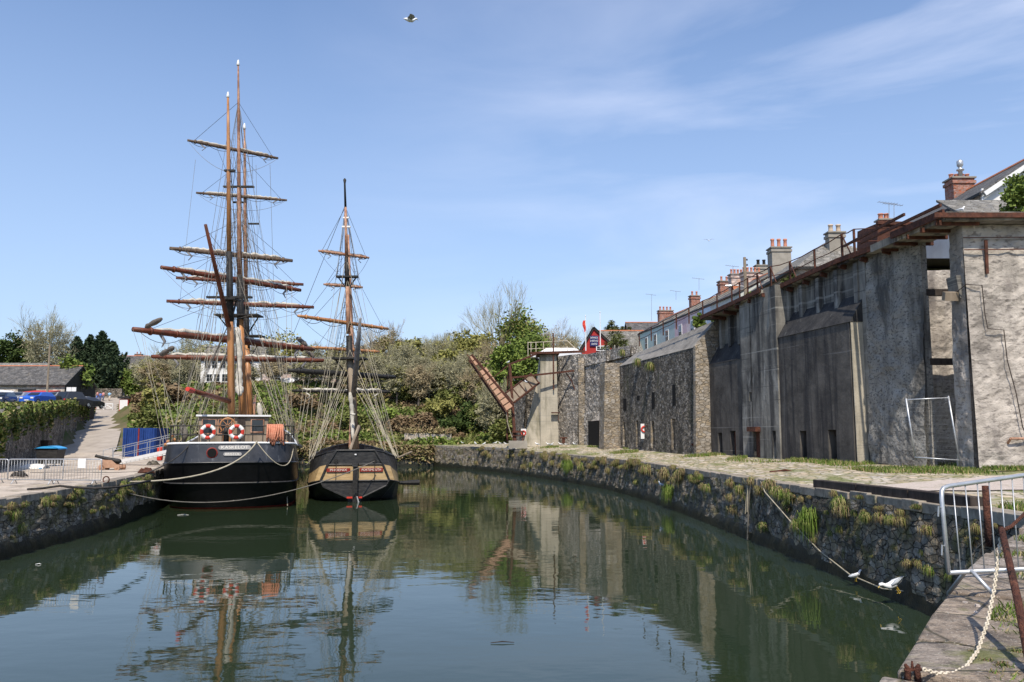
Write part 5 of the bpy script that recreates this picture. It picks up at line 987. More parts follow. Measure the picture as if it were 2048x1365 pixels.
# left retaining wall
lw = empty('retaining_wall', (xl(60), 60, 2.1), 'dark retaining wall with ivy hanging from its top beside the ramp', 'wall')
m = MB(); pts_ = resample([(xl(y), y, terz(y)+.15) for y in (-40, 20, 47, 66, 88, 108, 127, 150)], .8); rows = []
for k, p in enumerate(pts_):
    t = (pts_[min(k+1, len(pts_)-1)]-pts_[max(k-1, 0)]); t.z = 0; t.normalize(); n = V((t.y, -t.x, 0)); zb = min(2.0 if p.y < 84 else roadz(p.y)-.1, p.z-.3)
    rows.append([p-n*1.7, p-n*.1]+[V((p.x, p.y, lerp(p.z, zb, j/12)))+n*.1*noise.fractal(V((p.x, p.y, lerp(p.z, zb, j/12))), .8, 2, 3) for j in range(13)])
m.grid(rows); m.build('stone_face', m_rubble, lw)
rg = nrng(15); iv = []
for k in range(15000):
    y = 44+rg.random()**1.3*86; d = abs(rg.normal())*.5*max(.1, 1+1.6*noise.noise(V((y*.45, 0, 0))))-.25*max(0, noise.noise(V((y*.9, 3, 0)))); iv.append((xl(y)+.15+rg.random()*.25, y, terz(y)+.05-d+rg.random()*.25+1.0*max(-.35, noise.noise(V((y*.5, 8, 2))))))
link_mesh('ivy', leaves_mesh('ivy', np.array(iv), .2, rg, [m_leafs, m_leafd, m_leafg, m_grassy], (rg.random(len(iv))*3.4).astype(int)), lw)
# ---------------------------------------------------------------- buildings
class Fr:
    def __init__(s, O, U_, D_): s.O = V((O[0], O[1], 0)); s.U = V((U_[0], U_[1], 0)).normalized(); s.D = V((D_[0], D_[1], 0)).normalized()
    def p(s, a, d, z): q = s.O+s.U*a+s.D*d; return V((q.x, q.y, z))
    def box(s, m, a0, a1, d0, d1, z0, z1): m.box8([s.p(a0, d0, z0), s.p(a1, d0, z0), s.p(a1, d1, z0), s.p(a0, d1, z0), s.p(a0, d0, z1), s.p(a1, d0, z1), s.p(a1, d1, z1), s.p(a0, d1, z1)]); return m
def window(fr, a, z, w_, h_, par, mf=None, d=0):
    m = MB(); fr.box(m, a-w_/2-.08, a+w_/2+.08, d-.05, d+.03, z-.08, z+h_+.08); f = m.build('window', mf or m_white, par)
    m = MB(); k = w_/2-.03
    for s0 in (-w_/2, .03): [fr.box(m, a+s0, a+s0+k, d-.06, d-.04, z+z_, z+z_+h_/2-.05) for z_ in (0, h_/2+.02)]
    m.build('pane', m_glass, f)
def gwindow(p0, r, par, w_, h_, mf=None):
    m = MB(); n = V((0, -1, 0)); m.box((p0.x, p0.y-.03, p0.z), (w_+.16, .08, h_+.16)); f = m.build('window', mf or m_white, par); m = MB(); [m.box((p0.x+sx_*w_/4, p0.y-.08, p0.z+sz_*h_/4), (w_/2-.05, .02, h_/2-.05)) for sx_ in (-1, 1) for sz_ in (-1, 1)]; m.build('pane', m_glass, f)
def chimney(fr, a, d, z0, z1, wu, wd, par, mt, pots, pm=None, ph=.5, r_=.13, cap=None):
    e = MB(); fr.box(e, a-wu/2, a+wu/2, d-wd/2, d+wd/2, z0, z1); fr.box(e, a-wu/2-.08, a+wu/2+.08, d-wd/2-.08, d+wd/2+.08, z1-.35, z1-.15); c = e.build('chimney', mt, par)
    e = MB(); fr.box(e, a-wu/2-.1, a+wu/2+.1, d-wd/2-.1, d+wd/2+.1, z1, z1+.1); e.build('chimney_cap', cap or m_cement, c)
    for i in range(pots):
        t = (i+.5)/pots; q = MB(); long_u = wu > wd; q.lathe(fr.p(a-wu/2+wu*(t if long_u else .5), d-wd/2+wd*(.5 if long_u else t), z1+.08), [(r_*1.15, 0), (r_, ph*.3), (r_*.9, ph*.8), (r_*1.15, ph*.85), (r_*1.1, ph)], 10); q.build('chimney_pot', pm or m_pot, c, smooth=True)
    return c
def gable(fr, par, L_, D_, z0, ze, zr, mw, mr_=None, over=.25, ridge=True, dr=None, name='roof'):
    dr = D_/2 if dr is None else dr
    m = MB(); pr = [fr.p(0, 0, z0), fr.p(0, D_, z0), fr.p(0, D_, ze), fr.p(0, dr, zr-.05), fr.p(0, 0, ze)]; m.prism(pr, fr.U*L_); m.build('wall', mw, par)
    k = (zr-ze)/dr; k2 = (zr-ze)/(D_-dr); m = MB(); o = over
    for (d0, zA, d1, zB) in ((-o, ze-o*k, dr, zr), (D_+o, ze-o*k2, dr, zr)):
        a = [fr.p(-o, d0, zA+.06), fr.p(L_+o, d0, zA+.06), fr.p(L_+o, d1, zB+.06), fr.p(-o, d1, zB+.06)]; m.box8(a+[q+V((0, 0, .12)) for q in a])
    rf = m.build(name, mr_ or m_slate, par)
    if ridge: m = MB(); m.tube([fr.p(-o, dr, zr+.15), fr.p(L_+o, dr, zr+.15)], .13, 6); m.build('ridge', m_tile, rf)
    m = MB(); m.bar(fr.p(-o, -o-.04, ze-o*k+.05), fr.p(L_+o, -o-.04, ze-o*k+.05), .1, .13); m.build('gutter', m_blackm, par)
    return rf
# terraced row on the upper street
Fo = V((16.2, 110.4, 0)); Fn = V((20.8, 75.7, 0)); UU = (Fo-Fn).normalized(); row = Fr(Fn, UU, (UU.y, -UU.x)); 
def row_s(px):
    k = (px-1024)/(F*math.cos(TH)-80*math.sin(TH)); return (Fn.x-k*Fn.y)/(k*UU.y-UU.x)
mats_row = {'grey': mat('pale_grey_paint', (.5, .52, .48), (.56, .58, .54), 2), 'blue': mat('pale_blue_paint', (.52, .6, .68), (.6, .67, .74), 2), 'pink': mat('pink_paint', (.6, .44, .46), (.66, .5, .52), 2), 'rose': mat('rose_paint', (.68, .54, .53), (.72, .6, .58), 2), 'teal': mat('teal_paint', (.42, .5, .47), (.47, .55, .52), 2), 'mint': mat('mint_paint', (.42, .55, .5), (.48, .6, .55), 2)}
rowdef = [(1481, 1421, 'grey', 'pale grey terraced house, nearest of the pastel row', [(8.9, m_brickp, 5, 2.0, 20.2)]), (1421, 1397, 'blue', 'pale blue terraced house between the grey and pink ones', [(14.4, m_brickp, 5, 1.8, 20.65)]), (1397, 1372, 'rose', 'rose pink terraced house beside the pale blue one', [(20.9, m_brick, 2, 1.2, 20.6)]), (1372, 1348, 'pink', 'deep pink terraced house beside the teal one', []), (1348, 1319, 'teal', 'teal terraced house beside the deep pink one', [(28.0, m_brick, 2, 1.1, 20.5)]), (1319, 1267, 'mint', 'mint green house at the far end of the pastel row', [(36.0, m_brick, 4, 1.9, 20.3)])]
for i, (pa, pb, cl_, lb, chs) in enumerate(rowdef):
    a, b = row_s(pa), row_s(pb); e = empty('terraced_house', row.p((a+b)/2, 0, 12), lb, 'house', 'pastel terraced houses above the wall'); fr = Fr(row.p(a, 0, 0), UU, (UU.y, -UU.x)); L_ = b-a-.02
    zl = (16.95, 19.3); gable(fr, e, L_, 8.5, 9, zl[0]-.02*i, zl[1]-.02*i, mats_row[cl_], m_slate, over=.0 if i else .1, dr=4.3)
    nw = max(1, int(L_/3.2))
    for k in range(nw): window(fr, L_*(k+.5)/nw, 14.7, .9, 1.35, e); window(fr, L_*(k+.5)/nw+.2, 12.3, .9, 1.3, e)
    m = MB(); fr.box(m, L_*.1, L_*.1+.85, -.05, .02, 10.2, 13.9); m.build('door', m_blue if i % 2 else m_red, e)
    m = MB(); fr.box(m, -.0, .14, -.04, 8.5, zl[0], zl[0]+.01) if False else m.bar(fr.p(.08, -.1, zl[0]+.1), fr.p(.08, 4.3, zl[1]+.2), .12, .1); m.build('party_coping', m_cement, e)
    for (sc0, mt, np_, wd_, zt0) in chs: chimney(fr, min(sc0-a, L_-.2), 4.3, 18.2, zt0, .85, wd_, e, mt, np_, None, .55, .12)
# cream gable end in front of the row and a low slated porch roof
e = empty('cream_house', row.p(-2.5, 2, 12), 'cream gabled end house with a pale blue corner beside the utility pole', 'house'); fr = Fr(row.p(-4.6, .2, 0), UU, (UU.y, -UU.x)); gable(fr, e, 4.55, 8, 9, 16.4, 19.1, m_cream, m_slate, over=.15, dr=4)
window(fr, 2, 14.2, .9, 1.2, e)
# far slated house behind the row's end
e = empty('far_house', (22, 122, 11), 'slated hipped roof peeping over the far end of the pastel row', 'house'); fr = Fr((17.5, 121), (1, 0), (0, 1)); gable(fr, e, 14, 9, 10, 17.8, 20.6, m_brick, m_slate)
# stone house with hipped roof and two tall cement chimneys
e = empty('hipped_house', (24, 64, 13), 'grey stone house with hipped slate roof and two tall cement chimneys', 'house'); fr = Fr((20.4, 58.2), (1, 0), (0, 1))
m = MB(); fr.box(m, 0, 8, 0, 17, 10, 15.9); m.build('wall', m_stonew, e)
m = MB(); o = .3; A, B, C_, D_ = [fr.p(x, y, 15.95) for x, y in ((-o, -o), (8+o, -o), (8+o, 17+o), (-o, 17+o))]; r0, r1b = fr.p(4, 4.2, 19), fr.p(4, 12.5, 19)
m.quad(A, B, r0); m.quad(B, C_, r1b, r0); m.quad(C_, D_, r1b); m.quad(D_, A, r0, r1b); m.quad(D_, C_, B, A); m.build('roof', m_slatel, e)
m = MB(); m.bar(fr.p(-.3, -.38, 15.9), fr.p(8.3, -.38, 15.9), .1, .18); m.bar(fr.p(-.38, -.3, 15.9), fr.p(-.38, 17, 15.9), .1, .18); m.build('gutter', m_blackm, e)
chimney(fr, 3.7, 2.6, 14, 19.05, 1.15, .8, e, m_cement, 2, m_potb, .62, .17); chimney(fr, 3.4, 14.5, 16, 20.5, 1.7, 1.3, e, m_cement, 3, m_pot, .85, .16)
wf = Fr(fr.p(0, 0, 0), (0, 1), (1, 0)); [window(wf, y, 13.6, .9, 1.3, e) for y in (3, 7, 11, 15)]; window(fr, 2, 13.7, .9, 1.2, e); window(fr, 6, 13.7, .9, 1.2, e)
e = empty('slated_annexe', (24.5, 86, 12), 'small grey annexe with two dark cowled pots behind the hipped house', 'building'); fr2 = Fr((23, 82), (1, 0), (0, 1)); gable(fr2, e, 5, 5, 10, 17, 19, m_cement, m_tile); chimney(fr2, 2.6, 2, 17, 21.2, 1.2, .8, e, m_cement, 2, m_blackm, .6, .16)
# white house on the right
e = empty('white_house', (28, 48, 13.3), 'white rendered house with a long slate roof at the right edge', 'house'); fr = Fr((25.6, 44), (0, 1), (1, 0)); gable(fr, e, 16, 8.4, 12, 17.3, 19.9, m_whitew, m_slate, over=.3, dr=4.2)
chimney(fr, 9.5, 4.0, 18, 20.9, 1.1, 1.4, e, m_brick, 4, m_pot, .35, .14); m = MB(); q = fr.p(9.3, 4.0, 21.0); m.lathe(q, [(.13, 0), (.13, .5), (.24, .52), (.24, .6), (.12, .62), (.12, .75), (.2, .85), (.2, 1.15), (.08, 1.25)], 10); m.build('cowl', m_galv, e, smooth=True)
m = MB(); m.bar((25.5, 43.65, 17.15), (29.8, 43.65, 20.0), .06, .24); m.build('bargeboard', m_white, e); m = MB(); m.box((25.5, 43.9, 16.4), (.12, .12, 2.2)); m.build('downpipe', m_white, e)
[window(fr, y, 14.6, 1, 1.3, e) for y in (3, 7, 11)]
e = empty('lean_to', (24.5, 40.5, 13.4), 'low white outbuilding with a grey lean-to roof above the pillar', 'outbuilding'); m = MB(); m.box((25.6, 41.6, 14.2), (5.2, 2.4, 1.8)); m.build('wall', m_whitew, e); m = MB(); a = [(22.5, 40.2, 14.9), (29, 40.2, 14.9), (29, 43, 16.5), (22.5, 43, 16.5)]; m.box8([V(q) for q in a]+[V(q)+V((0, 0, .12)) for q in a]); m.build('roof', m_slatel, e)
# rusty hopper head standing on the deck
e = empty('rusty_hopper', (21.5, 48, 13.2), 'rust brown steel hopper housing with clay pots behind it on the terrace', 'hopper')
a, b, c, d = P(1756, 486, 48), P(1757, 446, 48), P(1828, 449, 48), P(1842, 486, 48); m = MB(); m.prism([a, b, c, d], (0, 3, .2)); m.build('housing', m_rust, e)
m = MB(); m.bar(b+V((-.1, -.05, 0)), c+V((.1, -.05, 0)), .15, .2); m.bar(a, b+V((0, 0, .1)), .12); m.build('frame', m_rust, e)
e2 = empty('chimney_stack', (21.8, 56, 13), 'orange brick chimney stack with two pots behind the rusty hopper', 'chimney'); q = P(1771, 440, 56); fr = Fr((q.x-.4, 56), (1, 0), (0, 1)); chimney(fr, .45, .4, 13.2, q.z, .8, .7, e2, m_brick, 2, m_pot, .45, .17)
# heritage centre
e = empty('red_building', (10.3, 105, 11.5), 'red clad gabled building with a navy sign board', 'building'); xa, xb, xc = P(1156, 700, 105).x, P(1223, 700, 105).x, P(1187, 657, 105).x; zz = P(1187, 657, 105).z
m = MB(); m.prism([(xa, 105, 9.5), (xb, 105, 9.5), (xb, 105, 15.2), (xc, 105, zz), (xa, 105, 13.9)], (0, 4, 0)); m.build('wall', m_boardred, e)
m = MB(); [m.bar((p0[0], 104.9, p0[1]), (p1[0], 104.9, p1[1]), .2, .28) for p0, p1 in (((xa-.2, 13.7), (xc, zz+.1)), ((xc, zz+.1), (xb+.2, 15.1)))]; m.build('bargeboard', m_blackm, e)
m = MB(); a = [(xc, 104.8, zz+.05), (xb+.3, 104.8, 15.1), (xb+.3, 109, 15.1), (xc, 109, zz+.05)]; b = [(xc, 104.8, zz+.05), (xa-.3, 104.8, 13.7), (xa-.3, 109, 13.7), (xc, 109, zz+.05)]; m.box8([V(q) for q in a]+[V(q)+V((0, 0, .1)) for q in a]); m.box8([V(q) for q in b]+[V(q)+V((0, 0, .1)) for q in b]); m.build('roof', m_slatel, e)
s0, s1 = P(1179.5, 672, 104.9), P(1197, 693, 104.9); sc_ = (s0+s1)/2; m = MB(); m.box((sc_.x, 104.88, sc_.z), (s1.x-s0.x, .1, s0.z-s1.z)); sg = m.build('sign_board', m_navy, e)
for i, t_ in enumerate(('SHIPWRECK', '& HERITAGE', 'CENTRE')): text(t_, .34, (sc_.x, 104.8, sc_.z+.4-.4*i), facing((1, 0, 0), (0, 0, 1)), m_white, sg, width=1.0 if i < 2 else .75)
gwindow(P(1206, 697, 104.9), None, e, 1.6, .5)
e = empty('slated_hall', (15, 108, 11.5), 'low hall with weathered slate roof behind the palm tree', 'building'); fr = Fr((xc+1.2, 105.6), (1, 0), (0, 1)); gable(fr, e, 8.3, 6, 10, 14.2, 17.3, m_stonew, m_slatel, over=.2)
# left side
e = empty('stone_shed', (-72, 112, 7.3), 'long low stone shed with slate roof and orange ridge tiles', 'shed'); fr = Fr((-90, 111), (1, 0), (0, 1)); gable(fr, e, 30.2, 8, 6, 10.5, 13.15, m_stonew, m_slate, over=.25)
m = MB(); fr.box(m, 30.22, 30.3, -.05, 8.05, 6, 10.5); m.prism([fr.p(30.22, 0, 10.4), fr.p(30.22, 8, 10.4), fr.p(30.22, 4, 13.1)], (.08, 0, 0)); m.build('boarded_gable', m_blackm, e)
m = MB(); fr.box(m, 24, 26.4, -.06, .05, 9.0, 9.9); m.build('vent', m_blackm, e)
for px in (137, 147): q = P(px, 779, 110.5); m = MB(); m.box((q.x, 110.6, q.z), (.62, .06, .55)); m.build('notice', m_white, e)
e = empty('awning', (-66, 108.5, 8.5), 'red canopy over the trailer in front of the stone shed', 'awning'); a, b = P(47, 785, 107), P(100, 785, 107); m = MB(); m.box8([V((a.x, 106, a.z-.2)), V((b.x, 106, a.z-.2)), V((b.x, 109.5, a.z+.2)), V((a.x, 109.5, a.z+.2)), V((a.x, 106, a.z-.05)), V((b.x, 106, a.z-.05)), V((b.x, 109.5, a.z+.35)), V((a.x, 109.5, a.z+.35))]); m.build('canopy', m_bred, e)
for x in (a.x+.1, b.x-.1): m = MB(); m.bar((x, 106.1, 7.2), (x, 106.1, a.z), .1); m.build('leg', m_white, e)
e = empty('tent', P(8, 800, 104), 'small white tent behind the parked cars at the left edge', 'tent'); q = P(8, 780, 104); m = MB(); m.prism([(q.x-3, 104, 7.3), (q.x+1, 104, 7.3), (q.x+.6, 104, 9), (q.x-.5, 104, q.z), (q.x-3, 104, q.z)], (0, 2.5, 0)); m.build('fabric', m_white, e)
e = empty('grey_roofed_shed', (-78, 134, 8), 'pale grey roof rising behind the long stone shed', 'shed'); fr = Fr((-98, 130), (1, 0), (0, 1)); q = P(95, 728, 133); gable(fr, e, 98+q.x, 7, 7, q.z-1.8, q.z, m_cement, m_slatel, ridge=False)
e = empty('brick_house', (-79, 176, 11.5), 'red brick house with slate roof and white window beside the conifers', 'house'); fr = Fr((-85, 174), (1, 0), (0, 1)); q = P(279, 738, 174); gable(fr, e, 85+q.x, 8, 8, q.z, q.z+2.9, m_brick, m_slate, ridge=True); gwindow(P(269, 742, 174), None, e, 1.7, 2.0); gwindow(P(246, 772, 174), None, e, 1.5, 1.6); m = MB(); m.box((-81, 173.7, 12.0), (9, .4, 3.2)); m.build('cream_render', m_cream, e)
e = empty('white_gabled_house', (-80, 190, 12), 'white gabled house with a small chimney right of the brick house', 'house'); q = P(281, 722, 192); fr = Fr((q.x-5, 188), (0, 1), (1, 0)); gable(fr, e, 9, 10, 8, q.z-4, q.z, m_cream, m_slatel, ridge=False); chimney(fr, 3, 5, q.z-.6, q.z+1.4, .9, 1.6, e, m_brick, 2)
e = empty('white_cottage', (-58, 160, 12), 'white house with grey roof seen through the barque rigging', 'house'); a, b = P(402, 720, 160), P(522, 720, 160); fr = Fr((a.x, 160), (1, 0), (0, 1)); gable(fr, e, b.x-a.x, 8, 8, a.z, P(400, 694, 164).z, m_whitew, m_slatel, ridge=False)
for px in (415, 430, 446, 470, 500): gwindow(P(px, 730, 160), None, e, 1.1, 1.3); gwindow(P(px+4, 756, 160), None, e, 1.1, 1.4)
e = empty('pink_cottage', (-42, 150, 12), 'low pink stone cottage with long slate roof between the ships', 'house'); a, b = P(524, 742, 150), P(672, 742, 150); fr = Fr((a.x, 150), (1, 0), (0, 1)); gable(fr, e, b.x-a.x, 8, 8, a.z, P(520, 717, 154).z, m_brickp, m_slate, ridge=False)
for px in (555, 590, 640): gwindow(P(px, 755, 150), None, e, 1.2, 1.0)
e = empty('ruined_cottage', (-14, 148, 13), 'pale roofless cottage walls among bare trees above the bank', 'ruin'); a, b = P(807, 742, 148), P(900, 742, 148)
for x0, x1, zt_ in ((a.x, a.x+3.6, a.z), (a.x+4.6, b.x, a.z+.25)): m = MB(); m.box(((x0+x1)/2, 148.2, (zt_+10.5)/2), (x1-x0, .5, zt_-10.5)); m.build('wall', m_stonew, e)
m = MB(); m.box((b.x-1, 149, a.z+.4), (3, 2, .12), rx=.2); m.build('roof_sheet', m_whitew, e)
e = empty('low_wall', (-9, 116.5, 2.5), 'low grey block wall with dry grass on top at the foot of the bank', 'wall'); a, b = P(809, 865, 114), P(903, 865, 114); m = MB(); m.box(((a.x+b.x)/2-1.5, 114.3, 3.2), (b.x-a.x-3, .6, 1.7)); m.box((b.x-1.4, 114.4, 3.0), (2.8, .6, 1.9)); m.build('blockwork', m_stonew, e)
rg = nrng(31); q = np.stack([rg.uniform(a.x-.5, b.x+.5, 1500), rg.normal(114.5, .4, 1500), 4.0+abs(rg.normal(size=1500))*.35], 1); link_mesh('grass_top', leaves_mesh('grass_top', q, .16, rg, [m_grassy, m_leafr], (rg.random(1500)*2).astype(int), elong=3), e)
# poles, lamps, palms, flag poles, aerials
def utility(px, Y, ytop, z0, lab, mt, arm=None):
    q = P(px, ytop, Y); e = empty('utility_pole', (q.x, Y, z0), lab, 'utility pole'); m = MB(); m.tube([(q.x, Y, z0), (q.x, Y, q.z)], [.15, .11], 8); m.build('pole', mt, e)
    for i in range(2): m = MB(); m.lathe(V((q.x+.18, Y, q.z-.25-.4*i)), [(.05, 0), (.07, .05), (.03, .14)], 8); m.build('insulator', m_blackm, e)
    if arm: c = P(*arm, Y); m = MB(); m.tube([(q.x, Y, c.z-.1), (c.x+.3, Y, c.z)], .03, 6); m.build('lamp_arm', m_galv, e); m = MB(); m.lathe(c+V((.25, 0, -.06)), [(.03, 0), (.11, .06), (.05, .5)], 8, ax=V((-1, 0, .06)).normalized()); m.build('lamp_head', m_galv, e)
utility(100, 106, 690, 7.3, 'pale utility pole standing behind the parked cars at the left', m_wood)
utility(1489, 62, 515, 12.4, 'grey wooden utility pole with a street lamp arm on the terrace', m_wood, (1457, 571))
for px, top, bot in ((1171, 633, 692), (1200, 626, 688)):
    a, b = P(px, top, 98), P(px, bot, 98); e = empty('flag_pole', (a.x, 98, b.z), 'white flag pole with a furled flag left of the navy sign' if px < 1190 else 'white flag pole right in front of the navy sign, flagless', 'flag pole'); m = MB(); m.tube([(a.x, 98, b.z-.6), (a.x, 98, a.z)], [.07, .045], 7); m.build('pole', m_white, e); m = MB(); m.lathe(V((a.x, 98, a.z)), [(.03, 0), (.09, .06), (.02, .14)], 8); m.build('finial', m_white, e)
    if px < 1190: m = MB(); m.grid([[V((a.x+.02-.1*k*(1+.4*math.sin(j)), 97.95+.05*math.sin(j*1.3+k), a.z-.5-.28*j)) for k in range(4)] for j in range(6)]); m.build('flag', m_bred, e)
def palm(px, Y, top, hw, lab, seed, z0):
    q = P(px, top, Y); R_ = hw/1660*Y; e = empty('palm_tree', (q.x, Y, z0), lab, 'palm tree'); m = MB(); m.tube([(q.x, Y, z0), (q.x, Y, q.z-R_*.9)], [.2, .16], 8); m.build('trunk', m_bark, e); rg = nrng(seed); v = []
    for c in range(9):
        cc = np.array([q.x+rg.normal()*R_*.42, Y+rg.normal()*R_*.4, q.z-R_*.9+rg.normal()*R_*.3])
        for k in range(60):
            a = rg.random()*6.28; el = rg.uniform(-.7, 1.3); L_ = R_*.55; d = np.array([math.cos(a)*math.cos(el), math.sin(a)*math.cos(el), math.sin(el)]); s = np.cross(d, rg.normal(size=3)); s = s/np.linalg.norm(s)*.045; m1 = cc+d*L_*.6; tip = cc+d*L_+np.array([0, 0, -.25*L_]); v += [cc, m1-s, tip, m1+s]
    link_mesh('crown', faces_mesh('fronds', np.array(v), 4, [m_palm]), e)
palm(1233, 96, 662, 26, 'round cabbage palm beside the red gabled building', 1, 11.3); palm(1222, 112, 641, 18, 'dark palm top showing above the hall roof', 2, 11.3); palm(1247, 113, 650, 12, 'smaller palm top right of the one above the hall roof', 3, 11.3)
for i, (px, Y, top, hw, lab) in enumerate(((1442, 66, 622, 12, 'spiky plant behind the railing under the grey house'), (1580, 56, 548, 15, 'spiky plant behind the railing under the hipped house'), (1463, 66, 622, 9, 'small spiky plant left of the utility pole'))):
    palm(px, Y, top, hw, lab, 10+i, upz(Y))
tree('leafy green tree at the right edge above the lean-to', 2046, 38, 352, 34, m_leafg, seed=71, n=60, size=.14, base=13.4, low=.1)
for i, (px, Y, top, hw) in enumerate(((1398, 67, 632, 12), (1432, 64, 628, 10), (1500, 58, 588, 7))): tree(['round green shrub by the railing under the pink houses', 'grassy shrub by the railing under the blue house', 'dry shrub at the foot of the utility pole'][i], px, Y, top, hw, m_leafg, seed=80+i, n=24, size=.16, base=upz(Y), low=0, name='shrub', cat='shrub')
def aerial(px, ytop, Y, ybot, lab):
    a, b = P(px, ytop, Y), P(px, ybot, Y); e = empty('tv_aerial', (a.x, Y, b.z), lab, 'aerial'); m = MB(); m.tube([b, a], .025, 4); m.build('mast', m_galv, e); m = MB(); m.tube([a+V((-.75, 0, .1)), a+V((.6, 0, -.06))], .018, 4); [m.tube([a+V((x, -.25, .1-(x+.75)*.12)), a+V((x, .25, .1-(x+.75)*.12))], .012, 3) for x in np.linspace(-.7, .5, 7)]; m.build('array', m_galv, e)
for a in ((1303, 590, 105, 642, 'thin pole aerial behind the four-pot chimney'), (1352, 583, 100, 600, 'aerial on the second chimney of the row'), (1398, 558, 92, 580, 'aerial on the third chimney of the row'), (1466, 533, 82, 556, 'aerial over the five-pot chimneys'), (1778, 407, 56, 437, 'left aerial over the orange chimney stack'), (1788, 410, 55, 440, 'right aerial over the orange chimney stack')): aerial(*a)
# ================================================================ SMALLER THINGS
def solve_wall(px, py, pl=QE):
    """the point of the right quay wall seen at this pixel"""
    best = None
    for i in range(400):
        Y = lerp(16.7, 103, i/399); d = abs((P(px, py, Y).x)-qx(Y))
        if best is None or d < best[0]: best = (d, Y)
    Y = best[1]; return V((qx(Y), Y, P(px, py, Y).z))
# ---- grass tufts
def tuft_mesh(seed, n, R_, L_, mats_, droop=1.0, wd=.018, nm='tuft'):
    rg = nrng(seed); v = []; mi = []
    for k in range(n):
        a = rg.random()*6.28; b0 = np.array([rg.normal()*R_, rg.normal()*R_*.6, rg.normal()*R_*.4]); L1 = L_*(.5+.8*rg.random()); d = np.array([math.cos(a)*.6, math.sin(a)*.6, 0]); s = np.array([-d[1], d[0], 0])*wd/.6
        p1 = b0+d*L1*.4+np.array([0, 0, L1*.42]); p2 = b0+d*L1*.85+np.array([0, 0, L1*(.42-.5*droop)]); p3 = b0+d*L1*.95+np.array([0, 0, L1*(.3-1.15*droop)])
        m_ = int(rg.random()*len(mats_)); v += [b0-s, b0+s, p1+s, p1-s, p1-s, p1+s, p2+s*.8, p2-s*.8, p2-s*.8, p2+s*.8, p3, p3]; mi += [m_]*3
    return faces_mesh(nm, np.array(v), 4, mats_, np.array(mi))
TM = [tuft_mesh(1, 260, .09, .3, [m_grass, m_leafs, m_grassy], .75, .007), tuft_mesh(2, 260, .09, .27, [m_grassy, m_leafs, m_leafr], .7, .007), tuft_mesh(3, 220, .08, .22, [m_leafs, m_leafr, m_leafd], .4, .009), tuft_mesh(4, 420, .13, .42, [m_grass, m_leafg], 1.0, .007)]
def tuft(kind, loc, s, lab, rz=0, grp=None, sz=None):
    o = bpy.data.objects.new('grass_tuft', TM[kind]); sc.collection.objects.link(o); o.location = loc; o.scale = (s, s, sz or s); o.rotation_euler.z = rz; return tag(o, lab, 'grass tuft', grp)
rt = random.Random(21)
big = [(1630, 1040, 3, 1.5, 'large bright green grass clump hanging on the quay wall below the timber beam'), (1606, 1050, 0, 1.2, 'yellow green grass clump just left of the large bright green one'), (1688, 1008, 0, 1.25, 'green grass clump with dry fringe below the middle of the timber beam'), (1692, 1022, 1, 1.2, 'straw coloured grass fringe under the green clump below the beam'), (1738, 1036, 0, .9, 'small round green clump right of the beam middle'), (1765, 1036, 1, .95, 'dry straw clump between two green ones near the wall corner'), (1792, 1040, 0, .7, 'small green clump above the flying gull'), (1812, 1044, 1, .8, 'dry clump above and right of the flying gull'), (1862, 1062, 1, .8, 'dry clump on the wall left of the crowd barrier'), (1822, 1130, 1, .7, 'low dry clump right of the flying gull'), (1850, 1128, 1, .7, 'low dry clump nearest the barrier foot'), (1872, 1142, 0, .7, 'low green clump nearest the barrier foot'),
       (1475, 1020, 1, 1.3, 'straw clump halfway down the wall left of the hanging ladder rope'), (1535, 1055, 0, 1.1, 'low clump on the wall right of the hanging ladder rope'), (1526, 985, 1, 1.1, 'clump at the top of the hanging ladder rope'), (1345, 985, 3, 1.6, 'green clump low on the wall below the bare curved track edge'), (1335, 950, 1, 2.2, 'big straw clump spilling over the quay edge'), (1300, 940, 1, 2.0, 'straw clump spilling over the quay edge farther along'), (1362, 962, 1, 1.8, 'straw clump right of the big spilling ones'), (1262, 930, 1, 1.8, 'straw clump on the edge below the slotted stone wall'), (1140, 930, 3, 1.8, 'green clump on the far quay wall below the doorway'), (1168, 935, 0, 1.8, 'green clump right of the one below the doorway')]
for px, py, k, s, lb in big: p = solve_wall(px, py); tuft(k, (p.x-.12, p.y, p.z), s, lb, rt.random()*6, 'grass tufts named by their place on the right quay wall')
for i in range(110):
    Y = lerp(30, 99, rt.random()**1.25); zz = qz(Y)-abs(rt.gauss(0, .7)); 
    if zz < .7: continue
    tuft(rt.choice((0, 1, 1, 2, 1)), (qx(Y)-.1, Y, zz), rt.uniform(.5, 1.35)*(1+.005*(Y-30)), 'small wild grass tuft on the face of the long right quay wall', rt.random()*6, 'small wild grass tufts on the right quay wall')
for i in range(26):
    Y = rt.uniform(17.5, 30); zz = qz(Y)-.1-rt.random()**1.5*1.7; tuft(rt.choice((0, 1, 1, 2)), (qx(Y)-.09, Y, zz), rt.uniform(.3, .75), 'tiny grass sprig on the near part of the right quay wall', rt.random()*6, 'tiny sprigs on the near right quay wall')
for i in range(75):
    Y = rt.uniform(24, 46); xe = interp(Y, [p[1] for p in LE], [p[0] for p in LE]); zz = 1.95-abs(rt.gauss(0, .55))
    if zz > .6: tuft(rt.choice((0, 2, 2, 2, 1)), (xe+.1, Y, zz), rt.uniform(.5, 1.2), 'weed tuft growing on the left quay wall', rt.random()*6, 'weed tufts on the left quay wall')
rg = nrng(51); n = 5200; x = -9.8-27*rg.random(n)**1.6; pts = np.stack([x, 104.2+(-9.6-x)*.13-.25-rg.random(n)*.9, 2.5-abs(rg.normal(size=n))*.8], 1); pts = pts[pts[:, 2] > .35]
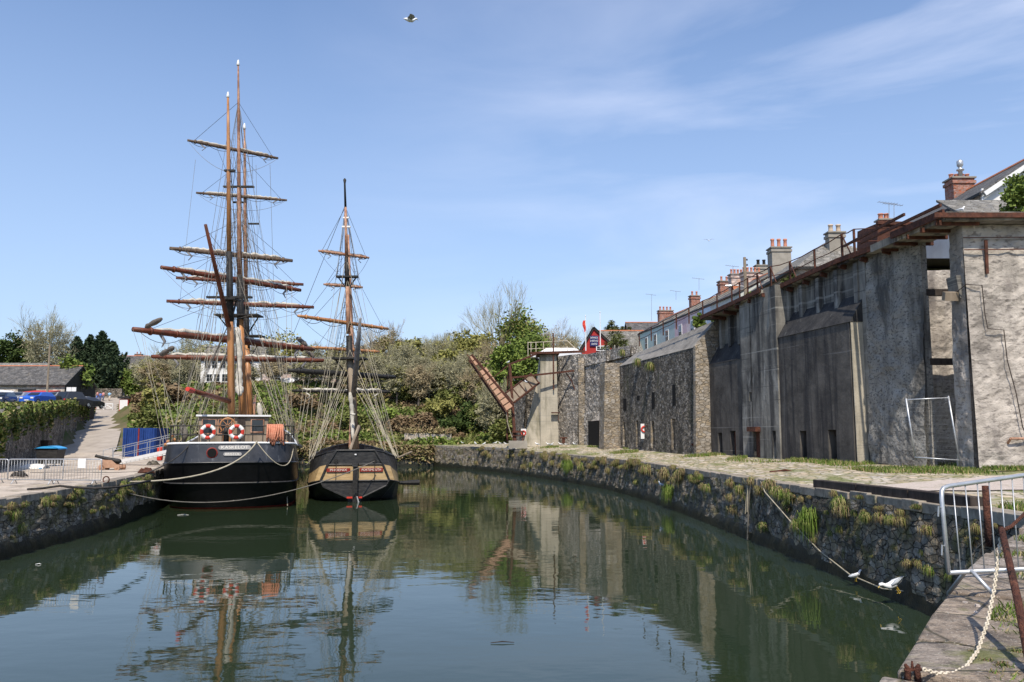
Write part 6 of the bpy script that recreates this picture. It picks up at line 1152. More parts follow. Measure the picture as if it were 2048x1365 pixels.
tag(link_mesh('ground_cover', leaves_mesh('ground_cover', pts, .26, rg, [m_grassy, m_leafr, m_leafs], (rg.random(len(pts))*2.5).astype(int), elong=2.6)), 'dry ochre grass hanging over the wall at the far end of the dock', 'grass', kind='stuff')
# ---- grass along the foot of the walls and on the near turf
def blades(pts, h, rg, wd, mats_, lean=.35):
    n = len(pts); a = rg.random(n)*6.28; L_ = h*(.5+rg.random(n)); dx = np.cos(a)*L_*lean*rg.random(n)*2; dy = np.sin(a)*L_*lean*rg.random(n)*2; sx_ = -np.sin(a)*wd; sy_ = np.cos(a)*wd
    z = np.zeros(n); b0 = pts-np.stack([sx_, sy_, z], 1); b1 = pts+np.stack([sx_, sy_, z], 1); m0 = pts+np.stack([dx*.4+sx_*.7, dy*.4+sy_*.7, L_*.6], 1); t0 = pts+np.stack([dx, dy, L_], 1)
    return faces_mesh('blades', np.stack([b0, b1, m0, t0], 1).reshape(-1, 3), 4, mats_, (rg.random(n)*len(mats_)).astype(int))
rg = nrng(61); P_ = []
while len(P_) < 12000:
    Y = rg.uniform(31, 99); d = abs(rg.normal())*1.6; x = wx(Y)-(1.2 if Y < 62 else 2.6)-d+1.0
    if x > qx(Y)+.6 and noise.noise(V((x*.4, Y*.25, 1))) > .0+d*.12: P_.append((x, Y, quayz(x, Y)))
for k in range(5200): x = rg.uniform(15.2, 18.6); Y = 33.6+rg.normal()*.9+(18.6-x)*.9; P_.append((x, Y, quayz(x, Y)))
for k in range(2600): x = rg.uniform(18.6, 24); P_.append((x, 33.3-abs(rg.normal())*.35, 2.93))
tag(link_mesh('grass', blades(np.array(P_), .15, rg, .02, [m_grass, m_grass, m_leafg, m_grassy])), 'grass growing along the foot of the harbour wall', 'grass', kind='stuff')
P_ = []
while len(P_) < 70000:
    Y = 3+13.4*rg.random()**1.3; x0 = ne_x(Y)+.15; x = x0+rg.random()*6; e = x-x0; c = noise.noise(V((x*1.1, Y*.8, 3)))+.5*noise.noise(V((x*3, Y*3, 5)))
    if Y > 10.5: ok = c > -.35+(.5 if e < .5 else 0)
    else: ok = c > (.5 if e < .35 else (.18 if e < .75 else -.4))
    if ok: P_.append((x, Y, 2.93))
tag(link_mesh('grass', blades(np.array(P_), .055, rg, .006, [m_grass, m_grass, m_leafg, m_grassy], .6)), 'short grass growing over the near walkway beside the chain post', 'grass', kind='stuff')
P_ = [];
while len(P_) < 9000:
    Y = 14+rg.random()*5; x = 9.2+rg.random()*8; 
    if noise.noise(V((x*.7, Y*.7, 9))) > -.1 and x > qx(max(Y, 16.6))+.5*(Y > 16.6): P_.append((x, Y, 2.85 if Y < 16.6 else quayz(x, Y)))
tag(link_mesh('grass', blades(np.array(P_), .16, rg, .012, [m_grass, m_grassy, m_leafg])), 'rough grass bank at the inner corner of the dock', 'grass', kind='stuff')
for px, py, s in ((1942, 1300, .25), (1975, 1320, .3), (2005, 1330, .35), (1990, 1345, .3), (2035, 1300, .3)):
    p = Pz(px, py+14, 2.93); tuft(2, p, s, 'broad leafed weed at the walkway edge beside the chain', px, 'weeds by the near chain', sz=s*1.2)
for px, Y, z, s in ((1410, 62, 9.2, 2.4),): p = P(px, 770, 62.3); tree('green shrub growing out of the lit stone pier', px, 62.0, 752, 8, m_leafg, seed=99, n=30, size=.16, base=P(px, 788, 62).z, low=0, name='shrub', cat='shrub')
for (px, py, Y, lb) in ((1308, 735, 68.3, 'green weed sprouting at the top of the dark rubble wall'), (1283, 727, 71.8, 'small weed under the apron left of the larger one'), (1252, 708, 82, 'grassy clump on the ledge by the parapet')): p = P(px, py, Y); tuft(0, (p.x-.3, p.y-.3, p.z), 2.0, lb, 1)
# ---- crowd barriers
def barrier(A, B, C, D, label, nb=13, grp=None, r=.021, foot=.2, ng=None):
    """A,B top corners, D,C bottom corners"""
    A, B, C, D = map(V, (A, B, C, D)); e = empty('crowd_barrier', (D+C)/2-V((0, 0, foot)), label, 'barrier', grp); u = (B-A).normalized(); w_ = (D-A).normalized(); k = .11
    m = MB(); fr_ = [D, A+w_*k, A+w_*k*.35+u*k*.1, A+w_*k*.1+u*k*.35, A+u*k, B-u*k, B+w_*k*.1-u*k*.35, B+w_*k*.35-u*k*.1, B+w_*k, C, D]; m.tube(fr_, r, 8); m.build('frame', m_galv, e, smooth=True)
    for i in range(1, nb+1):
        t = i/(nb+1); m = MB(); m.tube([A.lerp(B, t), D.lerp(C, t)], r*.3, 5); m.build('bar', m_galv, e, smooth=True)
    n = u.cross(w_).normalized()
    for t in (.12, .88): q = D.lerp(C, t); m = MB(); m.tube([q+n*.24+V((0, 0, -foot)), q+n*.04, q-n*.04, q-n*.24+V((0, 0, -foot))], r*.9, 7); m.build('foot', m_galv, e, smooth=True)
    for t in (.25, .7): q = A.lerp(D, t); m = MB(); m.tube([q, q-u*.05+V((0, 0, .02)), q-u*.06+V((0, 0, -.07))], .008, 5); m.build('hook', m_galv, e)
    return e
A = P(1881, 975, 7.9); D = P(1897, 1146, 7.75); B = A+(P(2048, 951, 8.35)-A).normalized()*2.3; C = D+(P(2048, 1139, 8.2)-D).normalized()*2.3
barrier(A, B, C, D, 'galvanised crowd barrier standing across the near walkway at the right')
for (xa, xb, Y, lb) in ((18, 128, 37.6, 'grey crowd barrier on the left quay in front of the black bin'), (91, 204, 37.2, 'grey crowd barrier on the left quay nearest the cannon'), (-92, 17, 38.0, 'grey crowd barrier cut off by the left edge')):
    a, b = P(xa, 919, Y), P(xb, 919, Y); z1, z0 = a.z, 2.28; barrier((a.x, Y, z1), (b.x, Y, z1), (b.x, Y, z0), (a.x, Y, z0), lb, 18, 'crowd barriers on the left quay', r=.024)
a = P(164, 927, 37.1); m = MB(); m.box(a, (.34, .02, .42)); tag(m.build('notice', m_white), 'white paper notice on the left quay barrier beside the cannon', 'notice')
# ---- chain, posts, bollard
ch_pts = [P(*q) for q in ((1846, 1339, 5.33), (1872, 1347, 5.38), (1905, 1348, 5.45), (1932, 1334, 5.6), (1955, 1303, 5.78), (1975, 1245, 6.0), (1988, 1180, 6.2), (1996, 1120, 6.38), (2003, 1064, 6.5))]
def chain(name, pts, lk, r_, m_, label, cat='chain'):
    pts = resample(pts, .004); ds = [0]
    for a, b in zip(pts[:-1], pts[1:]): ds.append(ds[-1]+(b-a).length)
    n = int(ds[-1]/(lk*.68)); e = empty(name, pts[0], label, cat); arr = np.array([tuple(p) for p in pts]); D_ = np.array(ds); mbs = MB()
    for i in range(n):
        f = lambda s_: V([float(np.interp(s_, D_, arr[:, k])) for k in range(3)]); c = f((i+.5)*lk*.68); t = (f((i+.9)*lk*.68)-f((i+.1)*lk*.68)).normalized(); s1_ = t.cross(V((0, 0, 1))).normalized(); s2_ = t.cross(s1_); s_ = s1_ if i % 2 else s2_; L2 = lk*.5-r_*1.0; w2 = lk*.23
        loop = [c+t*(L2-w2)*sg+t*w2*sg*math.sin(a)*1.0+s_*w2*math.cos(a)*sg for sg in (1, -1) for a in (0, .79, 1.57, 2.36, 3.14)]
        mbs.tube(loop+[loop[0]], r_, 6, cap=False)
    mbs.build('links', m_, e, smooth=True); return e
chain('chain', ch_pts, .04, .0066, m_chainw, 'pale chain hanging from the leaning rusty post down to the bollard')
chain('chain', [P(2003, 1062, 6.5), P(2022, 1054, 6.7), P(2045, 1032, 7.1), P(2075, 1000, 7.6)], .045, .007, m_rust, 'rusty chain running from the leaning post towards the right edge')
m_pr = mat('flaking_rust', (.07, .03, .022), (.17, .065, .04), 18, rough=.9, bump=1, bscale=40, over=(((.3, .14, .08), 9, (1, 1, 1), .58, .66, .7), ((.03, .018, .015), 6, (1, 1, 1), .55, .65, .8)))
a, b = P(2003, 1058, 6.5), P(2072, 1390, 5.0); b = Pz(2072, 1390, 2.9); e = empty('rusty_post', b, 'leaning flaking rusty post holding the pale chain', 'post'); m = MB(); m.tube([b, b.lerp(a, .5)+V((.01, 0, 0)), a], [.03, .027, .024], 9); m.build('post', m_pr, e, smooth=True); m = MB(); torus(m, a+V((0, 0, -.01)), .022, .007, V((0, 1, .3)).normalized(), 14, 6); m.build('eye_ring', m_pr, e, smooth=True)
p = Pz(1977, 1080, 2.86); m = MB(); m.tube([p-V((0, 0, .1)), p+V((.0, 0, .8))], .05, 8); tag(m.build('rusty_post', m_pr, smooth=True), 'short upright rusty post seen through the near barrier', 'post')
p = Pz(1826, 1362, 2.93); e = empty('rusty_cleat', p, 'rusty iron cleat at the bottom edge where the pale chain ends', 'mooring cleat')
m = MB(); m.tube([p+V((-.035, 0, -.01)), p+V((-.028, 0, .075)), p+V((-.045, 0, .1))], [.022, .018, .01], 7); m.build('horn', m_pr, e, smooth=True); m = MB(); m.tube([p+V((.035, .0, -.01)), p+V((.028, 0, .075)), p+V((.045, 0, .1))], [.022, .018, .01], 7); m.build('horn', m_pr, e, smooth=True)
m = MB(); m.tube([p+V((-.05, 0, .065)), p+V((.055, 0, .07))], .012, 7); m.tube([p+V((0, 0, .06)), p+V((0, 0, .12))], [.012, .006], 6); m.build('pin', m_pr, e, smooth=True)
# stones and white droppings scattered on the walkway
rp_ = random.Random(4); m = MB()
for i in range(260):
    Y = rp_.uniform(4.6, 15); x = ne_x(Y)+rp_.uniform(.1, 2.6); s = rp_.uniform(.006, .022); m.box((x, Y, 2.93+s*.3), (s*2, s*1.6, s), rz=rp_.random()*3, rx=rp_.random()*.6)
tag(m.build('gravel', m_gravel), 'loose chips of stone scattered on the near walkway', 'gravel', kind='stuff')
# ---- timber beam, ladder rope, lines on the right wall
m = MB(); ys_ = [28.8, 25.6, 25.5, 22.4, 22.3, 19.4]
e = empty('timber_beam', (qx(24)+.35, 24, qz(24)), 'dark tarred timber beam lying along the right quay edge', 'beam')
for y0, y1 in ((28.8, 25.55), (25.5, 22.35), (22.3, 19.3)): m = MB(); m.bar((qx(y0)+.32, y0, qz(y0)+.12), (qx(y1)+.32, y1, qz(y1)+.12), .3, .26); m.build('timber', m_woodd, e, bevel=.02)
line3('pale mooring line running down the right wall to the near corner just above the water', [solve_wall(1516, 962)+V((.1, 0, .05)), P(1530, 985, 31.6), P(1580, 1042, 29.8), P(1640, 1103, 27.6), P(1700, 1150, 25), P(1765, 1178, 23.2), P(1843, 1187, 21.4)], .022, m_rope)
line3('dark line climbing from the water to the barrier along the near corner', [P(1843, 1187, 21.4), P(1900, 1148, 20), P(1950, 1102, 18.9), P(1986, 1068, 17.6)], .02, m_ropeg)
e = empty('rope_fender', solve_wall(1508, 1080), 'weathered rope and pole hanging down the right quay wall', 'rope'); a, b = solve_wall(1507, 968), solve_wall(1508, 1080); o_ = V((-.16, 0, 0)); m = MB(); m.tube([a+o_, a.lerp(b, .3)+o_*1.3, b+o_*1.6], .035, 6); m.build('pole', m_ropeg, e); m = MB(); m.tube([a+o_*1.4+V((0, .1, -.1)), a.lerp(b, .5)+o_*1.9+V((0, -.1, 0)), a.lerp(b, .55)+o_*2+V((0, .1, 0)), a+o_*1.4+V((0, .2, -.1))], .02, 5); m.build('rope_loop', m_rope, e)
for px, py, Y0, lb in ((1215, 905, None, 'a'),): pass
m = MB(); p = Pz(1562, 946, 2.52); m.tube([p+V((-.5, 0, .03)), p+V((-.1, .2, .05)), p+V((.2, -.05, .12)), p+V((.55, .15, .04))], .06, 6); tag(m.build('iron_scrap', m_rust), 'bent scrap of rusty iron lying on the quay paving', 'scrap iron')
# ---- leaning mesh fence panel
a, b, c, d = P(1812, 800, 35), P(1897, 796, 34.6), P(1920, 932, 34.4), P(1829, 915, 35); e = empty('fence_panel', (c+d)/2, 'leaning wire mesh fence panel in front of the recess', 'fence panel')
m = MB(); m.tube([a+V((0, 0, .05)), d+V((.05, 0, -.1))], .035, 7); m.tube([b+V((0, 0, .08)), c+V((.02, 0, -.1))], .035, 7); m.tube([a, b], .028, 7); dd = d.lerp(a, .02); m.tube([d, c.lerp(b, .08)], .028, 7); m.build('tube_frame', m_galv, e, smooth=True)
m = MB()
for i in range(1, 34): t = i/34; m.tube([a.lerp(b, t), d.lerp(c.lerp(b, .08), t)], .002, 3, cap=False)
for i in range(1, 14): t = i/14; m.tube([a.lerp(d, t), b.lerp(c.lerp(b, .08), t)], .002, 3, cap=False)
m.build('wire_mesh', m_galv, e)
# ---- life saving boards, low iron bollards
for px, y0, y1, Y, lb in ((1288, 848, 878, 70.5, 'white and red lifebuoy board on the slotted rubble wall'), (1047, 858, 872, 89.3, 'white and red lifebuoy board beside the tower buttress')):
    a, b = P(px, y0, Y), P(px, y1, Y); e = empty('lifebuoy_board', b, lb, 'lifebuoy board'); m = MB(); m.box((a+b)/2, (.55, .06, a.z-b.z)); m.build('board', m_white, e); m = MB(); torus(m, a+V((0, -.1, -.45)), .22, .07, V((0, -1, 0)), 20, 7); m.build('ring', m_bred, e, smooth=True); 
for px, py, Y, lb in ((1127, 886, 85, 'low rusty iron table-like bollard by the gulls'), (1394, 903, 60, 'low rusty iron bollard at the foot of the lit stone pier')):
    p = P(px, py, Y); e = empty('iron_bollard', p, lb, 'bollard'); m = MB(); m.box(p+V((0, 0, .5)), (.75, .4, .12)); m.build('cap', m_rust, e); m = MB(); m.box(p+V((0, 0, .2)), (.3, .25, .5)); m.build('base', m_rust, e)
# ---- gulls
def gull(label, loc, s=1, rz=0, fly=False, grp=None, wing=.5):
    e = empty('gull', (0, 0, 0), label, 'gull', grp)
    m = MB(); m.tube([(-.2, 0, .13), (-.12, 0, .15), (0, 0, .17), (.1, 0, .2), (.15, 0, .25), (.18, 0, .3), (.215, 0, .315), (.24, 0, .31)], [.012, .045, .07, .062, .035, .032, .034, .015], 8); m.build('body', m_gull, e, smooth=True)
    m = MB(); m.tube([(.235, 0, .308), (.285, 0, .298)], [.011, .004], 6); m.build('beak', m_beak, e)
    if fly:
        for sg in (-1, 1): m = MB(); m.grid([[V((.08, .03*sg, .21)), V((.12, .3*sg, .21+wing*.35)), V((.02, .62*sg, .21+wing*.3))], [V((.0, .03*sg, .225)), V((.03, .3*sg, .225+wing*.36)), V((-.06, .6*sg, .215+wing*.3))], [V((-.1, .03*sg, .2)), V((-.08, .28*sg, .2+wing*.33)), V((-.12, .56*sg, .2+wing*.28))]]); m.build('wing', m_gullg, e, smooth=True)
    else:
        for sg in (-1, 1): m = MB(); m.tube([(.08, .055*sg, .2), (-.05, .06*sg, .185), (-.24, .02*sg, .15)], [.02, .04, .008], 6); m.build('wing', m_gullg, e, smooth=True)
        for sg in (-1, 1): m = MB(); m.tube([(.0, .03*sg, .13), (.01, .03*sg, 0), (.05, .03*sg, 0)], .008, 4); m.build('leg', m_beak, e)
    e.location = loc; e.rotation_euler.z = rz; e.scale = (s, s, s); return e
G0 = gull('white gull standing on the quay grass, leftmost of the flock before the tower', Pz(1075, 893, 2.75), 1.3, 2.8, grp='gulls on the quay before the loading tower')
OR = ['second', 'third', 'fourth', 'fifth', 'sixth', 'seventh', 'eighth', 'ninth', 'tenth', 'eleventh', 'twelfth']
def more(src, lst, lbf, grp):
    for i, (px, py, z) in enumerate(lst): c = copy_tree(src); c.location = Pz(px, py, z) if py > 870 else P(px, py, 60); c.rotation_euler.z = rt.uniform(0, 6.28); c['label'] = lbf(i); c['group'] = grp
more(G0, [(q, 892+(i % 3), 2.75) for i, q in enumerate((1088, 1097, 1103, 1112, 1122, 1132, 1138, 1150))], lambda i: 'white gull on the quay grass, %s from left before the tower' % OR[i], 'gulls on the quay before the loading tower')
more(G0, [(q, 890+(i % 3)-i*.0, 2.62) for i, q in enumerate((925, 951, 968, 990, 1001, 1012, 1021))], lambda i: 'white gull on the far quay left of the chute mast, %s from the left' % (['first']+OR)[i], 'gulls on the far quay left of the chute mast')
gull('white gull with head down on the quay beside the low iron bollard', Pz(1400, 909, 2.62), 1.5, .6)
gull('white gull perched on the mooring line above the water', P(1711, 1163, 24.6), .95, .3)
gull('white gull taking off low over the water by the quay wall', P(1800, 1184, 22.0), 1.45, 1.0).rotation_euler = (.2, .62, math.pi+.25)
gull('white gull sitting at the outer corner of the deck above the pillar', P(1921, 428, 34.5), 1.0, .2)
gull('white gull sitting on top of the chute mast', P(1016, 729, 88), 1.2, 1); gull('white gull sitting on the upper edge of the chute trough', P(1052, 768, 88), 1.2, 2)
gull('gull gliding high over the dock near the top of the picture', P(815, 50, 26), .95, .5, True, wing=.2).rotation_euler = (.35, .3, .4)
gull('distant gull flying above the terraced houses', P(1418, 485, 95), 1.0, 1.4, True)
gull('white gull clinging to the quay wall beside the big straw clump', P(1323, 977, 50), 1.2, 2)
# ---- floating bits
for (px, py, L_, lb, mm_) in ((1005, 1286, .5, 'dark stick floating on the open water', m_woodd), (76, 1129, .18, 'white scrap floating near the left quay', m_white), (366, 1030, .6, 'pale plank floating beside the black stern', m_whitew)): p = Pz(px, py, .02); m = MB(); m.tube([p+V((-L_/2, 0, 0)), p+V((0, .05, .015)), p+V((L_/2, .03, 0))], [.008, .013, .006], 6); tag(m.build('driftwood', mm_), lb, 'driftwood')
# ---- left quay: gangway, cannon, bin, boards, gates
e = empty('gangway', P(280, 920, 50), 'white aluminium gangway with handrails leading up to the black ship', 'gangway')
a0, a1 = Pz(217, 928, 2.2), P(345, 901, 52.0); b0, b1 = a0+V((.25, .95, 0)), a1+V((.25, .95, 0))
m = MB(); [m.bar(p, q, .08, .2) for p, q in ((a0, a1), (b0, b1))]; [m.bar(a0.lerp(a1, i/14), b0.lerp(b1, i/14), .06) for i in range(15)]; m.build('treads', m_white, e)
for (p, q) in ((a0, a1), (b0, b1)):
    m = MB(); up_ = V((0, 0, 1.0)); m.tube([p+V((-.4, 0, .9)), p+up_, q+up_], .025, 6); m.tube([p+V((-.4, 0, .5)), p+up_*.5, q+up_*.5], .02, 6)
    for i in range(5): r_ = p.lerp(q, (i+.3)/5); m.tube([r_, r_+up_], .022, 6)
    m.tube([p+V((-.4, 0, 0)), p+V((-.4, 0, .9))], .022, 6); m.build('handrail', m_galv, e)
p = Pz(222, 941, 2.12); e = empty('cannon', p, 'small black cannon on a brown wooden carriage on the left quay', 'cannon')
m = MB(); m.tube([p+V((-.95, 0, .85)), p+V((-.9, 0, .83)), p+V((-.2, 0, .66)), p+V((.35, 0, .55)), p+V((.5, 0, .52)), p+V((.58, 0, .5))], [.1, .085, .11, .14, .13, .05], 10); m.build('barrel', m_blackm, e, smooth=True)
for sy in (-.22, .22): m = MB(); m.prism([p+V((-.5, sy-.04, .15)), p+V((.75, sy-.04, .15)), p+V((.75, sy-.04, .32)), p+V((.4, sy-.04, .36)), p+V((.1, sy-.04, .6)), p+V((-.45, sy-.04, .62))], (0, .08, 0)); m.build('carriage_cheek', m_rustl, e)
for sx_ in (-.4, .55):
    for sy in (-.32, .32): m = MB(); m.lathe(p+V((sx_, sy-.05, .17)), [(.17, 0), (.17, .1), (.05, .1), (.05, .14)], 12, ax=V((0, 1 if sy > 0 else -1, 0))); m.build('wheel', m_rustl, e)
p = Pz(100, 934, 2.1); e = empty('wheelie_bin', p, 'large black wheeled bin with a bright blue lid', 'bin')
m = MB(); m.box8([p+V(q) for q in ((-.6, -.45, .2), (.6, -.45, .2), (.6, .45, .2), (-.6, .45, .2), (-.72, -.52, 1.15), (.72, -.52, 1.15), (.72, .52, 1.15), (-.72, .52, 1.15))]); m.build('body', m_blackw, e, bevel=.03); m = MB(); m.grid([[p+V((x, y, 1.2+.16*(1-(x/.78)**2))) for x in np.linspace(-.78, .78, 9)] for y in (-.56, .56)]); m.grid([[p+V((x, -.56, z)) for x in np.linspace(-.78, .78, 9)] for z in (1.14, 1.2)]); m.prism([p+V((x, -.56, 1.18+.16*(1-(x/.78)**2))) for x in np.linspace(-.78, .78, 9)]+[p+V((.78, -.56, 1.14)), p+V((-.78, -.56, 1.14))], (0, 1.1, 0)); m.build('lid', m_lblue, e)
for sx_ in (-.5, .5):
    for sy in (-.4, .4): m = MB(); m.lathe(p+V((sx_-.03, sy, .1)), [(.1, 0), (.1, .06)], 10, ax=V((1, 0, 0))); m.build('wheel', m_tyre, e)
for i, (px, mm_, h_, lb) in enumerate(((61, m_bred, 1.1, 'red board leaning on the retaining wall'), (66, m_whitew, 1.2, 'pale board leaning on the retaining wall'), (71, m_ochre, 1.0, 'ochre board leaning on the retaining wall'), (40, m_woodd, 1.5, 'dark wooden cabinet standing against the retaining wall'))):
    p = Pz(px, 916, 2.1); p.x = max(p.x, xl(p.y)+.4); m = MB(); m.box(p+V((0, 0, h_/2)), (.28 if i < 3 else .8, .1 if i < 3 else .6, h_), rx=-.12 if i < 3 else 0); tag(m.build('board' if i < 3 else 'cabinet', mm_), lb, 'board' if i < 3 else 'cabinet')
p = Pz(62, 939, 2.1); e = empty('dinghy', p, 'small upturned white and blue dinghy beside the bin', 'dinghy'); m = MB(); rows = [[p+V((x, w_*math.cos(a), .02+.32*math.sin(a)*w_/.5)) for a in np.linspace(0, math.pi, 9)] for x, w_ in ((-.95, .02), (-.7, .25), (-.2, .45), (.4, .5), (.85, .42), (.95, .38))]; m.grid(rows); m.build('hull', m_whitew, e, smooth=True); m = MB(); m.bar(p+V((-.9, 0, .05)), p+V((.9, -.45, .06)), .05, .08); m.build('gunwale', m_lblue, e)
e = empty('blue_gates', P(279, 915, 72), 'pair of dark blue corrugated container doors beside the ramp', 'container'); a, b = P(247, 857, 72), P(311, 857, 72)
for i, (x0, x1) in enumerate(((a.x, (a.x+b.x)/2-.05), ((a.x+b.x)/2+.05, b.x))):
    m = MB(); m.box(((x0+x1)/2, 72, (a.z+2.15)/2), (x1-x0, .08, a.z-2.15)); [m.box((x0+(x1-x0)*(k+.5)/7, 71.94, (a.z+2.15)/2), ((x1-x0)/14, .06, a.z-2.3)) for k in range(7)]; dr_ = m.build('door', m_blue, e)
    m = MB(); m.tube([(x0+.35, 71.88, 2.2), (x0+.35, 71.88, a.z-.1)], .025, 6); m.build('lock_rod', m_blue, dr_)
m = MB(); m.box(((a.x+b.x)/2, 73.4, (a.z+2.15)/2), (b.x-a.x+.1, 2.6, a.z-2.1)); m.build('body', m_blue, e); m = MB(); m.box(((a.x+b.x)/2, 71.95, (a.z+2.15)/2), (.1, .12, a.z-2.2)); m.build('centre_post', m_red, e)
p = P(320, 908, 56); m = MB(); m.box(p, (.35, .3, .9)); tag(m.build('gas_bottle', m_bred, bevel=.08), 'bright red box on the quay right of the blue gates', 'box')
for i, (px, py, lb) in enumerate(((306, 931, 'coil of green rope on the left quay near the ship'), (38, 955, 'heap of dark rope at the left quay edge'), (292, 948, 'small rusty shackle heap near the quay edge'))):
    p = Pz(px, py, 2.12); m = MB(); k = 40; m.tube([p+V((math.cos(j*.7)*(.45-.006*j), .45*math.sin(j*.7)*(.45-.006*j), .05+.006*j+.03*math.sin(j*2))) for j in range(k)], .035 if i < 2 else .05, 5); tag(m.build('rope_coil', (m_ropeg, m_roped, m_rust)[i], smooth=True), lb, 'rope')
line3('dark hose snaking along the left quay edge', [Pz(x, y, 2.15) for x, y in ((55, 979), (85, 977), (120, 972), (150, 975), (190, 977), (240, 974), (300, 962))], .05, m_roped)
line3('thin chain line lying across the left quay', [Pz(x, y, 2.14) for x, y in ((60, 946), (140, 945), (220, 946), (330, 942))], .025, m_roped)
for px, lb in ((212, 'iron mooring ring at the left quay edge'),): p = Pz(px, 966, 2.1); e = MB(); torus(e, p+V((0, 0, .14)), .14, .03, V((0, -1, 0)), 20, 7); tag(e.build('mooring_ring', m_rust, smooth=True), lb, 'mooring ring')
# kiosk sign and barrier gate on the ramp
p = P(249, 834, 122); e = empty('kiosk', p, 'red pay kiosk with a white panel and dark cap at the top of the ramp', 'kiosk'); m = MB(); m.box(p+V((0, 0, 1.3)), (1.3, .9, 2.6)); m.build('body', m_bred, e); m = MB(); m.box(p+V((.0, -.48, 1.75)), (1.15, .06, 1.4)); m.build('panel', m_white, e); m = MB(); m.box(p+V((0, 0, 2.8)), (1.7, 1.3, .3)); m.build('cap', m_blackw, e); m = MB(); m.box(p+V((.62, -.5, .9)), (.1, .05, .35)); m.build('slot_plate', m_lamp, e)
e = empty('ramp_gate', P(205, 817, 134), 'white and red swing gate across the top of the ramp', 'gate'); z = roadz(134)
for px0, px1 in ((186, 208), (208, 226)):
    a, b = P(px0, 808, 134), P(px1, 808, 134); m = MB(); m.bar(a, b, .12); m.bar((a.x, 134, z+.25), (b.x, 134, z+.25), .1); m.bar((a.x, 134, z), (a.x, 134, a.z), .14); m.bar(a, (b.x, 134, z+.25), .1); m.bar((b.x, 134, z), (b.x, 134, a.z), .1); m.build('leaf', m_white, e)
m = MB(); a = P(189, 812, 133.8); m.box(a, (.6, .08, .9)); m.build('red_panel', m_bred, e); m = MB(); a = P(207, 811, 133.8); m.box(a, (.7, .08, .6)); m.build('notice', m_white, e)
# ---- cars
def car(label, loc, rz, mb_, kind='hatch', grp=None):
    e = empty('parked_car', (0, 0, 0), label, 'car', grp); L_, W_, hh = (4.1, 1.74, 1.45) if kind != '4x4' else (4.4, 1.85, 1.85)
    pr = [(-L_/2, .3), (-L_/2, .72), (-L_/2+.15, .86), (-L_/2+1.0, .98), (-L_/2+1.7, hh-.05), (-L_/2+2.3, hh), (L_/2-.7, hh-.02), (L_/2-.12, .95), (L_/2, .8), (L_/2, .3)]
    rows = []
    for (x, z) in pr+[pr[0]]:
        k = .0 if z < 1.0 else .17; rows.append([V((x, -W_/2+k, z)), V((x, -W_/2+k+.08, z)), V((x, W_/2-k-.08, z)), V((x, W_/2-k, z))])
    m = MB(); m.grid(rows)
    for sg in (-1, 1): m.quad(*[V((x, sg*(W_/2-(0 if z < 1.0 else .17)), z)) for x, z in pr])
    m.build('body', mb_, e)
    m = MB(); m.quad((-L_/2+1.06, -.62, 1.04), (-L_/2+1.06, .62, 1.04), (-L_/2+1.66, .56, hh-.09), (-L_/2+1.66, -.56, hh-.09)); o = m.build('windscreen', m_glass, e); o.location.x -= .03; o.location.z += .02
    m = MB(); m.quad((L_/2-.16, -.6, 1.02), (L_/2-.16, .6, 1.02), (L_/2-.62, .56, hh-.12), (L_/2-.62, -.56, hh-.12)); o = m.build('rear_window', m_glass, e); o.location.x += .03
    for sg in (-1, 1): y = sg*(W_/2-.145); m = MB(); m.quad((-L_/2+1.25, y+sg*.02, 1.04), (L_/2-.45, y+sg*.02, 1.04), (L_/2-.75, y-sg*.0, hh-.14), (-L_/2+1.8, y-sg*.0, hh-.14)); m.build('side_window', m_glass, e)
    for x in (-L_/2+.75, L_/2-.8):
        for sg in (-1, 1): m = MB(); m.lathe((x, sg*(W_/2-.16), .32), [(.32, 0), (.32, .17), (.2, .18)], 14, ax=V((0, sg, 0))); w_ = m.build('wheel', m_tyre, e); m = MB(); m.lathe((x, sg*(W_/2+.0), .32), [(.19, 0), (.19, .03)], 12, ax=V((0, sg, 0))); m.build('rim', m_galv, w_)
    for sg in (-1, 1): m = MB(); m.box((-L_/2+.02, sg*.62, .72), (.12, .34, .17)); m.build('headlight', m_white, e); m = MB(); m.box((L_/2-.02, sg*.72, .8), (.1, .16, .3)); m.build('tail_light', m_bred, e)
    m = MB(); m.box((-L_/2-.01, 0, .45), (.06, .5, .12)); m.build('number_plate', m_white, e)
    if kind == '4x4': m = MB(); m.lathe((L_/2, 0, .95), [(.34, 0), (.34, .22), (.2, .24)], 16, ax=V((1, 0, 0))); m.build('spare_wheel', m_tyre, e)
    e.location = loc; e.rotation_euler.z = rz; return e
c_silver = mat('silver_car_paint', (.35, .36, .38), rough=.3, metal=.3, coat=.5); c_blue = mat('blue_car_paint', (.03, .12, .55), rough=.3, coat=.5); c_navy = mat('navy_car_paint', (.02, .03, .06), rough=.3, coat=.5); c_dark = mat('dark_car_paint', (.035, .035, .04), rough=.3, coat=.5); c_white = mat('white_car_paint', (.75, .75, .75), rough=.3, coat=.5)
def carat(px, py, Y, rz, paint, lab, kind='hatch', z=None): p = P(px, py, Y); p.z = z if z is not None else max(H(p.x, p.y), p.z-.0)+.02; return car(lab, p, rz, paint, kind)
PI = math.pi
carat(38, 812, 95, PI/2+.1, c_silver, 'silver hatchback parked facing the dock at the left'); carat(75, 812, 95, PI/2-.05, c_blue, 'bright blue hatchback parked beside the silver one'); carat(2, 816, 90, PI/2+.2, c_navy, 'dark car cut by the left edge of the picture')
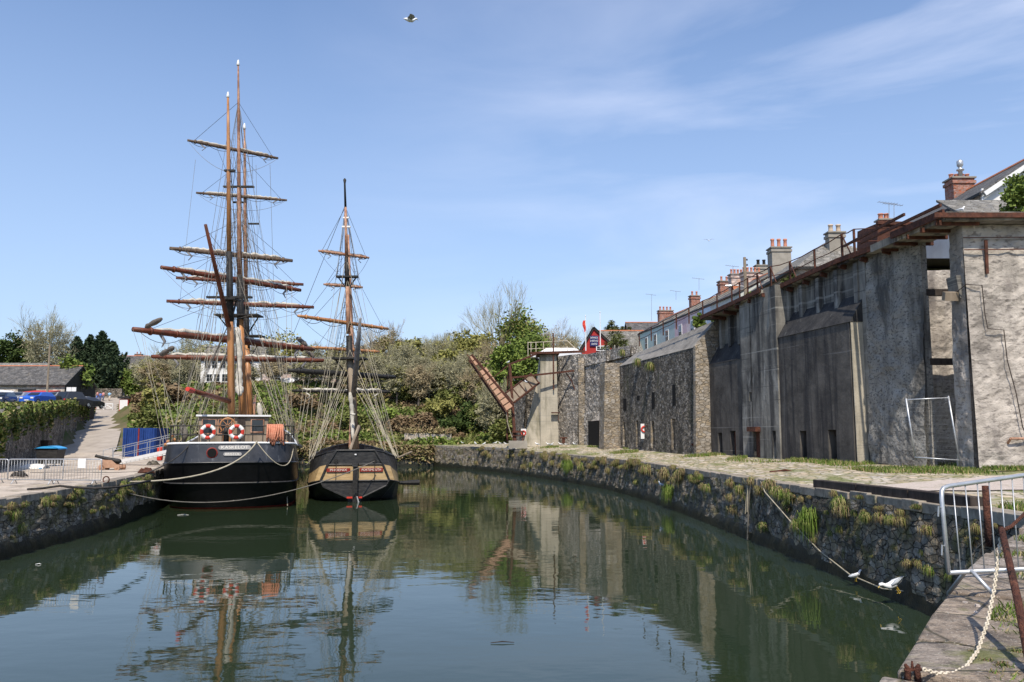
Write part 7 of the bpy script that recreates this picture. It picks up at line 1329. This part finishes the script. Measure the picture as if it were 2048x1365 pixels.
carat(146, 815, 101, -PI/2-.25, c_dark, 'dark off-road car with a spare wheel on its tail', '4x4'); carat(170, 816, 112, -PI/2+.1, c_silver, 'grey car parked near the ramp gate'); carat(178, 818, 107, -PI/2-.1, c_dark, 'black car parked nearest the ramp gate'); carat(108, 808, 103, PI/2, c_silver, 'silver car half hidden behind the utility pole')
carat(345, 778, 143, .3, c_dark, 'dark car parked near the white house'); carat(570, 777, 140, 0, c_white, 'white car parked above the bank between the ships')
for px, pt, lb, Y in ((1097, c_white, 'white van-like car roof behind the tower rails', 101), (1128, c_white, 'second white car roof behind the wall near the tower', 101), (1200, c_blue, 'blue car roof in front of the red gabled building', 99)): p = P(px, 700, Y); car(lb, (p.x, Y, 12.95 if px < 1150 else 12.3), .1, pt)
# ---- people
def person(label, px, Y, z, top, legs, hair=m_hair, rz=0, stride=.18):
    x = P(px, 800, Y).x; e = empty('person', (0, 0, 0), label, 'person'); me = bpy.data.meshes.new('body')
    J = [(0, 0, .95), (0, 0, 1.2), (0, 0, 1.42), (0, 0, 1.52), (0, .01, 1.62), (0, .01, 1.72), (-.17, 0, 1.4), (-.24, .02, 1.12), (-.24, .1, .88), (.17, 0, 1.4), (.24, -.02, 1.12), (.24, .06, .88), (-.09, stride*.3, .88), (-.1, stride, .5), (-.1, stride*.8, .08), (-.1, stride*.8+.14, .03), (.09, -stride*.3, .88), (.1, -stride*.5, .5), (.1, -stride*1.3, .1), (.1, -stride*1.3+.14, .04)]
    Rr = [.15, .13, .15, .06, .09, .07, .06, .045, .03, .06, .045, .03, .09, .065, .045, .035, .09, .065, .045, .035]; E_ = [(0, 1), (1, 2), (2, 3), (3, 4), (4, 5), (2, 6), (6, 7), (7, 8), (2, 9), (9, 10), (10, 11), (0, 12), (12, 13), (13, 14), (14, 15), (0, 16), (16, 17), (17, 18), (18, 19)]
    me.from_pydata(J, E_, []); me.materials.append(m_skin); o = bpy.data.objects.new('body', me); sc.collection.objects.link(o); o.parent = e; md = o.modifiers.new('skin', 'SKIN'); 
    for i, v in enumerate(me.skin_vertices[0].data): v.radius = (Rr[i], Rr[i]*.8)
    me.skin_vertices[0].data[0].use_root = True; md2 = o.modifiers.new('sub', 'SUBSURF'); md2.levels = 1; md2.render_levels = 1
    m = MB(); m.tube([(0, 0, .9), (0, 0, 1.2), (0, 0, 1.38), (0, 0, 1.5)], [.19, .17, .2, .08], 10); [m.tube([(sx_*.16, 0, 1.42), (sx_*.25, .02, 1.12)], [.085, .065], 7) for sx_ in (-1, 1)]; m.build('shirt', top, e, smooth=True)
    m = MB(); [m.tube([V(J[a])+V((0, 0, .05)), V(J[b]), V(J[c])], [.12, .09, .07], 8) for a, b, c in ((12, 13, 14), (16, 17, 18))]; m.build('trousers', legs, e, smooth=True)
    m = MB(); m.tube([(0, .0, 1.6), (0, .01, 1.68), (0, .02, 1.77)], [.1, .11, .05], 9); m.build('hair', hair, e, smooth=True)
    e.location = (x, Y, z); e.rotation_euler.z = rz; return e
c_cyan = mat('light_blue_shirt', (.3, .55, .75)); c_pink = mat('pink_shirt', (.65, .3, .28)); c_bl2 = mat('blue_shirt', (.12, .2, .5)); c_beige = mat('beige_cloth', (.6, .5, .4)); c_jean = mat('denim', (.08, .11, .2))
person('person in a light blue top walking up the ramp, right of the others', 218.5, 152, roadz(152), c_cyan, c_beige, rz=.2); person('person in a pink top walking at the top of the ramp', 206, 152, roadz(152), c_pink, c_jean, rz=-.3); person('person in a dark blue top beside the one in pink', 200.5, 150, roadz(150), c_bl2, c_jean, rz=.4); person('person in red at the left of the group on the ramp', 194.5, 153, roadz(153), c_pink, c_bl2, rz=2)
# fence along the ramp's right edge and stone wall at its head
e = empty('ramp_wall', (-70, 150, 9), 'dark stone wall at the head of the ramp behind the walkers', 'wall'); m = MB(); a, b = P(162, 778, 160), P(245, 776, 160); m.box(((a.x+b.x)/2, 160, 10.6), (b.x-a.x, .5, 3.6)); m.build('stonework', m_rubble, e)
